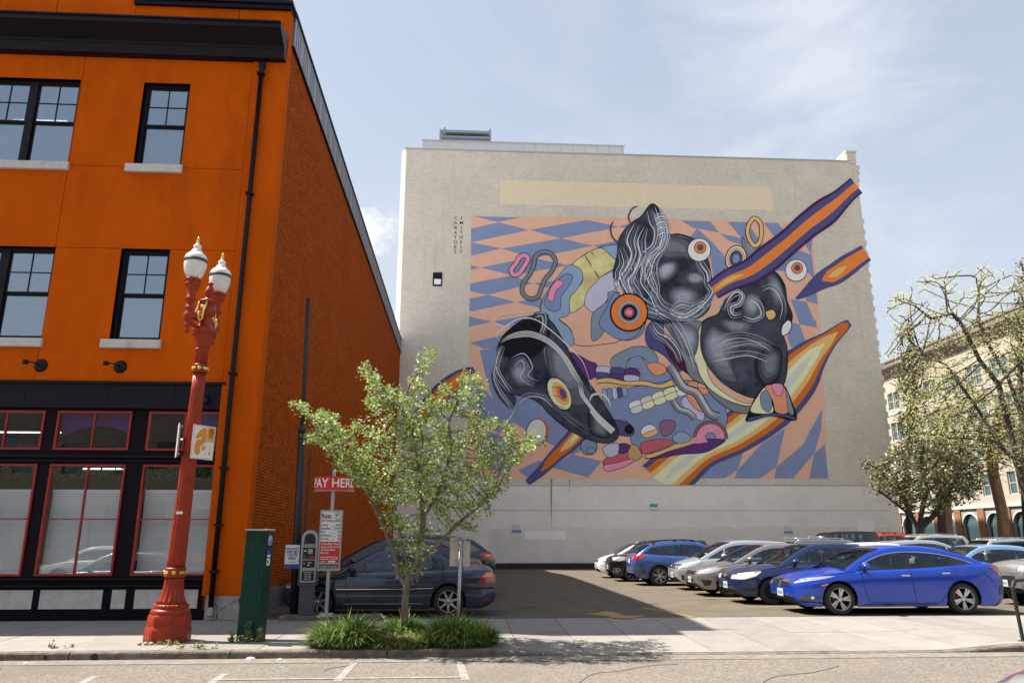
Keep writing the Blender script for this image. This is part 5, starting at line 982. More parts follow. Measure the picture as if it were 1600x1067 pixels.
# pay station
ms_ = thing('pay_station', 'grey arch-topped parking pay station beside the rates sign', 'parking meter', (-3.32, 17.08, .09), R(6))
mb = MB(); mb.rbox(-.155, .155, -.10, .12, 0, .60, .01); mb.build('pedestal', 'meter_grey', ms_)
arch = lambda w_, z0, z1: [(-w_, z0), (w_, z0)] + [(w_ * math.cos(t), z1 - w_ + w_ * math.sin(t)) for t in np.linspace(0, math.pi, 17)]
mb = MB(); mb.prism([(-.20, .60), (.20, .60)] + [(.185 * math.cos(t), 1.56 + .185 * math.sin(t)) for t in np.linspace(0, math.pi, 17)], 'y', -.12, .20); mb.build('housing', 'meter_grey', ms_)
mb = MB(); mb.prism([(.15, .665), (.165, .95), (.165, 1.50)] + [(.165 * math.cos(t), 1.56 + .168 * math.sin(t)) for t in np.linspace(0, math.pi, 17)] + [(-.165, 1.50), (-.165, .95), (-.15, .665)], 'y', -.145, -.121); fp = mb.build('front_plate', 'meter_silver', ms_)
mb = MB(); mb.prism(arch(.115, 1.40, 1.66), 'y', -.152, -.146); mb.build('display', 'ink_black', fp)
for z0, z1 in ((1.13, 1.37), (.96, 1.11), (.70, .90)): mb = MB(); mb.rbox(-.128, .128, -.153, -.146, z0, z1, .003); mb.build('panel', 'ink_black', fp)
for x0, x1, z0, z1, m in ((-.02, .07, 1.24, 1.34, 'meter_silver'), (-.11, -.05, 1.29, 1.31, 'ink_white'), (.01, .11, 1.15, 1.20, 'ink_red'), (-.11, -.05, 1.15, 1.20, 'meter_grey'), (-.02, .06, 1.05, 1.07, 'gold'), (-.10, -.08, 1.04, 1.06, 'ink_white'), (-.02, .02, 1.0, 1.02, 'ink_white')):
    mb = MB(); mb.rbox(x0, x1, -.158, -.153, z0, z1, .002); mb.build('button', m, fp)
for k in range(4): mb = MB(); mb.rbox(-.09 + .05 * k, -.055 + .05 * k, -.156, -.153, 1.415, 1.435, .002); mb.build('key', 'ink_white', fp)
for i, s_ in enumerate(('PLEASE PLACE', 'RECEIPT', 'ON DASH', 'FACE UP')): text('lettering', s_, .04, 'ink_white', face_y(0, -.1545, .865 - .044 * i), fp, width=.19 if i == 0 else .13)
mb = MB(); mb.lathe([(.02, 0), (.02, .03), (.005, .05)], (.02, .05, 1.745), 8); mb.build('aerial', 'meter_grey', ms_)
mb = MB(); mb.lathe([(0, 0), (.07, 0), (.07, .004), (0, .004)], (0, 0, 0), 18, M=Matrix.Translation((.196, .03, 1.40)) @ Matrix.Rotation(math.pi / 2, 4, 'Y')); mb.build('side_badge', 'sign_white', ms_)
# rates sign
rs = thing('rates_sign', 'white and red parking rates board on a grey post below the red pay here sign', 'sign', (-2.89, 17.0, .09), R(4))
mb = MB(); mb.box(-.035, .035, .0, .04, .03, 3.0); mb.rbox(-.13, .13, -.07, .11, 0, .05, .01); mb.rbox(-.17, .15, -.09, .13, -.03, .015, .01); mb.build('post', 'pole_grey', rs)
zc = 1.52; hw, hh = .235, .625
mb = MB(); e = .028
mb.box(-hw, hw, -.04, -.001, zc - hh, zc - hh + e); mb.box(-hw, hw, -.04, -.001, zc + hh - e, zc + hh); mb.box(-hw, -hw + e, -.04, -.001, zc - hh + e, zc + hh - e); mb.box(hw - e, hw, -.04, -.001, zc - hh + e, zc + hh - e); mb.build('frame', 'meter_silver', rs)
mb = MB(); mb.box(-hw + e, hw - e, -.025, -.002, zc - hh + e, zc + hh - e); bd = mb.build('board', 'sign_white', rs)
mb = MB(); mb.box(-hw + e, hw - e, -.028, -.0255, zc - .47, zc - .03); mb.build('red_field', 'sign_red', bd)
for x in (-.103, .103): mb = MB(); mb.box(x - .10, x + .10, -.028, -.0255, zc - .59, zc - .485); mb.build('dark_box', 'meter_grey', bd)
yy = -.030; tx = lambda s_, x, z, h_, m, w_, al='CENTER': text('lettering', s_, h_, m, face_y(x, yy, z), bd, width=w_, align=al, thick=.0015)
tx('Rates', -.10, zc + .505, .12, 'ink_black', .20)
mb = MB(); mb.box(-.2, .0, yy, yy + .001, zc + .455, zc + .461); mb.build('underline', 'ink_black', bd)
mb = MB(); mb.tube([(.12 + .062 * math.cos(t), yy, zc + .51 + .068 * math.sin(t)) for t in np.linspace(0, 6.28, 21)], .004, 4); mb.build('logo_ring', 'ink_black', bd); tx('P', .12, zc + .51, .08, 'ink_black', .05)
tx('PAY TO PARK ALL HOURS', 0, zc + .40, .07, 'ink_red', .39)
for i, (a, b) in enumerate((('Hourly', '$5.00'), ('Daily Max', '$15.00'), ('Eves', '$5'), ('Weekends', '$5'), ('Fri & Sat', '$8'))):
    z = zc + .315 - .072 * i; tx(a, -.20, z, .058, 'ink_black', None, 'LEFT') if False else text('lettering', a, .056, 'ink_black', face_y(-.195, yy, z) @ Matrix.Scale(.8, 4, (1, 0, 0)), bd, align='LEFT', thick=.001)
    text('lettering', b, .054, 'ink_black', face_y(.195, yy, z) @ Matrix.Scale(.8, 4, (1, 0, 0)), bd, align='RIGHT', thick=.001); mb = MB(); mb.box(-.02, .10, yy, yy + .001, z - .024, z - .020); mb.build('leader', 'ink_black', bd)
for i, s_ in enumerate(('Purchase Meter Ticket In', 'Advance & Place On Dash', 'This Facility May Be', 'Monitored')): text('lettering', s_, .062, 'ink_white', face_y(-.19, yy, zc - .075 - .062 * i) @ Matrix.Scale(.62, 4, (1, 0, 0)), bd, align='LEFT', thick=.001)
tx('Failure to display a valid ticket may result in a penalty', 0, zc - .345, .03, 'ink_white', .36); tx('Lost ticket pays full day      No in and out privileges', 0, zc - .385, .03, 'ink_white', .37)
mb = MB(); mb.box(-.02, .13, yy, yy + .002, zc - .455, zc - .42); mb.build('card_logos', 'sign_white', bd); tx('PAY BY', -.12, zc - .44, .03, 'ink_white', .1)
for x in (-.103, .103):
    text('lettering', 'NO PARKING', .03, 'ink_red', face_y(x, yy, zc - .505), bd, width=.13)
    for i in range(3): text('lettering', ('OVERNIGHT', 'IN DRIVEWAY', 'AT ANY TIME')[i], .024, 'ink_white', face_y(x, yy, zc - .533 - .022 * i), bd, width=.15)
# curved red PAY HERE sign on top of the same post
ph = thing('pay_here_sign', 'curved red PAY HERE sign on top of the rates post', 'sign', (-2.89, 17.0, 2.78)); rad = .44
mb = MB(); n = 40; V = [(rad * math.sin(t), .12 - rad * .42 * math.cos(t) - 0, z) for z in (-.13, .17) for t in np.linspace(-math.pi, math.pi, n + 1)[:-1]]
mb.add(V, [(i, (i + 1) % n, n + (i + 1) % n, n + i) for i in range(n)], 0, True); mb.add([(v[0], v[1], v[2]) for v in V[:n]], [tuple(range(n))[::-1]], 0); mb.add([(v[0], v[1], v[2]) for v in V[n:]], [tuple(range(n))], 0); mb.build('drum', 'sign_red', ph)
mb = MB(); V = [(rad * 1.015 * math.sin(t), .12 - rad * .43 * math.cos(t), z) for z in (-.145, -.13) for t in np.linspace(-math.pi, math.pi, n + 1)[:-1]]; mb.add(V, [(i, (i + 1) % n, n + (i + 1) % n, n + i) for i in range(n)] + [tuple(range(n))[::-1]]); mb.build('rim', 'meter_silver', ph)
o = text('lettering', 'PAY HERE', .29, 'ink_white', Matrix.Identity(4), ph, width=1.12, thick=.004)
for v in o.data.vertices: t = v.co.x / .46; v.co = Vector((rad * 1.01 * math.sin(t), .12 - rad * .42 * math.cos(t) - .006, v.co.y * .92 + .02))
# white penalty notice on the dark pole
a, b = on_y(460, 962, 17.45), on_y(483.5, 466, 17.45)
pl = thing('utility_pole', 'slim black utility conduit pole in front of the brick wall', 'pole', (a.x - .02, 17.45, 0)); dx = b.x - a.x
mb = MB(); mb.tube([(0, 0, -.05), (dx * .55, 0, b.z * .56)], .085, 14); mb.tube([(dx * .55, 0, b.z * .56), (dx, 0, b.z)], .05, 12); mb.lathe([(.095, b.z * .555), (.095, b.z * .565), (.05, b.z * .58)], (dx * .56, 0, 0), 14); mb.build('tube', 'pole_black', pl)
mb = MB(); mb.tube([(.12, -.02, 0), (.13, -.02, 3.4)], .02, 6); mb.build('conduit', 'pole_black', pl)
ns = thing('penalty_sign', 'white notice with blue lower band fixed to the black pole', 'sign', (-3.74, 17.33, 1.26), R(-3))
mb = MB(); mb.rbox(-.155, .155, -.005, .005, -.24, .25, .004); mb.build('panel', 'sign_white', ns); mb = MB(); mb.rbox(-.152, .152, -.008, -.0045, -.238, -.15, .002); mb.build('blue_band', 'sign_blue', ns)
for i, s_ in enumerate(('VEHICLES WITHOUT', 'PAYMENT SUBJECT', 'TO PENALTY FEE', 'OR IMPOUND')): text('lettering', s_, .07, 'ink_blue', face_y(0, -.0075, .165 - .066 * i), ns, width=(.27, .27, .22, .17)[i], thick=.002)
text('lettering', 'CITYCENTER', .03, 'ink_black', face_y(0, -.0075, -.115), ns, width=.13)
# galvanised sign post in the grass with two sign backs
sp_ = thing('sign_post', 'thin galvanised sign post rising from the grass clump', 'post', (-.12, 13.62, -.07)); mb = MB(); mb.tube([(0, 0, 0), (.035, 0, 1.72)], .030, 10); mb.build('tube', 'galv', sp_)
for x, lab in ((-.10, 'left of the two grey sign backs on the galvanised post'), (.105, 'right of the two grey sign backs on the galvanised post, with a small blue sticker')):
    s_ = thing('street_sign', lab, 'sign', (-.09 + x, 13.66, 1.42), R(6 if x < 0 else -4)); mb = MB(); mb.rbox(-.083 if x < 0 else -.06, .083 if x < 0 else .06, -.004, .004, -.24, .24, .003); mb.build('panel', 'sign_back', s_)
    for z in (.15, -.18): mb = MB(); mb.box(-.02, .1 if x < 0 else .02, -.02, -.005, z, z + .03); mb.build('clamp', 'galv', s_)
    if x > 0: mb = MB(); mb.box(-.01, .045, -.006, -.0045, .16, .21); mb.build('sticker', 'sign_blue', s_)
# bike rack at the right edge
p = on_z(1599, 1003, -.05); br = thing('bike_rack', 'black tubular hoop bike rack at the right edge of the sidewalk', 'bike rack', (p.x, p.y, walk_z(p.x, p.y)), R(18))
P = [(0, 0, 0), (-.02, 0, .3), (-.05, 0, .78), (-.03, 0, .90), (.06, 0, .97), (.5, 0, .97), (.62, 0, .90), (.64, 0, .78), (.62, 0, 0)]
mb = MB(); mb.tube([Vector(q) for q in smooth_curve(P, False, 5)], .030, 10); mb.build('hoop', 'pole_black', br)
for x in (0, .62): mb = MB(); mb.lathe([(.075, 0), (.075, .01), (.03, .015)], (x, 0, 0), 14); mb.build('foot_flange', 'pole_black', br)
# litter
for i, (px, py) in enumerate(((392, 1029), (437, 1030), (40, 1036))):
    p = on_z(px, py, -.15); t = thing('litter', ('crumpled scrap of paper in the gutter in front of the green machine', 'crumpled scrap of paper in the gutter just left of the grass', 'pale scrap of paper in the gutter at far left')[i], 'litter', p, i * 1.1, 'paper scraps in the gutter'); s_ = (.05, .03, .03)[i]
    mb = MB(); bm = bmesh.new(); bmesh.ops.create_icosphere(bm, subdivisions=2, radius=s_)
    for v in bm.verts: v.co = Vector((v.co.x * 1.4, v.co.y, abs(v.co.z) * .6)) * random.uniform(.7, 1.2)
    mb.add([v.co.copy() for v in bm.verts], [[v.index for v in f.verts] for f in bm.faces]); bm.free(); mb.build('paper', 'sign_white', t)
for i, x in enumerate((.0, .10, .19)):
    t = thing('pebble', ('leftmost', 'middle', 'rightmost')[i] + ' of three grey pebbles at the foot of the red lamp post', 'pebble', (LX - .28 + x, LY - .42, LZ + .02), 0, 'pebbles at the lamp foot'); mb = MB(); mb.lathe([(0, -.025), (.03, -.015), (.038, .0), (.028, .02), (0, .028)], (0, 0, 0), 9); mb.build('stone', 'stone', t)
# ================================================================= CARS
def car_paint(name, c, metal=.35, rough=.28):
    m = mat(name, c, rough, metal=metal, coat=.8, var=.04, vscale=60, spec=.5)
    return m
mat('tyre', (.022, .021, .020), .85, var=.2, vscale=20, bump=.3); mat('rim_silver', (.55, .56, .57), .28, metal=.85); mat('rim_black', (.02, .02, .022), .35, metal=.3); mat('car_black', (.012, .012, .013), .55)
mat('chrome', (.72, .73, .74), .12, metal=1); mat('plastic_grey', (.06, .06, .062), .6); mat('seam', (.004, .004, .005), .8); mat('seat', (.035, .035, .038), .85); mat('amber', (.75, .26, .02), .3, coat=1); mat('lamp_clear', (.55, .56, .56), .12, metal=.5, coat=1)
mat('lamp_red_glass', (.42, .012, .008), .15, coat=1); mat('plate', (.42, .45, .46), .5, var=.12, vscale=30); mat('lamp_hazy', (.66, .65, .55), .3, coat=.5); mat('rim_gold', (.42, .40, .38), .3, metal=.8)
mat('plate_teal', (.12, .26, .27), .5, var=.5, vscale=40); mat('hub_brake', (.12, .11, .10), .5, metal=.7)
glass_mat('car_glass', (.55, .62, .61), .045, .92, base=(.006, .008, .009)); glass_mat('car_glass_dark', (.12, .13, .14), .05, .6, base=(.006, .007, .008)); glass_mat('lens', (.8, .8, .8), .12, .7, base=(.4, .4, .4))

def interp(P, x): return float(np.interp(x, [p[0] for p in P], [p[1] for p in P]))
def smooth_prof(P, k=6):
    S = smooth_curve(P, False, k); out = [S[0]]
    for s_ in S[1:]:
        if s_[0] > out[-1][0] + 1e-4: out.append(s_)
    return out
WHEELS = {}
def wheel_meshes(style, r, w_):
    key = (style, r, w_)
    if key in WHEELS: return WHEELS[key]
    ri = r * {'steel': .62}.get(style, .70); My = Matrix.Rotation(math.pi / 2, 4, 'X')
    t = MB(); t.lathe([(ri * .96, -w_ / 2 + .01), (ri, -w_ / 2 + .004), (r * .86, -w_ / 2), (r * .96, -w_ / 2 + .015), (r, -w_ / 2 + .045), (r, w_ / 2 - .045), (r * .96, w_ / 2 - .015), (r * .86, w_ / 2), (ri, w_ / 2 - .004), (ri * .96, w_ / 2 - .01), (ri * .9, w_ / 2 - .06), (ri * .9, -w_ / 2 + .06), (ri * .96, -w_ / 2 + .01)], (0, 0, 0), 40, M=My, cap=False)
    tm = t.mesh('tyre', 'tyre')
    m = MB(); yo = -w_ / 2      # outer face towards -y ... built in lathe z, rotated so +z -> -y
    m.lathe([(ri * .90, w_ / 2 - .09), (ri * .93, w_ / 2 - .03), (ri * .97, w_ / 2 - .006), (ri * 1.0, w_ / 2 - .002), (ri * .965, w_ / 2 - .012)], (0, 0, 0), 40, 0, M=My, cap=False)
    m.lathe([(0, w_ / 2 - .12), (ri * .9, w_ / 2 - .12)], (0, 0, 0), 28, 1, M=My); m.lathe([(.05, w_ / 2 - .11), (ri * .60, w_ / 2 - .105), (ri * .60, w_ / 2 - .119)], (0, 0, 0), 24, 3, M=My, cap=False)
    def spoke(a0, a1, r0, r1, w0, w1, z0, z1, mi):
        c0, c1 = Vector((r0 * math.cos(a0), r0 * math.sin(a0), 0)), Vector((r1 * math.cos(a1), r1 * math.sin(a1), 0)); d = (c1 - c0).normalized(); n_ = Vector((-d.y, d.x, 0))
        V = [c0 - n_ * w0 + Vector((0, 0, z0)), c0 + n_ * w0 + Vector((0, 0, z0)), c1 + n_ * w1 + Vector((0, 0, z1)), c1 - n_ * w1 + Vector((0, 0, z1))]
        V += [v - Vector((0, 0, .03)) for v in V]; V = [My @ v for v in V]
        m.add(V, [(0, 1, 2, 3), (0, 4, 5, 1), (1, 5, 6, 2), (2, 6, 7, 3), (3, 7, 4, 0)], mi)
    zf, zh = w_ / 2 - .015, w_ / 2 - .035; R0 = .05
    n_ = {'split5': 5, 'five': 5, 'six': 6, 'multi': 10, 'star': 7, 'steel': 12}[style]
    for k in range(n_):
        a = 2 * math.pi * k / n_ + .3
        if style == 'split5':
            spoke(a - .12, a - .10, R0, ri * .97, .022, .026, zh + .008, zf, 0); spoke(a + .16, a + .20, R0, ri * .97, .013, .016, zh + .004, zf - .004, 0); spoke(a + .02, a + .05, R0, ri * .95, .016, .022, zh, zf - .012, 2)
        elif style == 'five': spoke(a - .10, a - .14, R0, ri * .97, .016, .016, zh, zf, 0); spoke(a + .10, a + .14, R0, ri * .97, .016, .016, zh, zf, 0)
        elif style == 'six': spoke(a, a - .16, R0, ri * .96, .022, .012, zh, zf, 0); spoke(a, a + .16, R0, ri * .96, .022, .012, zh, zf, 0); spoke(a + .5236 * 1, a + .5236, ri * .35, ri * .8, .02, .03, zh - .02, zh - .02, 2)
        elif style == 'steel': spoke(a, a, R0, ri * .9, .02, .03, zh - .02, zf - .03, 2)
        elif style == 'star': spoke(a, a, R0, ri * .97, .030, .016, zh, zf, 0)
        else: spoke(a, a, R0, ri * .97, .014, .018, zh, zf, 0)
    m.lathe([(ri * .20, zh - .02), (ri * .22, zh + .005), (ri * .17, zh + .014), (0, zh + .016)], (0, 0, 0), 16, 0, M=My)
    for k in range(5): a = 2 * math.pi * k / 5; m.lathe([(.009, zh), (.009, zh + .012), (0, zh + .013)], (ri * .29 * math.cos(a), ri * .29 * math.sin(a), 0), 6, 2, M=My)
    rm = m.mesh('rim', ['rim_silver' if style != 'steel' else 'rim_black', 'car_black', 'rim_black', 'hub_brake']); WHEELS[key] = (tm, rm); return WHEELS[key]

def make_car(label, cat, loc, rot, body, spec, group='cars parked in the lot', name='parked_car'):
    """spec: L W H wb fo r gc top[(x,z)] sh[(x,z)] roof[(x,z)] belt; x runs from the nose (0) to the tail (L)"""
    s = dict(style='star', tumble=.34, wr=.20, glass='car_glass', fog=True, front=True, rear=True, crown=.035, bump=.28, nose_w=.30, tail_w=.22, nose_x=.75, tail_x=.6, nz0=.36, tz0=.36, pillars=[], detail=2, cpil=None, trim=None, frame=None, gc=.19, rails=None, side_glass=None, ends=(.0, .0))
    s.update(spec); L_, W_, H_ = s['L'], s['W'], s['H']; hw = W_ / 2; fx = s['fo']; rx = fx + s['wb']; r = s['r']; AR = r + .055
    root = thing(name, label, cat, loc, rot, group)
    top = smooth_prof(s['top']); sh = smooth_prof(s['sh']); roof = smooth_prof(s['roof']); g0, g1 = roof[0][0], roof[-1][0]
    def half(x):      # plan outline
        w_ = hw
        if x < s['nose_x']: t = 1 - x / s['nose_x']; w_ *= 1 - s['nose_w'] * t ** 2.4
        if x > L_ - s['tail_x']: t = 1 - (L_ - x) / s['tail_x']; w_ *= 1 - s['tail_w'] * t ** 2.6
        return w_
    def rocker(x):
        z = s['gc']
        if x < .25: z = s['gc'] + (s['nz0'] - s['gc']) * (1 - x / .25) ** 2
        if x > L_ - .25: z = s['gc'] + .03 + (s['tz0'] - s['gc'] - .03) * (1 - (L_ - x) / .25) ** 2
        return z
    def bottom(x):
        z = rocker(x)
        for c in (fx, rx):
            if abs(x - c) < AR: z = max(z, r + math.sqrt(max(AR * AR - (x - c) ** 2, 0)))
        return z
    ledge = lambda x: .012 * max(0, 1 - abs(x - fx) / (AR + .2)) + .016 * max(0, 1 - abs(x - rx) / (AR + .25))   # swollen arches
    BP = smooth_prof([(0, .93), (.10, .965), (.28, .985), (.50, .992), (.66, 1.0), (.80, .990), (.92, .965), (1, .93)], 4)
    def side_y(x, z):
        zs, zb = interp(sh, x), rocker(x); t = min(1, max(0, (z - zb) / max(zs - zb, .01)))
        return half(x) * interp(BP, t) + ledge(x) * math.sin(math.pi * min(1, t * 1.1))
    st = {0, .012, .03, .06, .1, .15, .2, L_ - .2, L_ - .15, L_ - .1, L_ - .06, L_ - .03, L_ - .012, L_}
    for c in (fx, rx):
        for a in np.linspace(0, math.pi, 19): st.add(c + AR * math.cos(a) * .9999)
        st |= {c - AR - .002, c + AR + .002}
    x = .25
    while x < L_ - .2: st.add(x); x += .05
    xs = sorted(v for v in st if 0 <= v <= L_); xs = [v for i, v in enumerate(xs) if i == 0 or v - xs[i - 1] > .0015]
    NS, NT = 11, 5
    rowsx = []
    for x in xs:
        zb, zs = bottom(x), interp(sh, x); zt = interp(top, x); P = []
        for j in range(NS + 1): z = zb + (zs - zb) * (j / NS); P.append((side_y(x, z), z))
        ys = P[-1][0]
        for j in range(1, NT + 1):
            t = j / NT; P.append((ys * (1 - t), zs + (zt - zs) * math.sin(t * math.pi / 2) ** .9))
        rowsx.append(P)
    mb = MB(); n = NS + NT + 1; V = []; m_in = []
    for sgn in (-1, 1):
        base = len(V)
        for x, P in zip(xs, rowsx): V += [(x, sgn * y, z) for y, z in P]
        for i in range(len(xs) - 1):
            cab = g0 + .05 < (xs[i] + xs[i + 1]) / 2 < g1 - .05
            for j in range(n - 1):
                q = [base + i * n + j, base + (i + 1) * n + j, base + (i + 1) * n + j + 1, base + i * n + j + 1]
                mb.f.append(q if sgn < 0 else q[::-1]); mb.m.append(1 if (cab and j >= NS + 1) else 0); mb.sm.append(True)
    nx = len(xs); off = nx * n
    for i in (0, nx - 1):      # nose and tail faces
        for j in range(n - 1): mb.f.append([i * n + j, i * n + j + 1, off + i * n + j + 1, off + i * n + j]); mb.m.append(0); mb.sm.append(True)
    mb.v = V
    me = mb.mesh('body', [body, 'car_black']); bm = bmesh.new(); bm.from_mesh(me); bmesh.ops.remove_doubles(bm, verts=bm.verts, dist=.0004); bmesh.ops.recalc_face_normals(bm, faces=bm.faces); bvh = BVHTree.FromBMesh(bm); bm.to_mesh(me); bm.free()
    bo = link('body', me, root)
    # glasshouse
    def belt(x): return interp(sh, x) - .012
    gx = sorted(set(list(np.arange(g0, g1, .03)) + [g1])); NG, NR = 8, 7; RW = .085
    pts = []
    for x in gx:
        zb, zr = belt(x), interp(roof, x); h = max(zr - zb, .004); yb = side_y(x, interp(sh, x)) - .012; edge = max(h - .055, h * .3); ye = yb - s['tumble'] * edge; P = []
        rail = max(edge - RW, 0)
        for j in range(NG + 1): t = j / NG; z = rail * t; P.append((yb - s['tumble'] * z, zb + z))
        P.append((yb - s['tumble'] * (rail + edge) / 2, zb + (rail + edge) / 2)); P.append((ye, zb + edge)); P.append((ye - .035, zb + edge + (h - edge) * .55)); P.append((ye - .085, zb + edge + (h - edge) * .82))
        y0 = P[-1][0]
        for j in range(1, NR + 1): t = j / NR; P.append((y0 * (1 - t), P[NG + 4][1] + (zr - P[NG + 4][1]) * math.sin(t * math.pi / 2)))
        pts.append(P)
    n = len(pts[0]); xt0 = s['ws_top']; xt1 = s['rw_top']
    grp = {}
    for sgn in (-1, 1):
        for i in range(len(gx) - 1):
            xm = (gx[i] + gx[i + 1]) / 2
            for j in range(n - 1):
                zm = (pts[i][j][1] + pts[i][j + 1][1]) / 2; zrel = zm - belt(xm)
                if j < NG:
                    k = 'side_window'
                    for (px_, sl, w_, m_) in s['pillars']:
                        if abs(xm - (px_ + sl * zrel)) < w_: k = m_
                    if s['cpil'] and xm > s['cpil'][0] + s['cpil'][1] * zrel: k = 'roof'
                    if xm < g0 + .22 + .5 * zrel: k = 'roof'
                elif j < NG + 3: k = 'roof'
                else: k = 'windscreen' if xm < xt0 else ('rear_window' if xm > xt1 else 'roof')
                if k == 'side_window': k = 'side_window' + ('_l' if sgn < 0 else '_r')
                a = grp.setdefault(k, MB()); q = [(gx[i], sgn * pts[i][j][0], pts[i][j][1]), (gx[i + 1], sgn * pts[i + 1][j][0], pts[i + 1][j][1]), (gx[i + 1], sgn * pts[i + 1][j + 1][0], pts[i + 1][j + 1][1]), (gx[i], sgn * pts[i][j + 1][0], pts[i][j + 1][1])]
                a.add(q if sgn < 0 else q[::-1], [(0, 1, 2, 3)], 0, True)
    for k, a in grp.items():
        m_ = {'roof': s.get('roof_mat', body), 'windscreen': 'car_glass', 'rear_window': s.get('rear_glass', s['glass']), 'black': 'car_black'}.get(k, s['side_glass'] or s['glass'])
        me = a.mesh(k.replace('black', 'pillar').replace('_l', '').replace('_r', '') if k not in ('rear_window',) else k, [m_]); bm = bmesh.new(); bm.from_mesh(me); bmesh.ops.remove_doubles(bm, verts=bm.verts, dist=.0003); bm.to_mesh(me); bm.free(); link(me.name.split('.')[0], me, root)
    # tail cap if the roof ends upright
    # chassis, wheel tunnels, cabin
    mb = MB(); mb.box(.3, L_ - .3, -hw * .72, hw * .72, s['gc'] - .0, .62); mb.box(.08, .35, -hw * .66, hw * .66, s['nz0'] - .10, .5)
    for c in (fx, rx):
        P = [(c + AR * math.cos(t), r + AR * math.sin(t)) for t in np.linspace(0, math.pi, 13)]
        for sg in (-1, 1): V = [(px_, sg * (hw - .05), z) for px_, z in P] + [(px_, sg * hw * .70, z) for px_, z in P]; mb.add(V, [(i, i + 1, 13 + i + 1, 13 + i) for i in range(12)])
    mb.build('underbody', 'car_black', root)
    mb = MB(); zb = interp(sh, (g0 + g1) / 2); sx = xt0 + .55
    for cx in (sx, sx + .95):
        if cx > g1 - .25: continue
        for cy in (-.36, .36): hs = interp(roof, cx) - zb; mb.rbox(cx - .03, cx + .10, cy - .22, cy + .22, zb - .3, zb + hs * .52, .04); mb.rbox(cx + .02, cx + .10, cy - .11, cy + .11, zb + hs * .55, zb + hs * .86, .03)
    mb.tube([(xt0 + .05 + .02 * math.cos(t), .36 + .17 * math.cos(t), zb + .02 + .15 * math.sin(t)) for t in np.linspace(0, 6.28, 17)], .014, 5)
    mb.rbox(g0 + .45, g0 + .8, -hw * .8, hw * .8, zb - .1, zb + .01, .03); mb.build('seats', 'seat', root)
    # wheels
    tm, rm = wheel_meshes(s['style'], r, s['wr'])
    for c in (fx, rx):
        for sg in (-1, 1):
            w_ = link('wheel', tm, root, (c, sg * (hw - s['wr'] / 2 - .012), r), (0, random.uniform(0, 6), 0 if sg < 0 else math.pi)); link('rim', rm, w_)
    # ---- detail patches laid on the shell
    def patch(nm, P, m, axis='side', sg=-1, off=.005, parent=None, cuts=2, thick=0):
        bm = bmesh.new(); P3 = [Vector((p[0], p[1], 0)) for p in P]; vs_ = [bm.verts.new(p) for p in P3]; bmesh.ops.triangulate(bm, faces=[bm.faces.new(vs_)])
        for _ in range(cuts):
            e_ = [e for e in bm.edges if e.calc_length() > .05]
            if e_: bmesh.ops.subdivide_edges(bm, edges=e_, cuts=1, use_grid_fill=False); bmesh.ops.triangulate(bm, faces=bm.faces[:])
        for v in bm.verts:
            a, b = v.co.x, v.co.y
            if axis == 'side': o_, d = Vector((a, sg * 3, b)), Vector((0, -sg, 0))
            elif axis == 'front': o_, d = Vector((-2, a, b)), Vector((1, 0, 0))
            elif axis == 'rear': o_, d = Vector((L_ + 2, a, b)), Vector((-1, 0, 0))
            else: o_, d = Vector((a, b, 4)), Vector((0, 0, -1))
            h_ = bvh.ray_cast(o_, d)
            if h_[0] is None: h_ = bvh.find_nearest(o_ + d * 2.5)[:2]; v.co = Vector(h_[0])
            else: v.co = h_[0] + (h_[1] if h_[1].dot(d) < 0 else -h_[1]) * off
        me = bpy.data.meshes.new(nm); bm.to_mesh(me); bm.free()
        for p in me.polygons: p.use_smooth = True
        me.materials.append(MATS[m] if isinstance(m, str) else m); return link(nm, me, parent or root)
    def seam(pts_, sg, nm='door_seam', w_=.011, m='seam'):
        P = [];
        for (a, b) in pts_: P.append((a, sg * (side_y(a, b) + .0015), b))
        mb = MB(); mb.tube(P, w_ / 2, 4, cap=False); o = mb.build(nm, m, root); return o
    D_ = s['detail']
    if D_ >= 1:
        for sg in (-1, 1):
            for dd in s.get('seams', []): seam(smooth_curve(dd, False, 5), sg)
            for (hx, hz) in s.get('handles', []):
                y = side_y(hx, hz); mb = MB(); mb.rbox(hx - .095, hx + .095, -.014, .014, -.016, .016, .012, M=Matrix.Translation((0, sg * (y + .022), hz))); mb.build('door_handle', s.get('hmat', body), root)
            mx_, mz = s['mirror']; y = side_y(mx_, mz - .05)
            mb = MB(); bm = bmesh.new(); bmesh.ops.create_uvsphere(bm, u_segments=12, v_segments=8, radius=1)
            for v in bm.verts: v.co = Vector((mx_ + v.co.x * (.085 + .02 * v.co.y * sg), sg * (y + .10) + v.co.y * .105, mz + v.co.z * .072 * (1.0 if v.co.z > 0 else .8)))
            mb.add([v.co.copy() for v in bm.verts], [[v.index for v in f.verts] for f in bm.faces], 0, True); bm.free(); mb.box(mx_ - .04, mx_ + .04, min(sg * (y - .02), sg * (y + .06)), max(sg * (y - .02), sg * (y + .06)), mz - .085, mz - .05, 1); mb.build('mirror', [s.get('mirror_mat', body), 'car_black'], root)
    for (nm, P, m, ax, *o_) in s.get('patches', []):
        if ax == 'both':
            for sg in (-1, 1): patch(nm, P, m, 'side', sg, *(o_ or []))
        elif ax == 'fpair':
            patch(nm, P, m, 'front', -1, *(o_ or [])); patch(nm, [(-a, b) for a, b in P][::-1], m, 'front', -1, *(o_ or []))
        elif ax == 'rpair':
            patch(nm, P, m, 'rear', -1, *(o_ or [])); patch(nm, [(-a, b) for a, b in P][::-1], m, 'rear', -1, *(o_ or []))
        else: patch(nm, P, m, ax, -1, *(o_ or []))
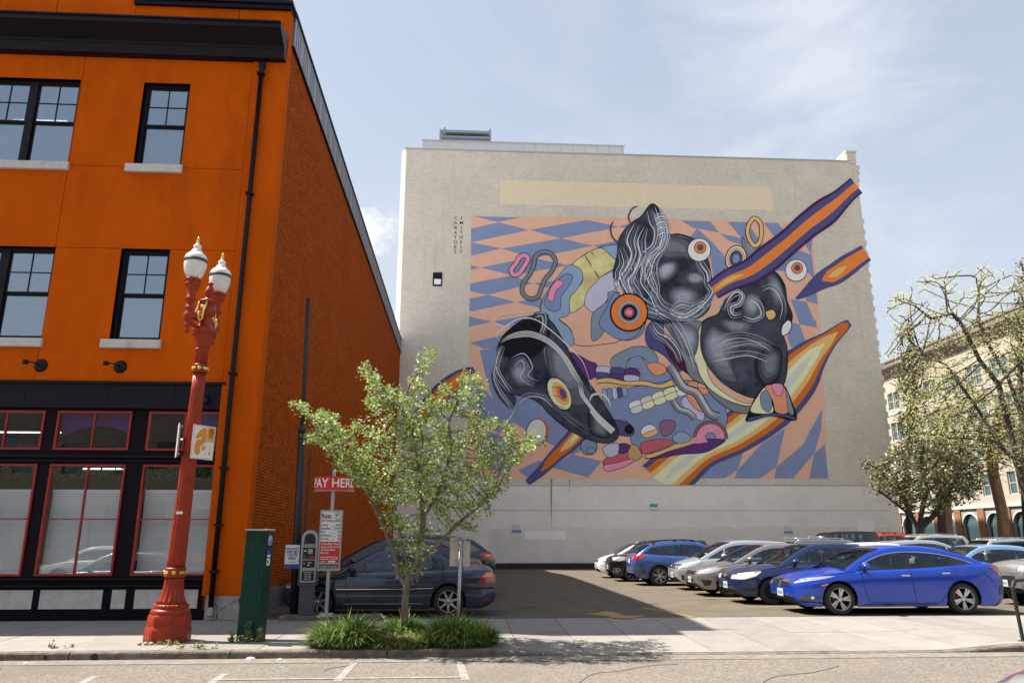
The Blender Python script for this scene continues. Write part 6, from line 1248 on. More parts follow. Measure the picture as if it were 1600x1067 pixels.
    if s.get('plate_f'):
        z = s['plate_f']; mb = MB(); mb.rbox(-.03, -.015, -.155, .155, z - .08, z + .08, .004); pf = mb.build('license_plate', 'plate', root)
        mb = MB(); mb.box(-.033, -.0305, -.11, .11, z - .03, z + .03); mb.build('plate_print', 'plate_teal', pf)
    if s.get('plate_r'): z = s['plate_r']; mb = MB(); mb.rbox(L_ + .012, L_ + .026, -.155, .155, z - .08, z + .08, .004); mb.build('license_plate', 'plate', root)
    if s.get('emblem'):
        z = s['emblem']; mb = MB(); mb.tube([(-.02, .055 * math.cos(t), z + .045 * math.sin(t)) for t in np.linspace(0, 6.28, 17)], .007, 5)
        if s.get('emk') == 'H': mb.box(-.026, -.016, -.028, -.018, z - .028, z + .030); mb.box(-.026, -.016, .018, .028, z - .028, z + .030); mb.box(-.026, -.016, -.018, .018, z - .006, z + .006)
        elif s.get('emk') == 'T': mb.tube([(-.02, .02 * math.cos(t), z + .04 * math.sin(t)) for t in np.linspace(0, 6.28, 13)], .005, 4); mb.tube([(-.02, .045 * math.cos(t), z + .018 + .014 * math.sin(t)) for t in np.linspace(0, 6.28, 13)], .005, 4)
        mb.build('emblem', 'chrome', root)
    if s['frame']:   # bright strip over the side glass
        a0, a1 = s['frame']
        for sg in (-1, 1):
            P = []
            for x in np.linspace(a0, a1, 26):
                zb, zr = belt(x), interp(roof, x); h = max(zr - zb, .004); edge = max(h - .055, h * .3); rail = max(edge - RW, 0); yb = side_y(x, interp(sh, x)) - .012; P.append((x, sg * (yb - s['tumble'] * rail + .004), zb + rail))
            mb = MB(); mb.tube(P, .009, 5); mb.build('window_trim', 'chrome', root)
    if s['rails']:
        a0, a1, hz = s['rails']
        for sg in (-1, 1):
            P = []
            for i, x in enumerate(np.linspace(a0, a1, 14)): yb = side_y(x, interp(sh, x)); h = interp(roof, x) - belt(x); P.append((x, sg * (yb - s['tumble'] * (h - .05) - .06), interp(roof, x) - .02 + (hz if 0 < i < 13 else -.01)))
            mb = MB(); mb.tube(P, .016, 6)
            for i in (1, 6, 12): mb.box(P[i][0] - .05, P[i][0] + .05, P[i][1] - .015, P[i][1] + .015, P[i][2] - hz - .02, P[i][2])
            mb.build('roof_rail', s.get('rail_mat', 'car_black'), root)
    if s.get('crossbars'):
        for x in s['crossbars']: mb = MB(); z = interp(roof, x) + .07; mb.tube([(x, -.62, z), (x, .62, z)], .022, 8); mb.box(x - .05, x + .05, -.60, -.54, z - .09, z + .03); mb.box(x - .05, x + .05, .54, .60, z - .09, z + .03); mb.build('crossbar', 'rim_silver', root)
    if s.get('arch_trim'):
        for c in (fx, rx):
            for sg in (-1, 1):
                V = []; T_ = np.linspace(-.12, math.pi + .12, 19)
                for t in T_:
                    for rr in (AR - .012, AR + .055): x_, z_ = c + rr * math.cos(t), r + rr * math.sin(t); V.append((x_, sg * (side_y(min(max(x_, 0), L_), max(z_, .2)) + .012), z_))
                mb = MB(); mb.add(V, [(2 * i, 2 * i + 1, 2 * i + 3, 2 * i + 2) for i in range(18)]); mb.build('arch_trim', 'plastic_grey', root)
    return root
def car_at(cx, cy, spec, flip=False, dz=0):
    """nose (or tail, when flipped) at world x = cx, centre line at y = cy"""
    return (Vector((cx, cy, lot_z(cy) + dz)), 0.0) if not flip else (Vector((cx + spec['L'], cy, lot_z(cy) + dz)), math.pi)

# ---- shapes
CIVIC = dict(L=4.63, W=1.80, H=1.416, wb=2.70, fo=.90, r=.322, style='split5', wr=.215, ws_top=1.98, rw_top=3.42, gc=.17, tumble=.40,
  top=[(0, .655), (.03, .70), (.12, .745), (.35, .81), (.7, .875), (1.05, .925), (1.3, .955), (2.3, .97), (3.4, 1.02), (3.95, 1.10), (4.25, 1.095), (4.45, 1.075), (4.55, 1.03), (4.60, .95), (4.63, .86)],
  sh=[(0, .60), (.05, .66), (.2, .715), (.5, .79), (.9, .845), (1.3, .88), (2.0, .91), (2.8, .94), (3.5, .985), (4.0, 1.02), (4.35, 1.03), (4.5, .99), (4.6, .90), (4.63, .83)],
  roof=[(1.12, .94), (1.35, 1.08), (1.65, 1.235), (1.95, 1.345), (2.25, 1.40), (2.6, 1.416), (2.95, 1.405), (3.3, 1.36), (3.65, 1.275), (3.95, 1.175), (4.15, 1.095)],
  pillars=[(2.52, -.04, .05, 'black'), (3.42, .25, .022, 'black')], cpil=(3.86, -.85), frame=(1.5, 3.95),
  seams=[[(1.42, .90), (1.43, .62), (1.50, .34), (1.56, .26)], [(2.50, .93), (2.52, .6), (2.56, .25)], [(3.50, .98), (3.46, .78), (3.30, .52), (3.14, .32), (3.06, .26), (2.8, .245)], [(1.56, .255), (2.1, .25), (2.56, .245), (2.8, .245)], [(1.30, .88), (.95, .845), (.55, .795)], [(4.06, .86), (4.2, .77), (4.3, .66)]],
  handles=[(2.36, .80), (3.25, .845)], hmat='chrome', mirror=(1.50, .985), plate_f=.42, emblem=.60, emk='H',
  patches=[('headlight', [(.13, .655), (.30, .685), (.62, .735), (.80, .775), (.84, .79), (.62, .785), (.35, .755), (.16, .715)], 'lamp_clear', 'both'), ('grille_bar', [(-.60, .655), (.60, .655), (.58, .715), (-.58, .715)], 'chrome', 'front', .010), ('grille', [(-.62, .56), (.62, .56), (.66, .65), (-.66, .65)], 'car_black', 'front', .008),
   ('lower_intake', [(-.50, .285), (.50, .285), (.44, .375), (-.44, .375)], 'car_black', 'front', .006), ('fog_surround', [(.12, .40), (.52, .38), (.55, .36), (.50, .335), (.22, .30), (.13, .35)], 'plastic_grey', 'both', .008), ('fog_light', [(.33 + .035 * math.cos(t), .352 + .030 * math.sin(t)) for t in np.linspace(0, 6.28, 11)[:-1]], 'chrome', 'both', .013), ('side_marker', [(.50, .60), (.66, .64), (.655, .615), (.55, .585)], 'amber', 'both', .008),
   ('bumper_fin', [(.10, .30), (.30, .275), (.58, .265), (.60, .25), (.10, .245)], 'car_black', 'both', .006), ('skirt_line', [(1.42, .225), (3.0, .225), (3.0, .205), (1.42, .205)], 'car_black', 'both', .008),
   ('taillight', [(4.28, 1.01), (4.40, 1.00), (4.54, .90), (4.62, .80), (4.55, .79), (4.40, .86), (4.30, .93)], 'lamp_red_glass', 'both', .008), ('turn_light', [(4.46, .855), (4.58, .79), (4.56, .765), (4.44, .81)], 'amber', 'both', .014), ('taillight', [(.52, .80), (.78, .80), (.80, .93), (.60, .95)], 'lamp_red_glass', 'rpair', .008), ('rear_vent', [(4.40, .40), (4.56, .42), (4.58, .56), (4.50, .60)], 'plastic_grey', 'both', .008), ('fuel_door', [(3.80, .80), (3.98, .80), (3.99, .81), (3.99, .93), (3.98, .94), (3.80, .94), (3.79, .93), (3.79, .81)], 'p_blue', 'both', .003)])
SEDAN = dict(L=4.62, W=1.77, H=1.48, wb=2.65, fo=.86, r=.31, style='steel', wr=.195, ws_top=2.00, rw_top=3.40, tumble=.36, gc=.20,
  top=[(0, .66), (.03, .72), (.12, .76), (.4, .84), (.8, .915), (1.15, .965), (1.35, .985), (2.3, 1.0), (3.5, 1.03), (3.95, 1.09), (4.3, 1.085), (4.5, 1.05), (4.58, .96), (4.62, .86)],
  sh=[(0, .60), (.05, .67), (.2, .73), (.5, .80), (.9, .875), (1.3, .92), (2.0, .945), (2.8, .965), (3.5, .985), (4.0, 1.01), (4.35, 1.01), (4.5, .98), (4.58, .9), (4.62, .83)],
  roof=[(1.12, .965), (1.4, 1.13), (1.7, 1.30), (1.98, 1.42), (2.25, 1.465), (2.6, 1.48), (3.0, 1.465), (3.35, 1.42), (3.65, 1.30), (3.9, 1.17), (4.05, 1.08)],
  pillars=[(2.52, -.04, .05, 'black'), (3.36, .15, .02, 'black')], cpil=(3.70, -.75),
  seams=[[(1.40, .93), (1.40, .62), (1.48, .34), (1.54, .27)], [(2.50, .96), (2.52, .6), (2.54, .26)], [(3.46, .99), (3.40, .75), (3.22, .50), (3.08, .32), (2.95, .26)], [(1.54, .26), (2.2, .255), (2.95, .26)], [(1.30, .92), (.95, .88), (.55, .81)]],
  handles=[(2.36, .83), (3.22, .85)], mirror=(1.48, 1.02), plate_f=.44, plate_r=.75, emblem=.69, emk='T',
  patches=[('headlight', [(.06, .60), (.22, .60), (.48, .68), (.62, .78), (.60, .80), (.40, .775), (.14, .73), (.06, .68)], 'lamp_hazy', 'both', .008), ('turn_light', [(.44, .745), (.58, .785), (.60, .80), (.46, .78)], 'amber', 'both', .013), ('headlight', [(.40, .60), (.66, .61), (.66, .70), (.42, .69)], 'lamp_hazy', 'fpair', .008), ('grille', [(-.34, .60), (.34, .60), (.36, .71), (-.36, .71)], 'chrome', 'front', .010), ('grille_gap', [(-.31, .62), (.31, .62), (.33, .66), (-.33, .66)], 'car_black', 'front', .014),
   ('lower_intake', [(-.45, .30), (.45, .30), (.42, .375), (-.42, .375)], 'car_black', 'front', .006), ('fog_recess', [(.10, .40), (.40, .385), (.44, .35), (.30, .32), (.12, .33)], 'car_black', 'both', .007), ('taillight', [(4.30, .98), (4.45, .97), (4.60, .86), (4.60, .76), (4.40, .80), (4.32, .88)], 'lamp_red_glass', 'both', .008), ('taillight', [(.45, .78), (.80, .78), (.78, .93), (.48, .92)], 'lamp_red_glass', 'rpair', .008)])
def variant(base, **k):
    d = dict(base); d.update(k); return d
BMW = variant(SEDAN, L=4.47, W=1.74, H=1.415, wb=2.725, fo=.76, r=.318, style='star', wr=.21, ws_top=1.95, rw_top=3.15, gc=.17, tumble=.42,
  top=[(0, .62), (.03, .68), (.12, .73), (.4, .80), (.8, .87), (1.15, .92), (1.35, .94), (2.3, .95), (3.3, .97), (3.75, 1.02), (4.2, 1.02), (4.36, .99), (4.43, .92), (4.47, .80)],
  sh=[(0, .57), (.05, .64), (.2, .70), (.5, .78), (.9, .84), (1.3, .875), (2.0, .895), (2.8, .915), (3.4, .935), (3.9, .95), (4.25, .945), (4.37, .91), (4.43, .85), (4.47, .76)],
  roof=[(1.15, .92), (1.4, 1.08), (1.7, 1.25), (1.95, 1.36), (2.2, 1.405), (2.5, 1.415), (2.85, 1.395), (3.15, 1.335), (3.42, 1.215), (3.65, 1.10), (3.8, 1.015)],
  pillars=[(2.42, -.04, .05, 'black'), (3.14, .15, .018, 'black')], cpil=(3.44, -.62), plate_f=.4, plate_r=.72, emblem=None,
  seams=[[(1.34, .88), (1.34, .6), (1.42, .34), (1.5, .25)], [(2.38, .91), (2.40, .6), (2.42, .25)], [(3.36, .93), (3.30, .72), (3.08, .48), (2.98, .34), (2.88, .25)], [(1.5, .25), (2.2, .245), (2.88, .25)], [(3.36, .80), (4.0, .78), (4.38, .74)]],
  handles=[(2.24, .80), (3.05, .81)], mirror=(1.45, .955), mirror_mat='car_black',
  patches=[('headlight', [(.05, .58), (.35, .60), (.40, .68), (.10, .68)], 'lamp_clear', 'both'), ('side_molding', [(1.15, .56), (3.28, .56), (3.28, .515), (1.15, .515)], 'car_black', 'both', .012), ('molding_line', [(1.15, .575), (3.28, .575), (3.28, .563), (1.15, .563)], 'chrome', 'both', .014), ('skirt_line', [(1.3, .29), (2.95, .29), (2.95, .268), (1.3, .268)], 'rim_gold', 'both', .006),
   ('taillight', [(4.10, .70), (4.42, .69), (4.46, .74), (4.43, .80), (4.18, .80)], 'lamp_red_glass', 'both', .010), ('turn_light', [(4.18, .803), (4.42, .803), (4.39, .89), (4.28, .89)], 'amber', 'both', .010), ('taillight', [(.45, .70), (.80, .70), (.78, .86), (.48, .86)], 'lamp_red_glass', 'rpair', .01), ('bumper_strip', [(3.55, .60), (4.43, .60), (4.45, .56), (3.55, .56)], 'car_black', 'both', .012), ('reflector', [(4.20, .36), (4.40, .37), (4.40, .345), (4.20, .335)], 'lamp_red_glass', 'both', .01)])
FORTE = variant(SEDAN, L=4.50, W=1.77, H=1.46, r=.315, style='five', ws_top=2.0, rw_top=3.5, emblem=None,
  roof=[(1.05, .95), (1.35, 1.11), (1.7, 1.29), (1.98, 1.40), (2.25, 1.45), (2.6, 1.46), (3.0, 1.445), (3.35, 1.39), (3.65, 1.28), (3.9, 1.16), (4.03, 1.09)], top=[(0, .64), (.03, .70), (.12, .75), (.4, .83), (.8, .905), (1.15, .955), (1.35, .975), (2.3, 1.0), (3.5, 1.03), (3.95, 1.09), (4.2, 1.085), (4.38, 1.05), (4.46, .96), (4.50, .86)], sh=[(0, .60), (.05, .66), (.2, .72), (.5, .80), (.9, .875), (1.3, .92), (2.0, .945), (2.8, .965), (3.5, .985), (3.9, 1.01), (4.25, 1.01), (4.38, .98), (4.46, .9), (4.50, .83)],
  patches=[('headlight', [(.08, .62), (.26, .62), (.56, .70), (.72, .79), (.55, .79), (.30, .755), (.10, .70)], 'lamp_clear', 'both', .008), ('turn_light', [(.54, .71), (.60, .72), (.73, .80), (.66, .80)], 'amber', 'both', .013), ('grille', [(-.42, .60), (.42, .60), (.46, .69), (-.46, .69)], 'car_black', 'front', .010), ('lower_intake', [(-.50, .30), (.50, .30), (.40, .46), (-.40, .46)], 'car_black', 'front', .006), ('fog_recess', [(.09, .47), (.30, .46), (.38, .44), (.32, .31), (.18, .30)], 'car_black', 'both', .007), ('taillight', [(4.2, .98), (4.35, .97), (4.48, .86), (4.48, .76), (4.3, .8)], 'lamp_red_glass', 'both', .008)])
FIT = variant(SEDAN, L=4.05, W=1.70, H=1.52, wb=2.53, fo=.82, r=.305, style='multi', ws_top=1.75, rw_top=3.62, tumble=.30, emblem=.70, emk='H', plate_f=.45, cpil=(3.45, -.25), frame=None,
  top=[(0, .70), (.03, .76), (.12, .81), (.35, .90), (.7, .99), (.9, 1.03), (1.2, 1.05), (2.3, 1.05), (3.5, 1.06), (3.8, 1.08), (3.95, 1.06), (4.03, .98), (4.05, .86)], sh=[(0, .62), (.05, .69), (.2, .76), (.5, .85), (.9, .93), (1.3, .955), (2.0, .97), (2.8, .99), (3.5, 1.03), (3.85, 1.04), (3.98, 1.0), (4.03, .93), (4.05, .83)],
  roof=[(.72, .99), (1.05, 1.17), (1.4, 1.35), (1.7, 1.46), (2.0, 1.51), (2.4, 1.525), (2.9, 1.51), (3.35, 1.48), (3.62, 1.44), (3.8, 1.28), (3.93, 1.08)], pillars=[(1.42, .3, .03, 'roof'), (2.35, 0, .05, 'black'), (3.2, .1, .03, 'black')],
  seams=[[(1.40, .95), (1.40, .62), (1.45, .30)], [(2.38, .97), (2.40, .6), (2.40, .28)], [(3.1, 1.0), (3.05, .75), (2.92, .5), (2.78, .3)]], handles=[(2.22, .86), (2.98, .88)], mirror=(1.42, 1.05),
  patches=[('headlight', [(.10, .68), (.30, .69), (.62, .80), (.78, .90), (.55, .88), (.25, .82), (.10, .75)], 'lamp_clear', 'both', .008), ('grille', [(-.55, .66), (.55, .66), (.50, .76), (-.50, .76)], 'car_black', 'front', .008), ('grille_bar', [(-.60, .74), (.60, .74), (.56, .775), (-.56, .775)], 'chrome', 'front', .012), ('lower_intake', [(-.55, .28), (.55, .28), (.50, .40), (-.50, .40)], 'car_black', 'front', .006), ('fog_recess', [(.08, .48), (.26, .46), (.34, .32), (.12, .31)], 'car_black', 'both', .007), ('taillight', [(3.75, 1.25), (3.9, 1.2), (4.0, .98), (3.9, .86), (3.8, .95)], 'lamp_red_glass', 'both', .006)])
HATCH = variant(FIT, emblem=None, L=4.20, W=1.76, patches=[q for q in FIT['patches'] if q[0] in ('headlight', 'grille', 'lower_intake', 'taillight')])
SUV = variant(SEDAN, L=4.45, W=1.80, H=1.60, wb=2.66, fo=.90, r=.345, style='six', wr=.22, gc=.26, ws_top=1.95, rw_top=3.80, tumble=.30, nz0=.45, tz0=.42, emblem=None, plate_f=.55, plate_r=.85, cpil=(4.15, -.75),
  top=[(0, .80), (.03, .86), (.12, .91), (.35, .97), (.8, 1.03), (1.1, 1.06), (1.3, 1.07), (2.3, 1.07), (3.6, 1.10), (4.1, 1.14), (4.32, 1.13), (4.42, 1.02), (4.45, .85)], sh=[(0, .70), (.05, .78), (.2, .86), (.5, .93), (.9, .985), (1.3, 1.0), (2.0, 1.01), (2.8, 1.03), (3.5, 1.06), (4.1, 1.10), (4.3, 1.08), (4.40, .98), (4.45, .82)],
  roof=[(1.05, 1.05), (1.35, 1.22), (1.7, 1.42), (1.95, 1.52), (2.2, 1.56), (2.7, 1.575), (3.2, 1.545), (3.6, 1.49), (3.80, 1.455), (4.05, 1.30), (4.28, 1.13)], pillars=[(2.45, 0, .05, 'black'), (3.36, .0, .04, 'black')],
  seams=[[(1.42, 1.0), (1.42, .7), (1.48, .36)], [(2.46, 1.02), (2.48, .7), (2.48, .34)], [(3.46, 1.06), (3.40, .85), (3.2, .60), (3.08, .40)], [(1.48, .35), (2.48, .33), (3.08, .38)]], handles=[(2.3, .92), (3.2, .95)], mirror=(1.5, 1.10), rails=(2.1, 3.8, .06), rail_mat='car_black', arch_trim=True,
  patches=[('headlight', [(.08, .80), (.30, .82), (.58, .88), (.66, .95), (.30, .93), (.08, .89)], 'lamp_clear', 'both', .008), ('grille', [(-.50, .72), (.50, .72), (.56, .85), (-.56, .85)], 'car_black', 'front', .008), ('lower_intake', [(-.60, .46), (.60, .46), (.55, .62), (-.55, .62)], 'plastic_grey', 'front', .006), ('sill_cladding', [(1.3, .40), (3.2, .40), (3.2, .27), (1.3, .27)], 'plastic_grey', 'both', .010),
   ('taillight', [(4.02, 1.04), (4.10, 1.10), (4.36, 1.09), (4.44, .93), (4.38, .90), (4.16, .96)], 'lamp_red_glass', 'both', .008), ('taillight', [(.35, .90), (.80, .90), (.78, 1.06), (.40, 1.05)], 'lamp_red_glass', 'rpair', .01), ('reversing_light', [(.38, .93), (.55, .93), (.55, 1.0), (.38, 1.0)], 'lamp_clear', 'rpair', .016), ('bumper_cladding', [(4.06, .60), (4.22, .62), (4.44, .70), (4.44, .44), (4.06, .40)], 'plastic_grey', 'both', .012), ('bumper_cladding', [(-.80, .42), (.80, .42), (.78, .66), (-.78, .66)], 'plastic_grey', 'rear', .010)])
BOXY = variant(SUV, L=4.14, W=1.80, H=1.61, wb=2.57, fo=.83, r=.33, style='star', arch_trim=False, gc=.22, tumble=.20, ws_top=1.55, rw_top=3.86, rails=None,
  top=[(0, .84), (.03, .92), (.12, .97), (.35, 1.02), (.8, 1.06), (1.1, 1.08), (1.3, 1.09), (2.3, 1.1), (3.6, 1.12), (3.9, 1.14), (4.05, 1.12), (4.12, 1.02), (4.14, .85)], sh=[(0, .76), (.05, .84), (.2, .92), (.5, .97), (.9, 1.0), (1.3, 1.02), (2.0, 1.03), (2.8, 1.06), (3.5, 1.10), (3.9, 1.12), (4.04, 1.08), (4.11, .98), (4.14, .82)],
  roof=[(.88, 1.06), (1.1, 1.25), (1.35, 1.47), (1.55, 1.56), (1.8, 1.60), (2.4, 1.615), (3.0, 1.61), (3.6, 1.59), (3.86, 1.56), (3.97, 1.35), (4.05, 1.12)], pillars=[(2.15, 0, .05, 'black'), (3.0, .0, .04, 'black')], cpil=(3.6, -.3),
  seams=[[(1.25, 1.0), (1.25, .7), (1.3, .34)], [(2.16, 1.02), (2.18, .7), (2.18, .3)], [(3.1, 1.06), (3.05, .85), (2.9, .60), (2.8, .4)]], handles=[(2.0, .94), (2.9, .96)], mirror=(1.3, 1.12),
  patches=[('headlight', [(.08, .80), (.28, .78), (.52, .83), (.60, .93), (.46, .96), (.10, .93)], 'lamp_clear', 'both', .008), ('turn_light', [(.46, .90), (.60, .90), (.60, .935), (.46, .94)], 'amber', 'both', .013), ('grille', [(-.40, .80), (.40, .80), (.40, .88), (-.40, .88)], 'car_black', 'front', .008), ('lower_intake', [(-.62, .36), (.62, .36), (.66, .62), (-.66, .62)], 'car_black', 'front', .006), ('skid_plate', [(-.45, .36), (.45, .36), (.40, .42), (-.40, .42)], 'rim_silver', 'front', .012), ('fog_surround', [(.08, .52), (.30, .54), (.36, .44), (.24, .34), (.08, .36)], 'rim_silver', 'both', .010), ('fog_light', [(.10, .50), (.26, .51), (.30, .44), (.22, .38), (.10, .39)], 'car_black', 'both', .014), ('fog_light', [(.20 + .04 * math.cos(t), .44 + .04 * math.sin(t)) for t in np.linspace(0, 6.28, 9)[:-1]], 'lamp_clear', 'both', .018), ('taillight', [(3.92, 1.45), (3.98, 1.4), (4.08, 1.0), (4.0, .95), (3.88, 1.15)], 'lamp_red_glass', 'both', .008)])
WAGON = variant(SUV, L=4.70, H=1.66, style='five', fo=.95, wb=2.7, rails=(2.0, 4.0, .05), rail_mat='rim_silver', arch_trim=False, rw_top=4.25, cpil=(4.3, -.3),
  roof=[(1.1, 1.05), (1.4, 1.22), (1.75, 1.44), (2.0, 1.56), (2.3, 1.62), (2.9, 1.645), (3.5, 1.635), (4.0, 1.61), (4.25, 1.57), (4.42, 1.35), (4.58, 1.13)], top=[(0, .80), (.03, .86), (.12, .91), (.35, .97), (.8, 1.03), (1.1, 1.06), (1.3, 1.07), (2.3, 1.07), (3.6, 1.10), (4.3, 1.14), (4.58, 1.13), (4.67, 1.02), (4.70, .85)], sh=[(0, .70), (.05, .78), (.2, .86), (.5, .93), (.9, .985), (1.3, 1.0), (2.0, 1.01), (2.8, 1.03), (3.5, 1.06), (4.3, 1.10), (4.55, 1.08), (4.65, .98), (4.70, .82)], patches=[q for q in SUV['patches'] if q[0] in ('headlight', 'grille', 'lower_intake')] + [('taillight', [(4.42, 1.40), (4.52, 1.30), (4.64, 1.0), (4.55, .95), (4.42, 1.15)], 'amber', 'both', .008)])
BIGSUV = variant(WAGON, H=1.85, r=.37, gc=.30, tumble=.20, ws_top=1.9, roof=[(1.15, 1.10), (1.4, 1.34), (1.7, 1.62), (1.92, 1.76), (2.2, 1.81), (2.9, 1.83), (3.6, 1.83), (4.2, 1.81), (4.45, 1.77), (4.56, 1.45), (4.64, 1.15)], sh=[(0, .80), (.05, .92), (.2, 1.0), (.5, 1.05), (.9, 1.09), (1.3, 1.10), (2.0, 1.10), (2.8, 1.12), (3.5, 1.13), (4.3, 1.15), (4.55, 1.12), (4.65, 1.0), (4.70, .86)], top=[(0, .92), (.03, 1.0), (.12, 1.06), (.35, 1.11), (.8, 1.15), (1.1, 1.16), (1.3, 1.17), (2.3, 1.17), (3.6, 1.18), (4.3, 1.2), (4.58, 1.18), (4.67, 1.05), (4.70, .88)], mirror=(1.55, 1.22), handles=[(2.3, 1.02), (3.25, 1.03)], rw_top=4.46, cpil=(4.45, -.15), rails=None,
  patches=[('headlight', [(.06, .84), (.30, .85), (.45, .90), (.46, .99), (.06, .98)], 'lamp_clear', 'both', .008), ('headlight', [(.52, .84), (.72, .84), (.72, .99), (.52, .99)], 'lamp_clear', 'fpair', .008), ('grille', [(-.50, .80), (.50, .80), (.50, 1.0), (-.50, 1.0)], 'mesh_grey', 'front', .010), ('bumper', [(-.8, .50), (.8, .50), (.8, .74), (-.8, .74)], 'car_black', 'front', .010), ('taillight', [(4.5, 1.4), (4.57, 1.3), (4.66, 1.0), (4.55, .95)], 'lamp_red_glass', 'both', .008)])
mat('mesh_grey', (.30, .30, .29), .4, metal=.6, var=.6, vscale=55)
car_paint('p_blue', (.003, .045, .40), .2); car_paint('p_navy', (.018, .032, .115), .4); car_paint('p_subaru', (.045, .11, .36), .35); car_paint('p_bronze', (.30, .285, .265), .6); car_paint('p_silver', (.52, .53, .55), .6); car_paint('p_black', (.012, .012, .013), .3); car_paint('p_white', (.72, .72, .70), .0)
car_paint('p_bmw', (.030, .042, .075), .5); car_paint('p_red', (.50, .045, .015), .2); car_paint('p_beige', (.50, .46, .40), .4); car_paint('p_grey', (.20, .20, .19), .5); car_paint('p_lblue', (.24, .40, .60), .4); car_paint('p_dark', (.03, .03, .036), .4)
def put_car(label, x, y, spec, paint_, flip=False, group='cars parked in the lot', z=None, sc_=1.0):
    l_, r_ = car_at(x, y, spec, flip)
    if z is not None: l_.z = z
    o = make_car(label, 'car', l_, r_, paint_, spec, group); o.scale = (sc_, sc_, sc_); return o
put_car('bright blue fastback sedan parked side-on at the front of the lot, nearest to the sidewalk', 7.36, 18.25, CIVIC, 'p_blue', sc_=1.055)
put_car('dark navy sedan with hazy headlights, directly behind the bright blue sedan', 6.98, 21.0, SEDAN, 'p_navy', sc_=1.04)
put_car('bronze grey sedan parked between the navy sedan and the silver white hatchback', 6.8, 23.75, FORTE, 'p_bronze', sc_=1.04)
put_car('silver white hatchback with a chrome grille bar, nose out beside the bronze grey sedan', 6.99, 26.5, FIT, 'p_silver', sc_=1.05)
put_car('medium blue crossover with roof rails parked tail out, red tail lamps facing the lane', 6.10, 29.2, SUV, 'p_subaru', True)
put_car('black boxy crossover just beyond the medium blue crossover', 5.78, 31.95, BOXY, 'p_black')
put_car('small white hatchback, last car of the row nearest the mural wall', 5.78, 34.7, HATCH, 'p_white', z=.0)
put_car('slate blue sedan in the shade of the brick wall behind the pay station', -3.95, 18.28, BMW, 'p_bmw', sc_=1.03)
put_car('dark sedan in the shade just beyond the slate blue sedan', -4.42, 21.3, variant(SEDAN, L=4.75, patches=[q for q in SEDAN['patches'] if q[0] not in ('grille_gap',)], roof=[(a, b + .08) for a, b in SEDAN['roof']]), 'p_dark', sc_=1.06)
put_car('black crossover in the shade, farthest of the three cars along the brick wall', -4.15, 24.4, variant(SUV, arch_trim=False, rails=None, patches=SUV['patches'] + [('turn_light', [(4.18, 1.0), (4.36, 1.0), (4.36, 1.05), (4.2, 1.06)], 'amber', 'both', .014)]), 'p_black', sc_=1.13)
# second row, noses towards the lane, behind the first
put_car('old grey wagon with a mesh grille behind the tail of the bright blue sedan', 13.75, 19.6, BIGSUV, 'p_bronze')
put_car('light blue sedan seen over the trunk of the bright blue sedan', 12.95, 22.8, SEDAN, 'p_lblue')
put_car('white sedan whose roof shows above the bright blue sedan', 11.5, 26.9, variant(SEDAN, roof=[(a, b + .05) for a, b in SEDAN['roof']]), 'p_white')
put_car('dark grey wagon with bright roof crossbars behind the navy sedan', 10.85, 30.6, variant(WAGON, crossbars=[2.1, 3.1]), 'p_grey')
put_car('dark hatchback with a silver roof edge, seen above the bronze grey sedan', 10.0, 34.9, variant(HATCH, L=4.3, frame=(1.2, 3.6), glass='car_glass_dark', roof=[(a * 1.06, b + .06) for a, b in FIT['roof']]), 'p_grey')
put_car('silver hatchback with orange tail lamps in the middle of the far rows', 15.9, 30.2, variant(HATCH, roof=[(a, b + .08) for a, b in FIT['roof']], patches=[('taillight', [(3.80, 1.35), (3.88, 1.3), (4.02, 1.0), (3.9, .9), (3.8, 1.0)], 'amber', 'both', .008)]), 'p_silver', True)
put_car('beige wagon with roof rails in the far rows', 19.3, 36.5, variant(WAGON, roof=[(a, b + .18) for a, b in WAGON['roof']], rail_mat='chrome'), 'p_beige')
put_car('orange red crossover near the right end of the grey wall', 20.9, 43.0, variant(SUV, arch_trim=False, roof=[(a, b + .25) for a, b in SUV['roof']]), 'p_red', sc_=1.03)
put_car('black square off-road wagon parked in front of the pale patch on the wall', 17.9, 42.5, variant(BIGSUV, roof=[(a, b + .10) for a, b in BIGSUV['roof']]), 'p_black', sc_=1.03)
put_car('dark blue hatchback at the right edge beyond the light blue sedan', 20.1, 28.2, variant(HATCH, L=4.4, roof=[(a * 1.04, b + .10) for a, b in FIT['roof']]), 'p_navy', True)
put_car('silver boxy wagon at the right edge of the far rows', 22.0, 33.2, variant(WAGON, roof=[(a, b + .02) for a, b in WAGON['roof']]), 'p_silver', True)
# on the street, outside the picture or only a corner of it
put_car('white sedan parked across the street, seen only as a reflection in the shop windows', -16.3, 3.0, SEDAN, 'p_white', group='cars parked along the street', z=-.16)
put_car('silver sedan parked across the street, seen only as a reflection beside the lamp post', -10.4, 3.0, FORTE, 'p_silver', group='cars parked along the street', z=-.16)
put_car('white hatchback parked across the street at far left', -22.0, 3.0, HATCH, 'p_white', group='cars parked along the street', z=-.16)
put_car('dark sedan at the near kerb just outside the left edge, its shadow on the street', -11.72, 11.5, SEDAN, 'p_grey', group='cars parked along the street', z=-.16)
put_car('red crossover on the near side of the street, its nose in the bottom right corner', 3.38, 4.6, variant(SUV, arch_trim=False, rails=None), 'p_red', group='cars parked along the street', z=-.16)
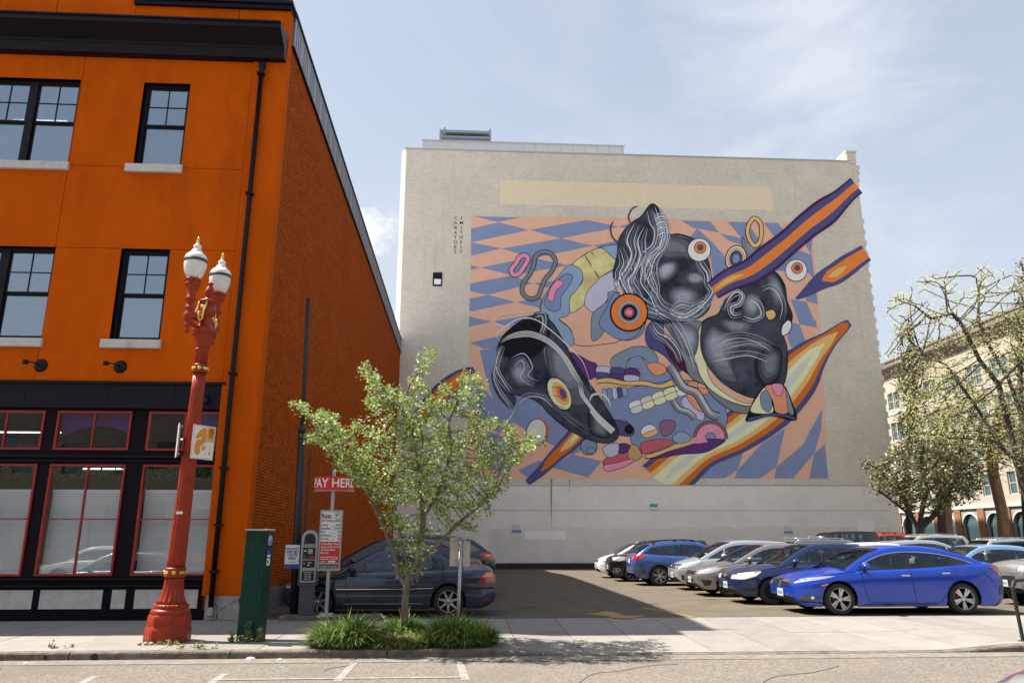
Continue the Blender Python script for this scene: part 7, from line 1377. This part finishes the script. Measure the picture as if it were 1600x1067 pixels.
# ================================================================= TREES AND GRASS
def colonize(attr, seeds, step_=.12, infl=.9, kill=.22, iters=140, bias=(0, 0, .06), rg=rng):
    """space colonisation: returns nodes and parents. seeds: list of polylines already grown, first is the trunk"""
    nodes, par = [], []
    for pl_ in seeds:
        prev = -1
        if nodes: d = [(Vector(n_) - Vector(pl_[0])).length for n_ in nodes]; prev = int(np.argmin(d))
        for i in range(len(pl_) - 1):
            a, b = Vector(pl_[i]), Vector(pl_[i + 1]); k = max(1, int((b - a).length / step_))
            for j in range(k):
                if prev >= 0 and i == 0 and j == 0 and nodes and (a - Vector(nodes[prev])).length < step_ * 1.5: continue
                nodes.append(tuple(a + (b - a) * j / k)); par.append(prev); prev = len(nodes) - 1
        nodes.append(tuple(pl_[-1])); par.append(prev)
    N = np.array(nodes, float); A = np.array(attr, float); alive = np.ones(len(A), bool)
    D = np.linalg.norm(A[:, None] - N[None], axis=2); near = D.argmin(1); nd = D.min(1); Nl = list(map(np.array, nodes))
    for _ in range(iters):
        act = alive & (nd < infl)
        if not act.any(): break
        new = []; src = {}
        for ai in np.nonzero(act)[0]: src.setdefault(near[ai], []).append(ai)
        for ni, ais in src.items():
            v = A[ais] - Nl[ni]; v /= np.linalg.norm(v, axis=1)[:, None] + 1e-9; d = v.sum(0) + np.array(bias) * len(ais) + rg.normal(0, .12, 3); d /= np.linalg.norm(d) + 1e-9
            Nl.append(Nl[ni] + d * step_); par.append(ni); new.append(len(Nl) - 1)
        P = np.array([Nl[i] for i in new]); D = np.linalg.norm(A[:, None] - P[None], axis=2); m_ = D.min(1); k = D.argmin(1); upd = m_ < nd; nd[upd] = m_[upd]; near[upd] = np.array(new)[k[upd]]; alive &= nd > kill
    return np.array(Nl), par
def tree_mesh(Nn, par, r0, rmin, tip_pow=2.3, seg=6):
    n = len(Nn); ch = [[] for _ in range(n)]
    for i, p in enumerate(par):
        if p >= 0: ch[p].append(i)
    cnt = np.zeros(n)
    order = list(range(n)); 
    for i in reversed(order):
        if not ch[i]: cnt[i] = 1
        if par[i] >= 0: cnt[par[i]] += cnt[i]
    r_ = rmin + (r0 - rmin) * (cnt / cnt[0]) ** (1 / tip_pow)
    mb = MB()
    starts = [(i, c) for i in range(n) for c in ch[i] if c != max(ch[i], key=lambda q: cnt[q])] + [(-1, 0)]
    for (p, c) in starts:
        chain = ([p] if p >= 0 else []) + [c]
        while ch[chain[-1]]: chain.append(max(ch[chain[-1]], key=lambda q: cnt[q]))
        if len(chain) < 2: continue
        rr = [r_[k] for k in chain]
        if p >= 0: rr[0] = rr[1]
        mb.tube([Nn[k] for k in chain], rr, seg if rr[0] > rmin * 3 else 4, cap=False)
    return mb, cnt, r_
def leaves(mb, centers, per, spread, size, rg, normal_up=.5, nfold=True):
    k = len(centers) * per; C_ = np.repeat(np.asarray(centers), per, 0) + rg.normal(0, spread, (k, 3)); a = rg.normal(0, 1, (k, 3)); a /= np.linalg.norm(a, axis=1)[:, None]
    nrm = rg.normal(0, 1, (k, 3)); nrm[:, 2] = np.abs(nrm[:, 2]) + normal_up; b = np.cross(nrm, a); b /= np.linalg.norm(b, axis=1)[:, None] + 1e-9; a = np.cross(b, nrm); a /= np.linalg.norm(a, axis=1)[:, None] + 1e-9; c = np.cross(a, b)
    s_ = size * rg.uniform(.6, 1.25, k)[:, None]; l_, w_ = s_, s_ * .30
    V = np.stack([C_, C_ + a * l_ * .45 + b * w_ + c * w_ * .35, C_ + a * l_, C_ + a * l_ * .45 - b * w_ + c * w_ * .35], 1).reshape(-1, 3)
    o = len(mb.v); mb.v += list(map(tuple, V))
    for i in range(k): q = o + 4 * i; mb.f.append([q, q + 1, q + 2]); mb.f.append([q, q + 2, q + 3]); mb.m += [0, 0]; mb.sm += [False, False]
    return mb
def in_poly(x, y, P):
    c = False; j = len(P) - 1
    for i in range(len(P)):
        if (P[i][1] > y) != (P[j][1] > y) and x < (P[j][0] - P[i][0]) * (y - P[i][1]) / (P[j][1] - P[i][1]) + P[i][0]: c = not c
        j = i
    return c
def crown_points(polys, Yc, depth, n, rg):
    """attractors through a crown: outline traced at the tree's own distance, given a rounded depth"""
    out = []; ar = [((max(p[0] for p in P) - min(p[0] for p in P)) * (max(p[1] for p in P) - min(p[1] for p in P))) * w_ for P, w_ in polys]; tot = sum(ar)
    for (P, w_), A_ in zip(polys, ar):
        x0, x1, y0, y1 = min(p[0] for p in P), max(p[0] for p in P), min(p[1] for p in P), max(p[1] for p in P); cx, cy = (x0 + x1) / 2, (y0 + y1) / 2; k = 0; t_ = 0
        while k < n * A_ / tot and t_ < 60000:
            t_ += 1; x, y = rg.uniform(x0, x1), rg.uniform(y0, y1)
            if not in_poly(x, y, P): continue
            e = max(0, 1 - ((x - cx) / (x1 - x0 + 1) * 1.9) ** 2 - ((y - cy) / (y1 - y0 + 1) * 1.9) ** 2) ** .5
            out.append(on_y(x, y, Yc + rg.uniform(-1, 1) * depth * (.25 + .75 * e))); k += 1
    return out
def make_tree(name, label, cat, base, seeds, polys, Yc, depth, n, r0, rmin, leafm, barkm, per, spread, size, step_=.12, kill=.22, infl=.9, seed=3, group=None, up=.5, tipfrac=1.0):
    rg = np.random.default_rng(seed); A = crown_points(polys, Yc, depth, n, rg); N_, par = colonize(A, seeds, step_, infl, kill, rg=rg); mb, cnt, r_ = tree_mesh(N_, par, r0, rmin)
    t = thing(name, label, cat, base, 0, group); inv = Vector(base)
    mb.v = [tuple(Vector(v) - inv) for v in mb.v]; mb.build('trunk', barkm, t)
    tips = [i for i in range(len(N_)) if cnt[i] <= 3 and rg.random() < tipfrac]; C_ = (N_[tips] - np.array(base)); lb = MB(); leaves(lb, C_, per, spread, size, rg, up); me = lb.mesh('crown', leafm); link('crown', me, t); return t
leaf_mat('leaf_spring', (.14, .24, .022), (.38, .46, .16), .40, (.78, .80, .54)); leaf_mat('leaf_pale', (.50, .55, .17), (.80, .76, .42), .5); leaf_mat('leaf_bush', (.34, .33, .10), (.68, .62, .27), .5)
leaf_mat('leaf_magnolia', (.07, .09, .03), (.22, .22, .08), .3, (.75, .62, .54)); leaf_mat('grass', (.035, .11, .012), (.22, .34, .06), .4, (.60, .60, .28)); leaf_mat('leaf_cypress', (.10, .11, .04), (.26, .22, .09), .3); leaf_mat('grass_dry', (.10, .15, .03), (.32, .34, .13), .35)
# small street tree in front, in the grass
TY = 13.55; P_ = lambda x, y, dy=0: on_y(x, y, TY + dy)
tb = Vector((P_(633, 985).x, TY, walk_z(-1, TY) - .03))
trunk = [tb, P_(632, 955), P_(634, 925, .02), P_(637, 905)]
seeds = [trunk + [P_(636, 880), P_(628, 850, .1), P_(622, 815, .1), P_(612, 770, .15), P_(607, 720, .2)], [P_(637, 905), P_(652, 880, -.05), P_(657, 850, -.1), P_(662, 810, -.1), P_(655, 760, -.2), P_(660, 700, -.2)], [P_(637, 908), P_(652, 897, -.1), P_(660, 880, -.15), P_(682, 852, -.3), P_(712, 822, -.3), P_(748, 790, -.35), P_(775, 760, -.3)],
         [P_(634, 918), P_(622, 895, .1), P_(618, 868, .2), P_(598, 820, .35), P_(575, 770, .4), P_(550, 725, .4)], [P_(660, 810, -.1), P_(690, 760, .1), P_(705, 700, .2), P_(700, 650, .2)], [P_(655, 740, -.2), P_(650, 690, 0), P_(628, 640, .1), P_(640, 600, .1), P_(668, 560, .1)], [P_(700, 660, .2), P_(718, 620, .2), P_(733, 600, .2)], [P_(575, 770, .4), P_(520, 700, .3), P_(490, 660, .2), P_(466, 638, .2)], [P_(628, 640, .1), P_(600, 610, .1), P_(572, 570, .1)]]
polys = [([(520, 680), (560, 655), (610, 665), (640, 650), (690, 670), (740, 690), (790, 690), (820, 710), (800, 740), (790, 770), (760, 790), (700, 800), (640, 790), (600, 790), (560, 760), (520, 730)], 1.25), ([(470, 690), (500, 665), (560, 670), (550, 710), (520, 715), (500, 700)], 1.0), ([(448, 634), (470, 628), (500, 640), (530, 650), (540, 690), (500, 668), (470, 645)], .9),
         ([(565, 565), (585, 570), (600, 600), (630, 620), (640, 660), (600, 640), (575, 605), (590, 640), (600, 660), (580, 640), (560, 580)], .8), ([(665, 545), (690, 552), (670, 575), (655, 615), (640, 640), (630, 630), (640, 600)], .7), ([(640, 640), (690, 600), (730, 590), (760, 610), (745, 640), (700, 650), (690, 680), (640, 690), (610, 680), (620, 650)], .75), ([(720, 575), (765, 590), (762, 630), (740, 650), (722, 600)], .5), ([(790, 690), (830, 680), (858, 690), (830, 710), (815, 730), (780, 730)], .8), ([(730, 640), (800, 665), (830, 690), (780, 700), (720, 680)], .8),
         ([(590, 790), (640, 800), (700, 800), (700, 830), (650, 835), (600, 830)], .4), ([(720, 790), (760, 790), (770, 810), (735, 835), (715, 825)], .35), ([(612, 830), (660, 840), (655, 870), (620, 870)], .22), ([(628, 880), (665, 875), (662, 910), (630, 900)], .2)]
make_tree('street_tree', 'young multi-stemmed tree with light green spring leaves rising from the grass clump', 'tree', tb, seeds, polys, TY, 1.15, 2500, .066, .0035, 'leaf_spring', 'bark', 9, .046, .066, step_=.065, kill=.10, infl=.7, seed=5, tipfrac=.62)
# grass clumps
def grass_clump(label, cx, cy, rx, ry, h, n, seed, m='grass', L_=.34):
    """tufts of arching blades, each tuft springing from its own crown"""
    rg = np.random.default_rng(seed); t = thing('grass_clump', label, 'grass', (cx, cy, walk_z(cx, cy)), 0, 'grass clumps around the tree'); V = []; F = []
    nt = max(12, n // 90)
    for q in range(nt):
        a_, r_ = rg.uniform(0, 2 * math.pi), math.sqrt(rg.uniform(0, 1)); tx, ty = rx * r_ * math.cos(a_) * .86, ry * r_ * math.sin(a_) * .8; hh = h * math.sqrt(max(.08, 1 - r_ * r_ * .85)) * rg.uniform(.65, 1.2)
        lean = Vector((tx / rx * .35, ty / ry * .35, 0)) + Vector((rg.normal(0, .12), rg.normal(0, .12), 0))
        for i in range(n // nt):
            g = rg.uniform(0, 2 * math.pi); out = Vector((math.cos(g), math.sin(g), 0)) * abs(rg.normal(.42, .36)) + lean; L2 = hh * rg.uniform(.55, 1.15); b = Vector((tx + rg.normal(0, .035), ty + rg.normal(0, .035), 0)); dr = rg.uniform(.05, .75)
            s_ = Vector((-out.y, out.x, 0)); s_ = (s_.normalized() if s_.length > 1e-6 else Vector((1, 0, 0))) * rg.uniform(.004, .0095)
            P = [b + Vector((out.x * L2 * k * k, out.y * L2 * k * k, L2 * (k - dr * k ** 3))) for k in (0, .38, .7, .9, 1.08)]; o = len(V)
            for k, w_ in zip(range(4), (1, 1, .9, .6)): V += [P[k] - s_ * w_, P[k] + s_ * w_]
            V.append(P[4]); F += [(o, o + 1, o + 3, o + 2), (o + 2, o + 3, o + 5, o + 4), (o + 4, o + 5, o + 7, o + 6), (o + 6, o + 7, o + 8)]
    mb = MB(); mb.v = [tuple(v) for v in V]; mb.f = [list(f) for f in F]; mb.m = [0] * len(F); mb.sm = [False] * len(F); link('blades', mb.mesh('blades', m), t)
cz = lambda px, py=1000: on_z(px, py, -.06)
a = cz(552); grass_clump('left of the grass clumps at the foot of the young tree', a.x, 13.26, .60, .46, .47, 14000, 1)
a = cz(717); grass_clump('right of the grass clumps, around the galvanised sign post', a.x, 13.28, .64, .46, .47, 14000, 2)
a = cz(634); grass_clump('middle grass clump around the trunk of the young tree', a.x, 13.70, .42, .38, .44, 6000, 3)
a = cz(632); t = grass_clump('low pale grass at the kerb between the two larger clumps', a.x, 13.02, .50, .22, .24, 5500, 4, 'grass_dry', .24)
a = cz(600); mb = MB(); mb.add([(-2.35, 12.97, walk_z(-2.3, 12.97) + .004), (.42, 12.97, walk_z(.4, 12.97) + .004), (.42, 14.1, walk_z(.4, 14.1) + .004), (-2.35, 14.1, walk_z(-2.3, 14.1) + .004)], [(0, 1, 2, 3)]); mb.build('planting_soil', 'soil', None, kind='structure')
# weeds in joints and at the foot of the green cabinet
rg = np.random.default_rng(9); lb = MB(); C_ = []
for (x0, x1, y0, y1, n) in ((-3.95, -3.3, 13.78, 13.86, 26), (-5.1, -4.6, 13.45, 13.56, 12), (-4.5, -3.9, 13.0, 13.1, 14), (-6.6, -6.2, 13.2, 13.3, 8), (-3.6, -2.6, 16.9, 17.0, 14)):
    for k in range(n): x, y = rg.uniform(x0, x1), rg.uniform(y0, y1); C_.append((x, y, walk_z(x, y) + abs(rg.normal(0, .03))))
leaves(lb, C_, 6, .02, .06, rg); link('weeds', lb.mesh('weeds', 'grass_dry'), None, kind='stuff')
lb = MB(); C_ = []
for k in range(26): h = k * .012; C_.append((-3.60 + .03 * math.sin(k), 13.74, GZ + h)); C_.append((-3.42, 13.76, GZ + h * .7)); C_.append((-3.86, 13.76, GZ + h * .45))
wd = thing('weed', 'straggly weed growing against the foot of the green machine', 'plant', (0, 0, 0)); leaves(lb, C_, 3, .02, .05, rg); link('blades', lb.mesh('blades', 'grass_dry'), wd, kind='stuff')
# trees along the side street at right
def P2(x, y, Y): return on_y(x, y, Y)
Yb_ = 40.0; q = lambda x, y, dy=0: P2(x, y, Yb_ + dy); b0 = q(1618, 842); b0.z = .06
make_tree('street_tree', 'big leaning tree with dark limbs and sparse pale buds at the right edge', 'tree', b0, [[b0, q(1606, 780), q(1590, 722), q(1566, 700), q(1535, 650, 1), q(1500, 600, 1), q(1478, 570, 1.5), q(1440, 552, 2)], [q(1590, 722), q(1575, 660), q(1560, 600, -1), q(1530, 562, -1), q(1505, 510, -1.5), q(1488, 490, -1.5), q(1455, 498, -2), q(1430, 478, -2)], [q(1590, 722), q(1600, 660, 1), q(1575, 590, 1), q(1545, 540, 1.5), q(1528, 500, 2), q(1530, 460, 2), q(1526, 440, 2)], [q(1560, 600, -1), q(1600, 560, -1), q(1625, 530, -1)], [q(1600, 660, 1), q(1640, 620, 1)]],
  [([(1370, 475), (1400, 450), (1450, 425), (1530, 410), (1600, 425), (1640, 460), (1640, 560), (1560, 600), (1500, 590), (1440, 580), (1400, 600), (1375, 560), (1395, 520)], .9), ([(1380, 590), (1480, 580), (1640, 600), (1640, 760), (1560, 720), (1450, 690), (1400, 660)], .4)], Yb_, 3.2, 1300, .21, .007, 'leaf_pale', 'bark_dark', 10, .20, .105, step_=.26, kill=.5, infl=3.2, seed=11, tipfrac=.9)
Yb_ = 50.0; b1 = q(1470, 840); b1.z = .1
make_tree('street_tree', 'dense olive green tree behind the blossoming one, beside the end of the grey wall', 'tree', b1, [[b1, q(1470, 790), q(1465, 740), q(1460, 690)], [q(1465, 740), q(1430, 690, 1), q(1420, 640, 1)], [q(1465, 740), q(1500, 690), q(1520, 640)]],
  [([(1395, 640), (1400, 590), (1440, 560), (1490, 575), (1540, 600), (1600, 640), (1600, 730), (1500, 760), (1420, 750), (1396, 700)], 1)], Yb_, 3.5, 1500, .26, .012, 'leaf_bush', 'bark_dark', 20, .36, .16, step_=.4, kill=.75, infl=3.5, seed=12)
for i, (bx, by, pol, lab, Y_) in enumerate(((1418, 838, [(1402, 600), (1405, 520), (1418, 490), (1440, 560), (1450, 640), (1430, 700), (1405, 690)], 'slender cypress-like tree rising beside the end of the grey wall', 56.0), (1600, 838, [(1568, 560), (1575, 470), (1588, 412), (1600, 400), (1625, 440), (1640, 560), (1640, 700), (1590, 700)], 'tall brownish upright tree cut by the right edge of the picture', 54.0))):
    Yb_ = Y_; b2 = q(bx, by); b2.z = .1; tx_ = (pol[2][0] + pol[3][0]) / 2
    make_tree('street_tree', lab, 'tree', b2, [[b2, q(bx, 760), q(bx, 700), q(tx_, 620), q(tx_, 540 if i == 0 else 500)]], [(pol, 1)], Yb_, 1.3, 420, .22, .014, 'leaf_cypress', 'bark_dark', 14, .22, .24, step_=.4, kill=.6, infl=2.5, seed=20 + i, up=.1)
Yb_ = 44.0; b3 = q(1440, 842); b3.z = .1
make_tree('blossom_tree', 'low dark-stemmed magnolia with pinkish white blossoms in front of the wall end', 'tree', b3, [[b3, q(1436, 828), q(1424, 806), q(1412, 780), q(1400, 750)], [q(1436, 828), q(1440, 800), q(1448, 765), q(1440, 730)], [q(1436, 828), q(1458, 806), q(1478, 775), q(1495, 745)], [q(1424, 806), q(1398, 785, -.5), q(1372, 765, -.5)], [q(1412, 780), q(1375, 735), q(1350, 720)]],
  [([(1395, 700), (1420, 675), (1470, 680), (1520, 700), (1540, 740), (1530, 780), (1480, 795), (1420, 790), (1390, 775), (1380, 740)], 1), ([(1345, 718), (1385, 725), (1395, 760), (1365, 775), (1352, 750)], .3)], Yb_, 2.2, 1000, .22, .012, 'leaf_magnolia', 'bark_dark', 12, .17, .21, step_=.25, kill=.42, infl=2.2, seed=14)
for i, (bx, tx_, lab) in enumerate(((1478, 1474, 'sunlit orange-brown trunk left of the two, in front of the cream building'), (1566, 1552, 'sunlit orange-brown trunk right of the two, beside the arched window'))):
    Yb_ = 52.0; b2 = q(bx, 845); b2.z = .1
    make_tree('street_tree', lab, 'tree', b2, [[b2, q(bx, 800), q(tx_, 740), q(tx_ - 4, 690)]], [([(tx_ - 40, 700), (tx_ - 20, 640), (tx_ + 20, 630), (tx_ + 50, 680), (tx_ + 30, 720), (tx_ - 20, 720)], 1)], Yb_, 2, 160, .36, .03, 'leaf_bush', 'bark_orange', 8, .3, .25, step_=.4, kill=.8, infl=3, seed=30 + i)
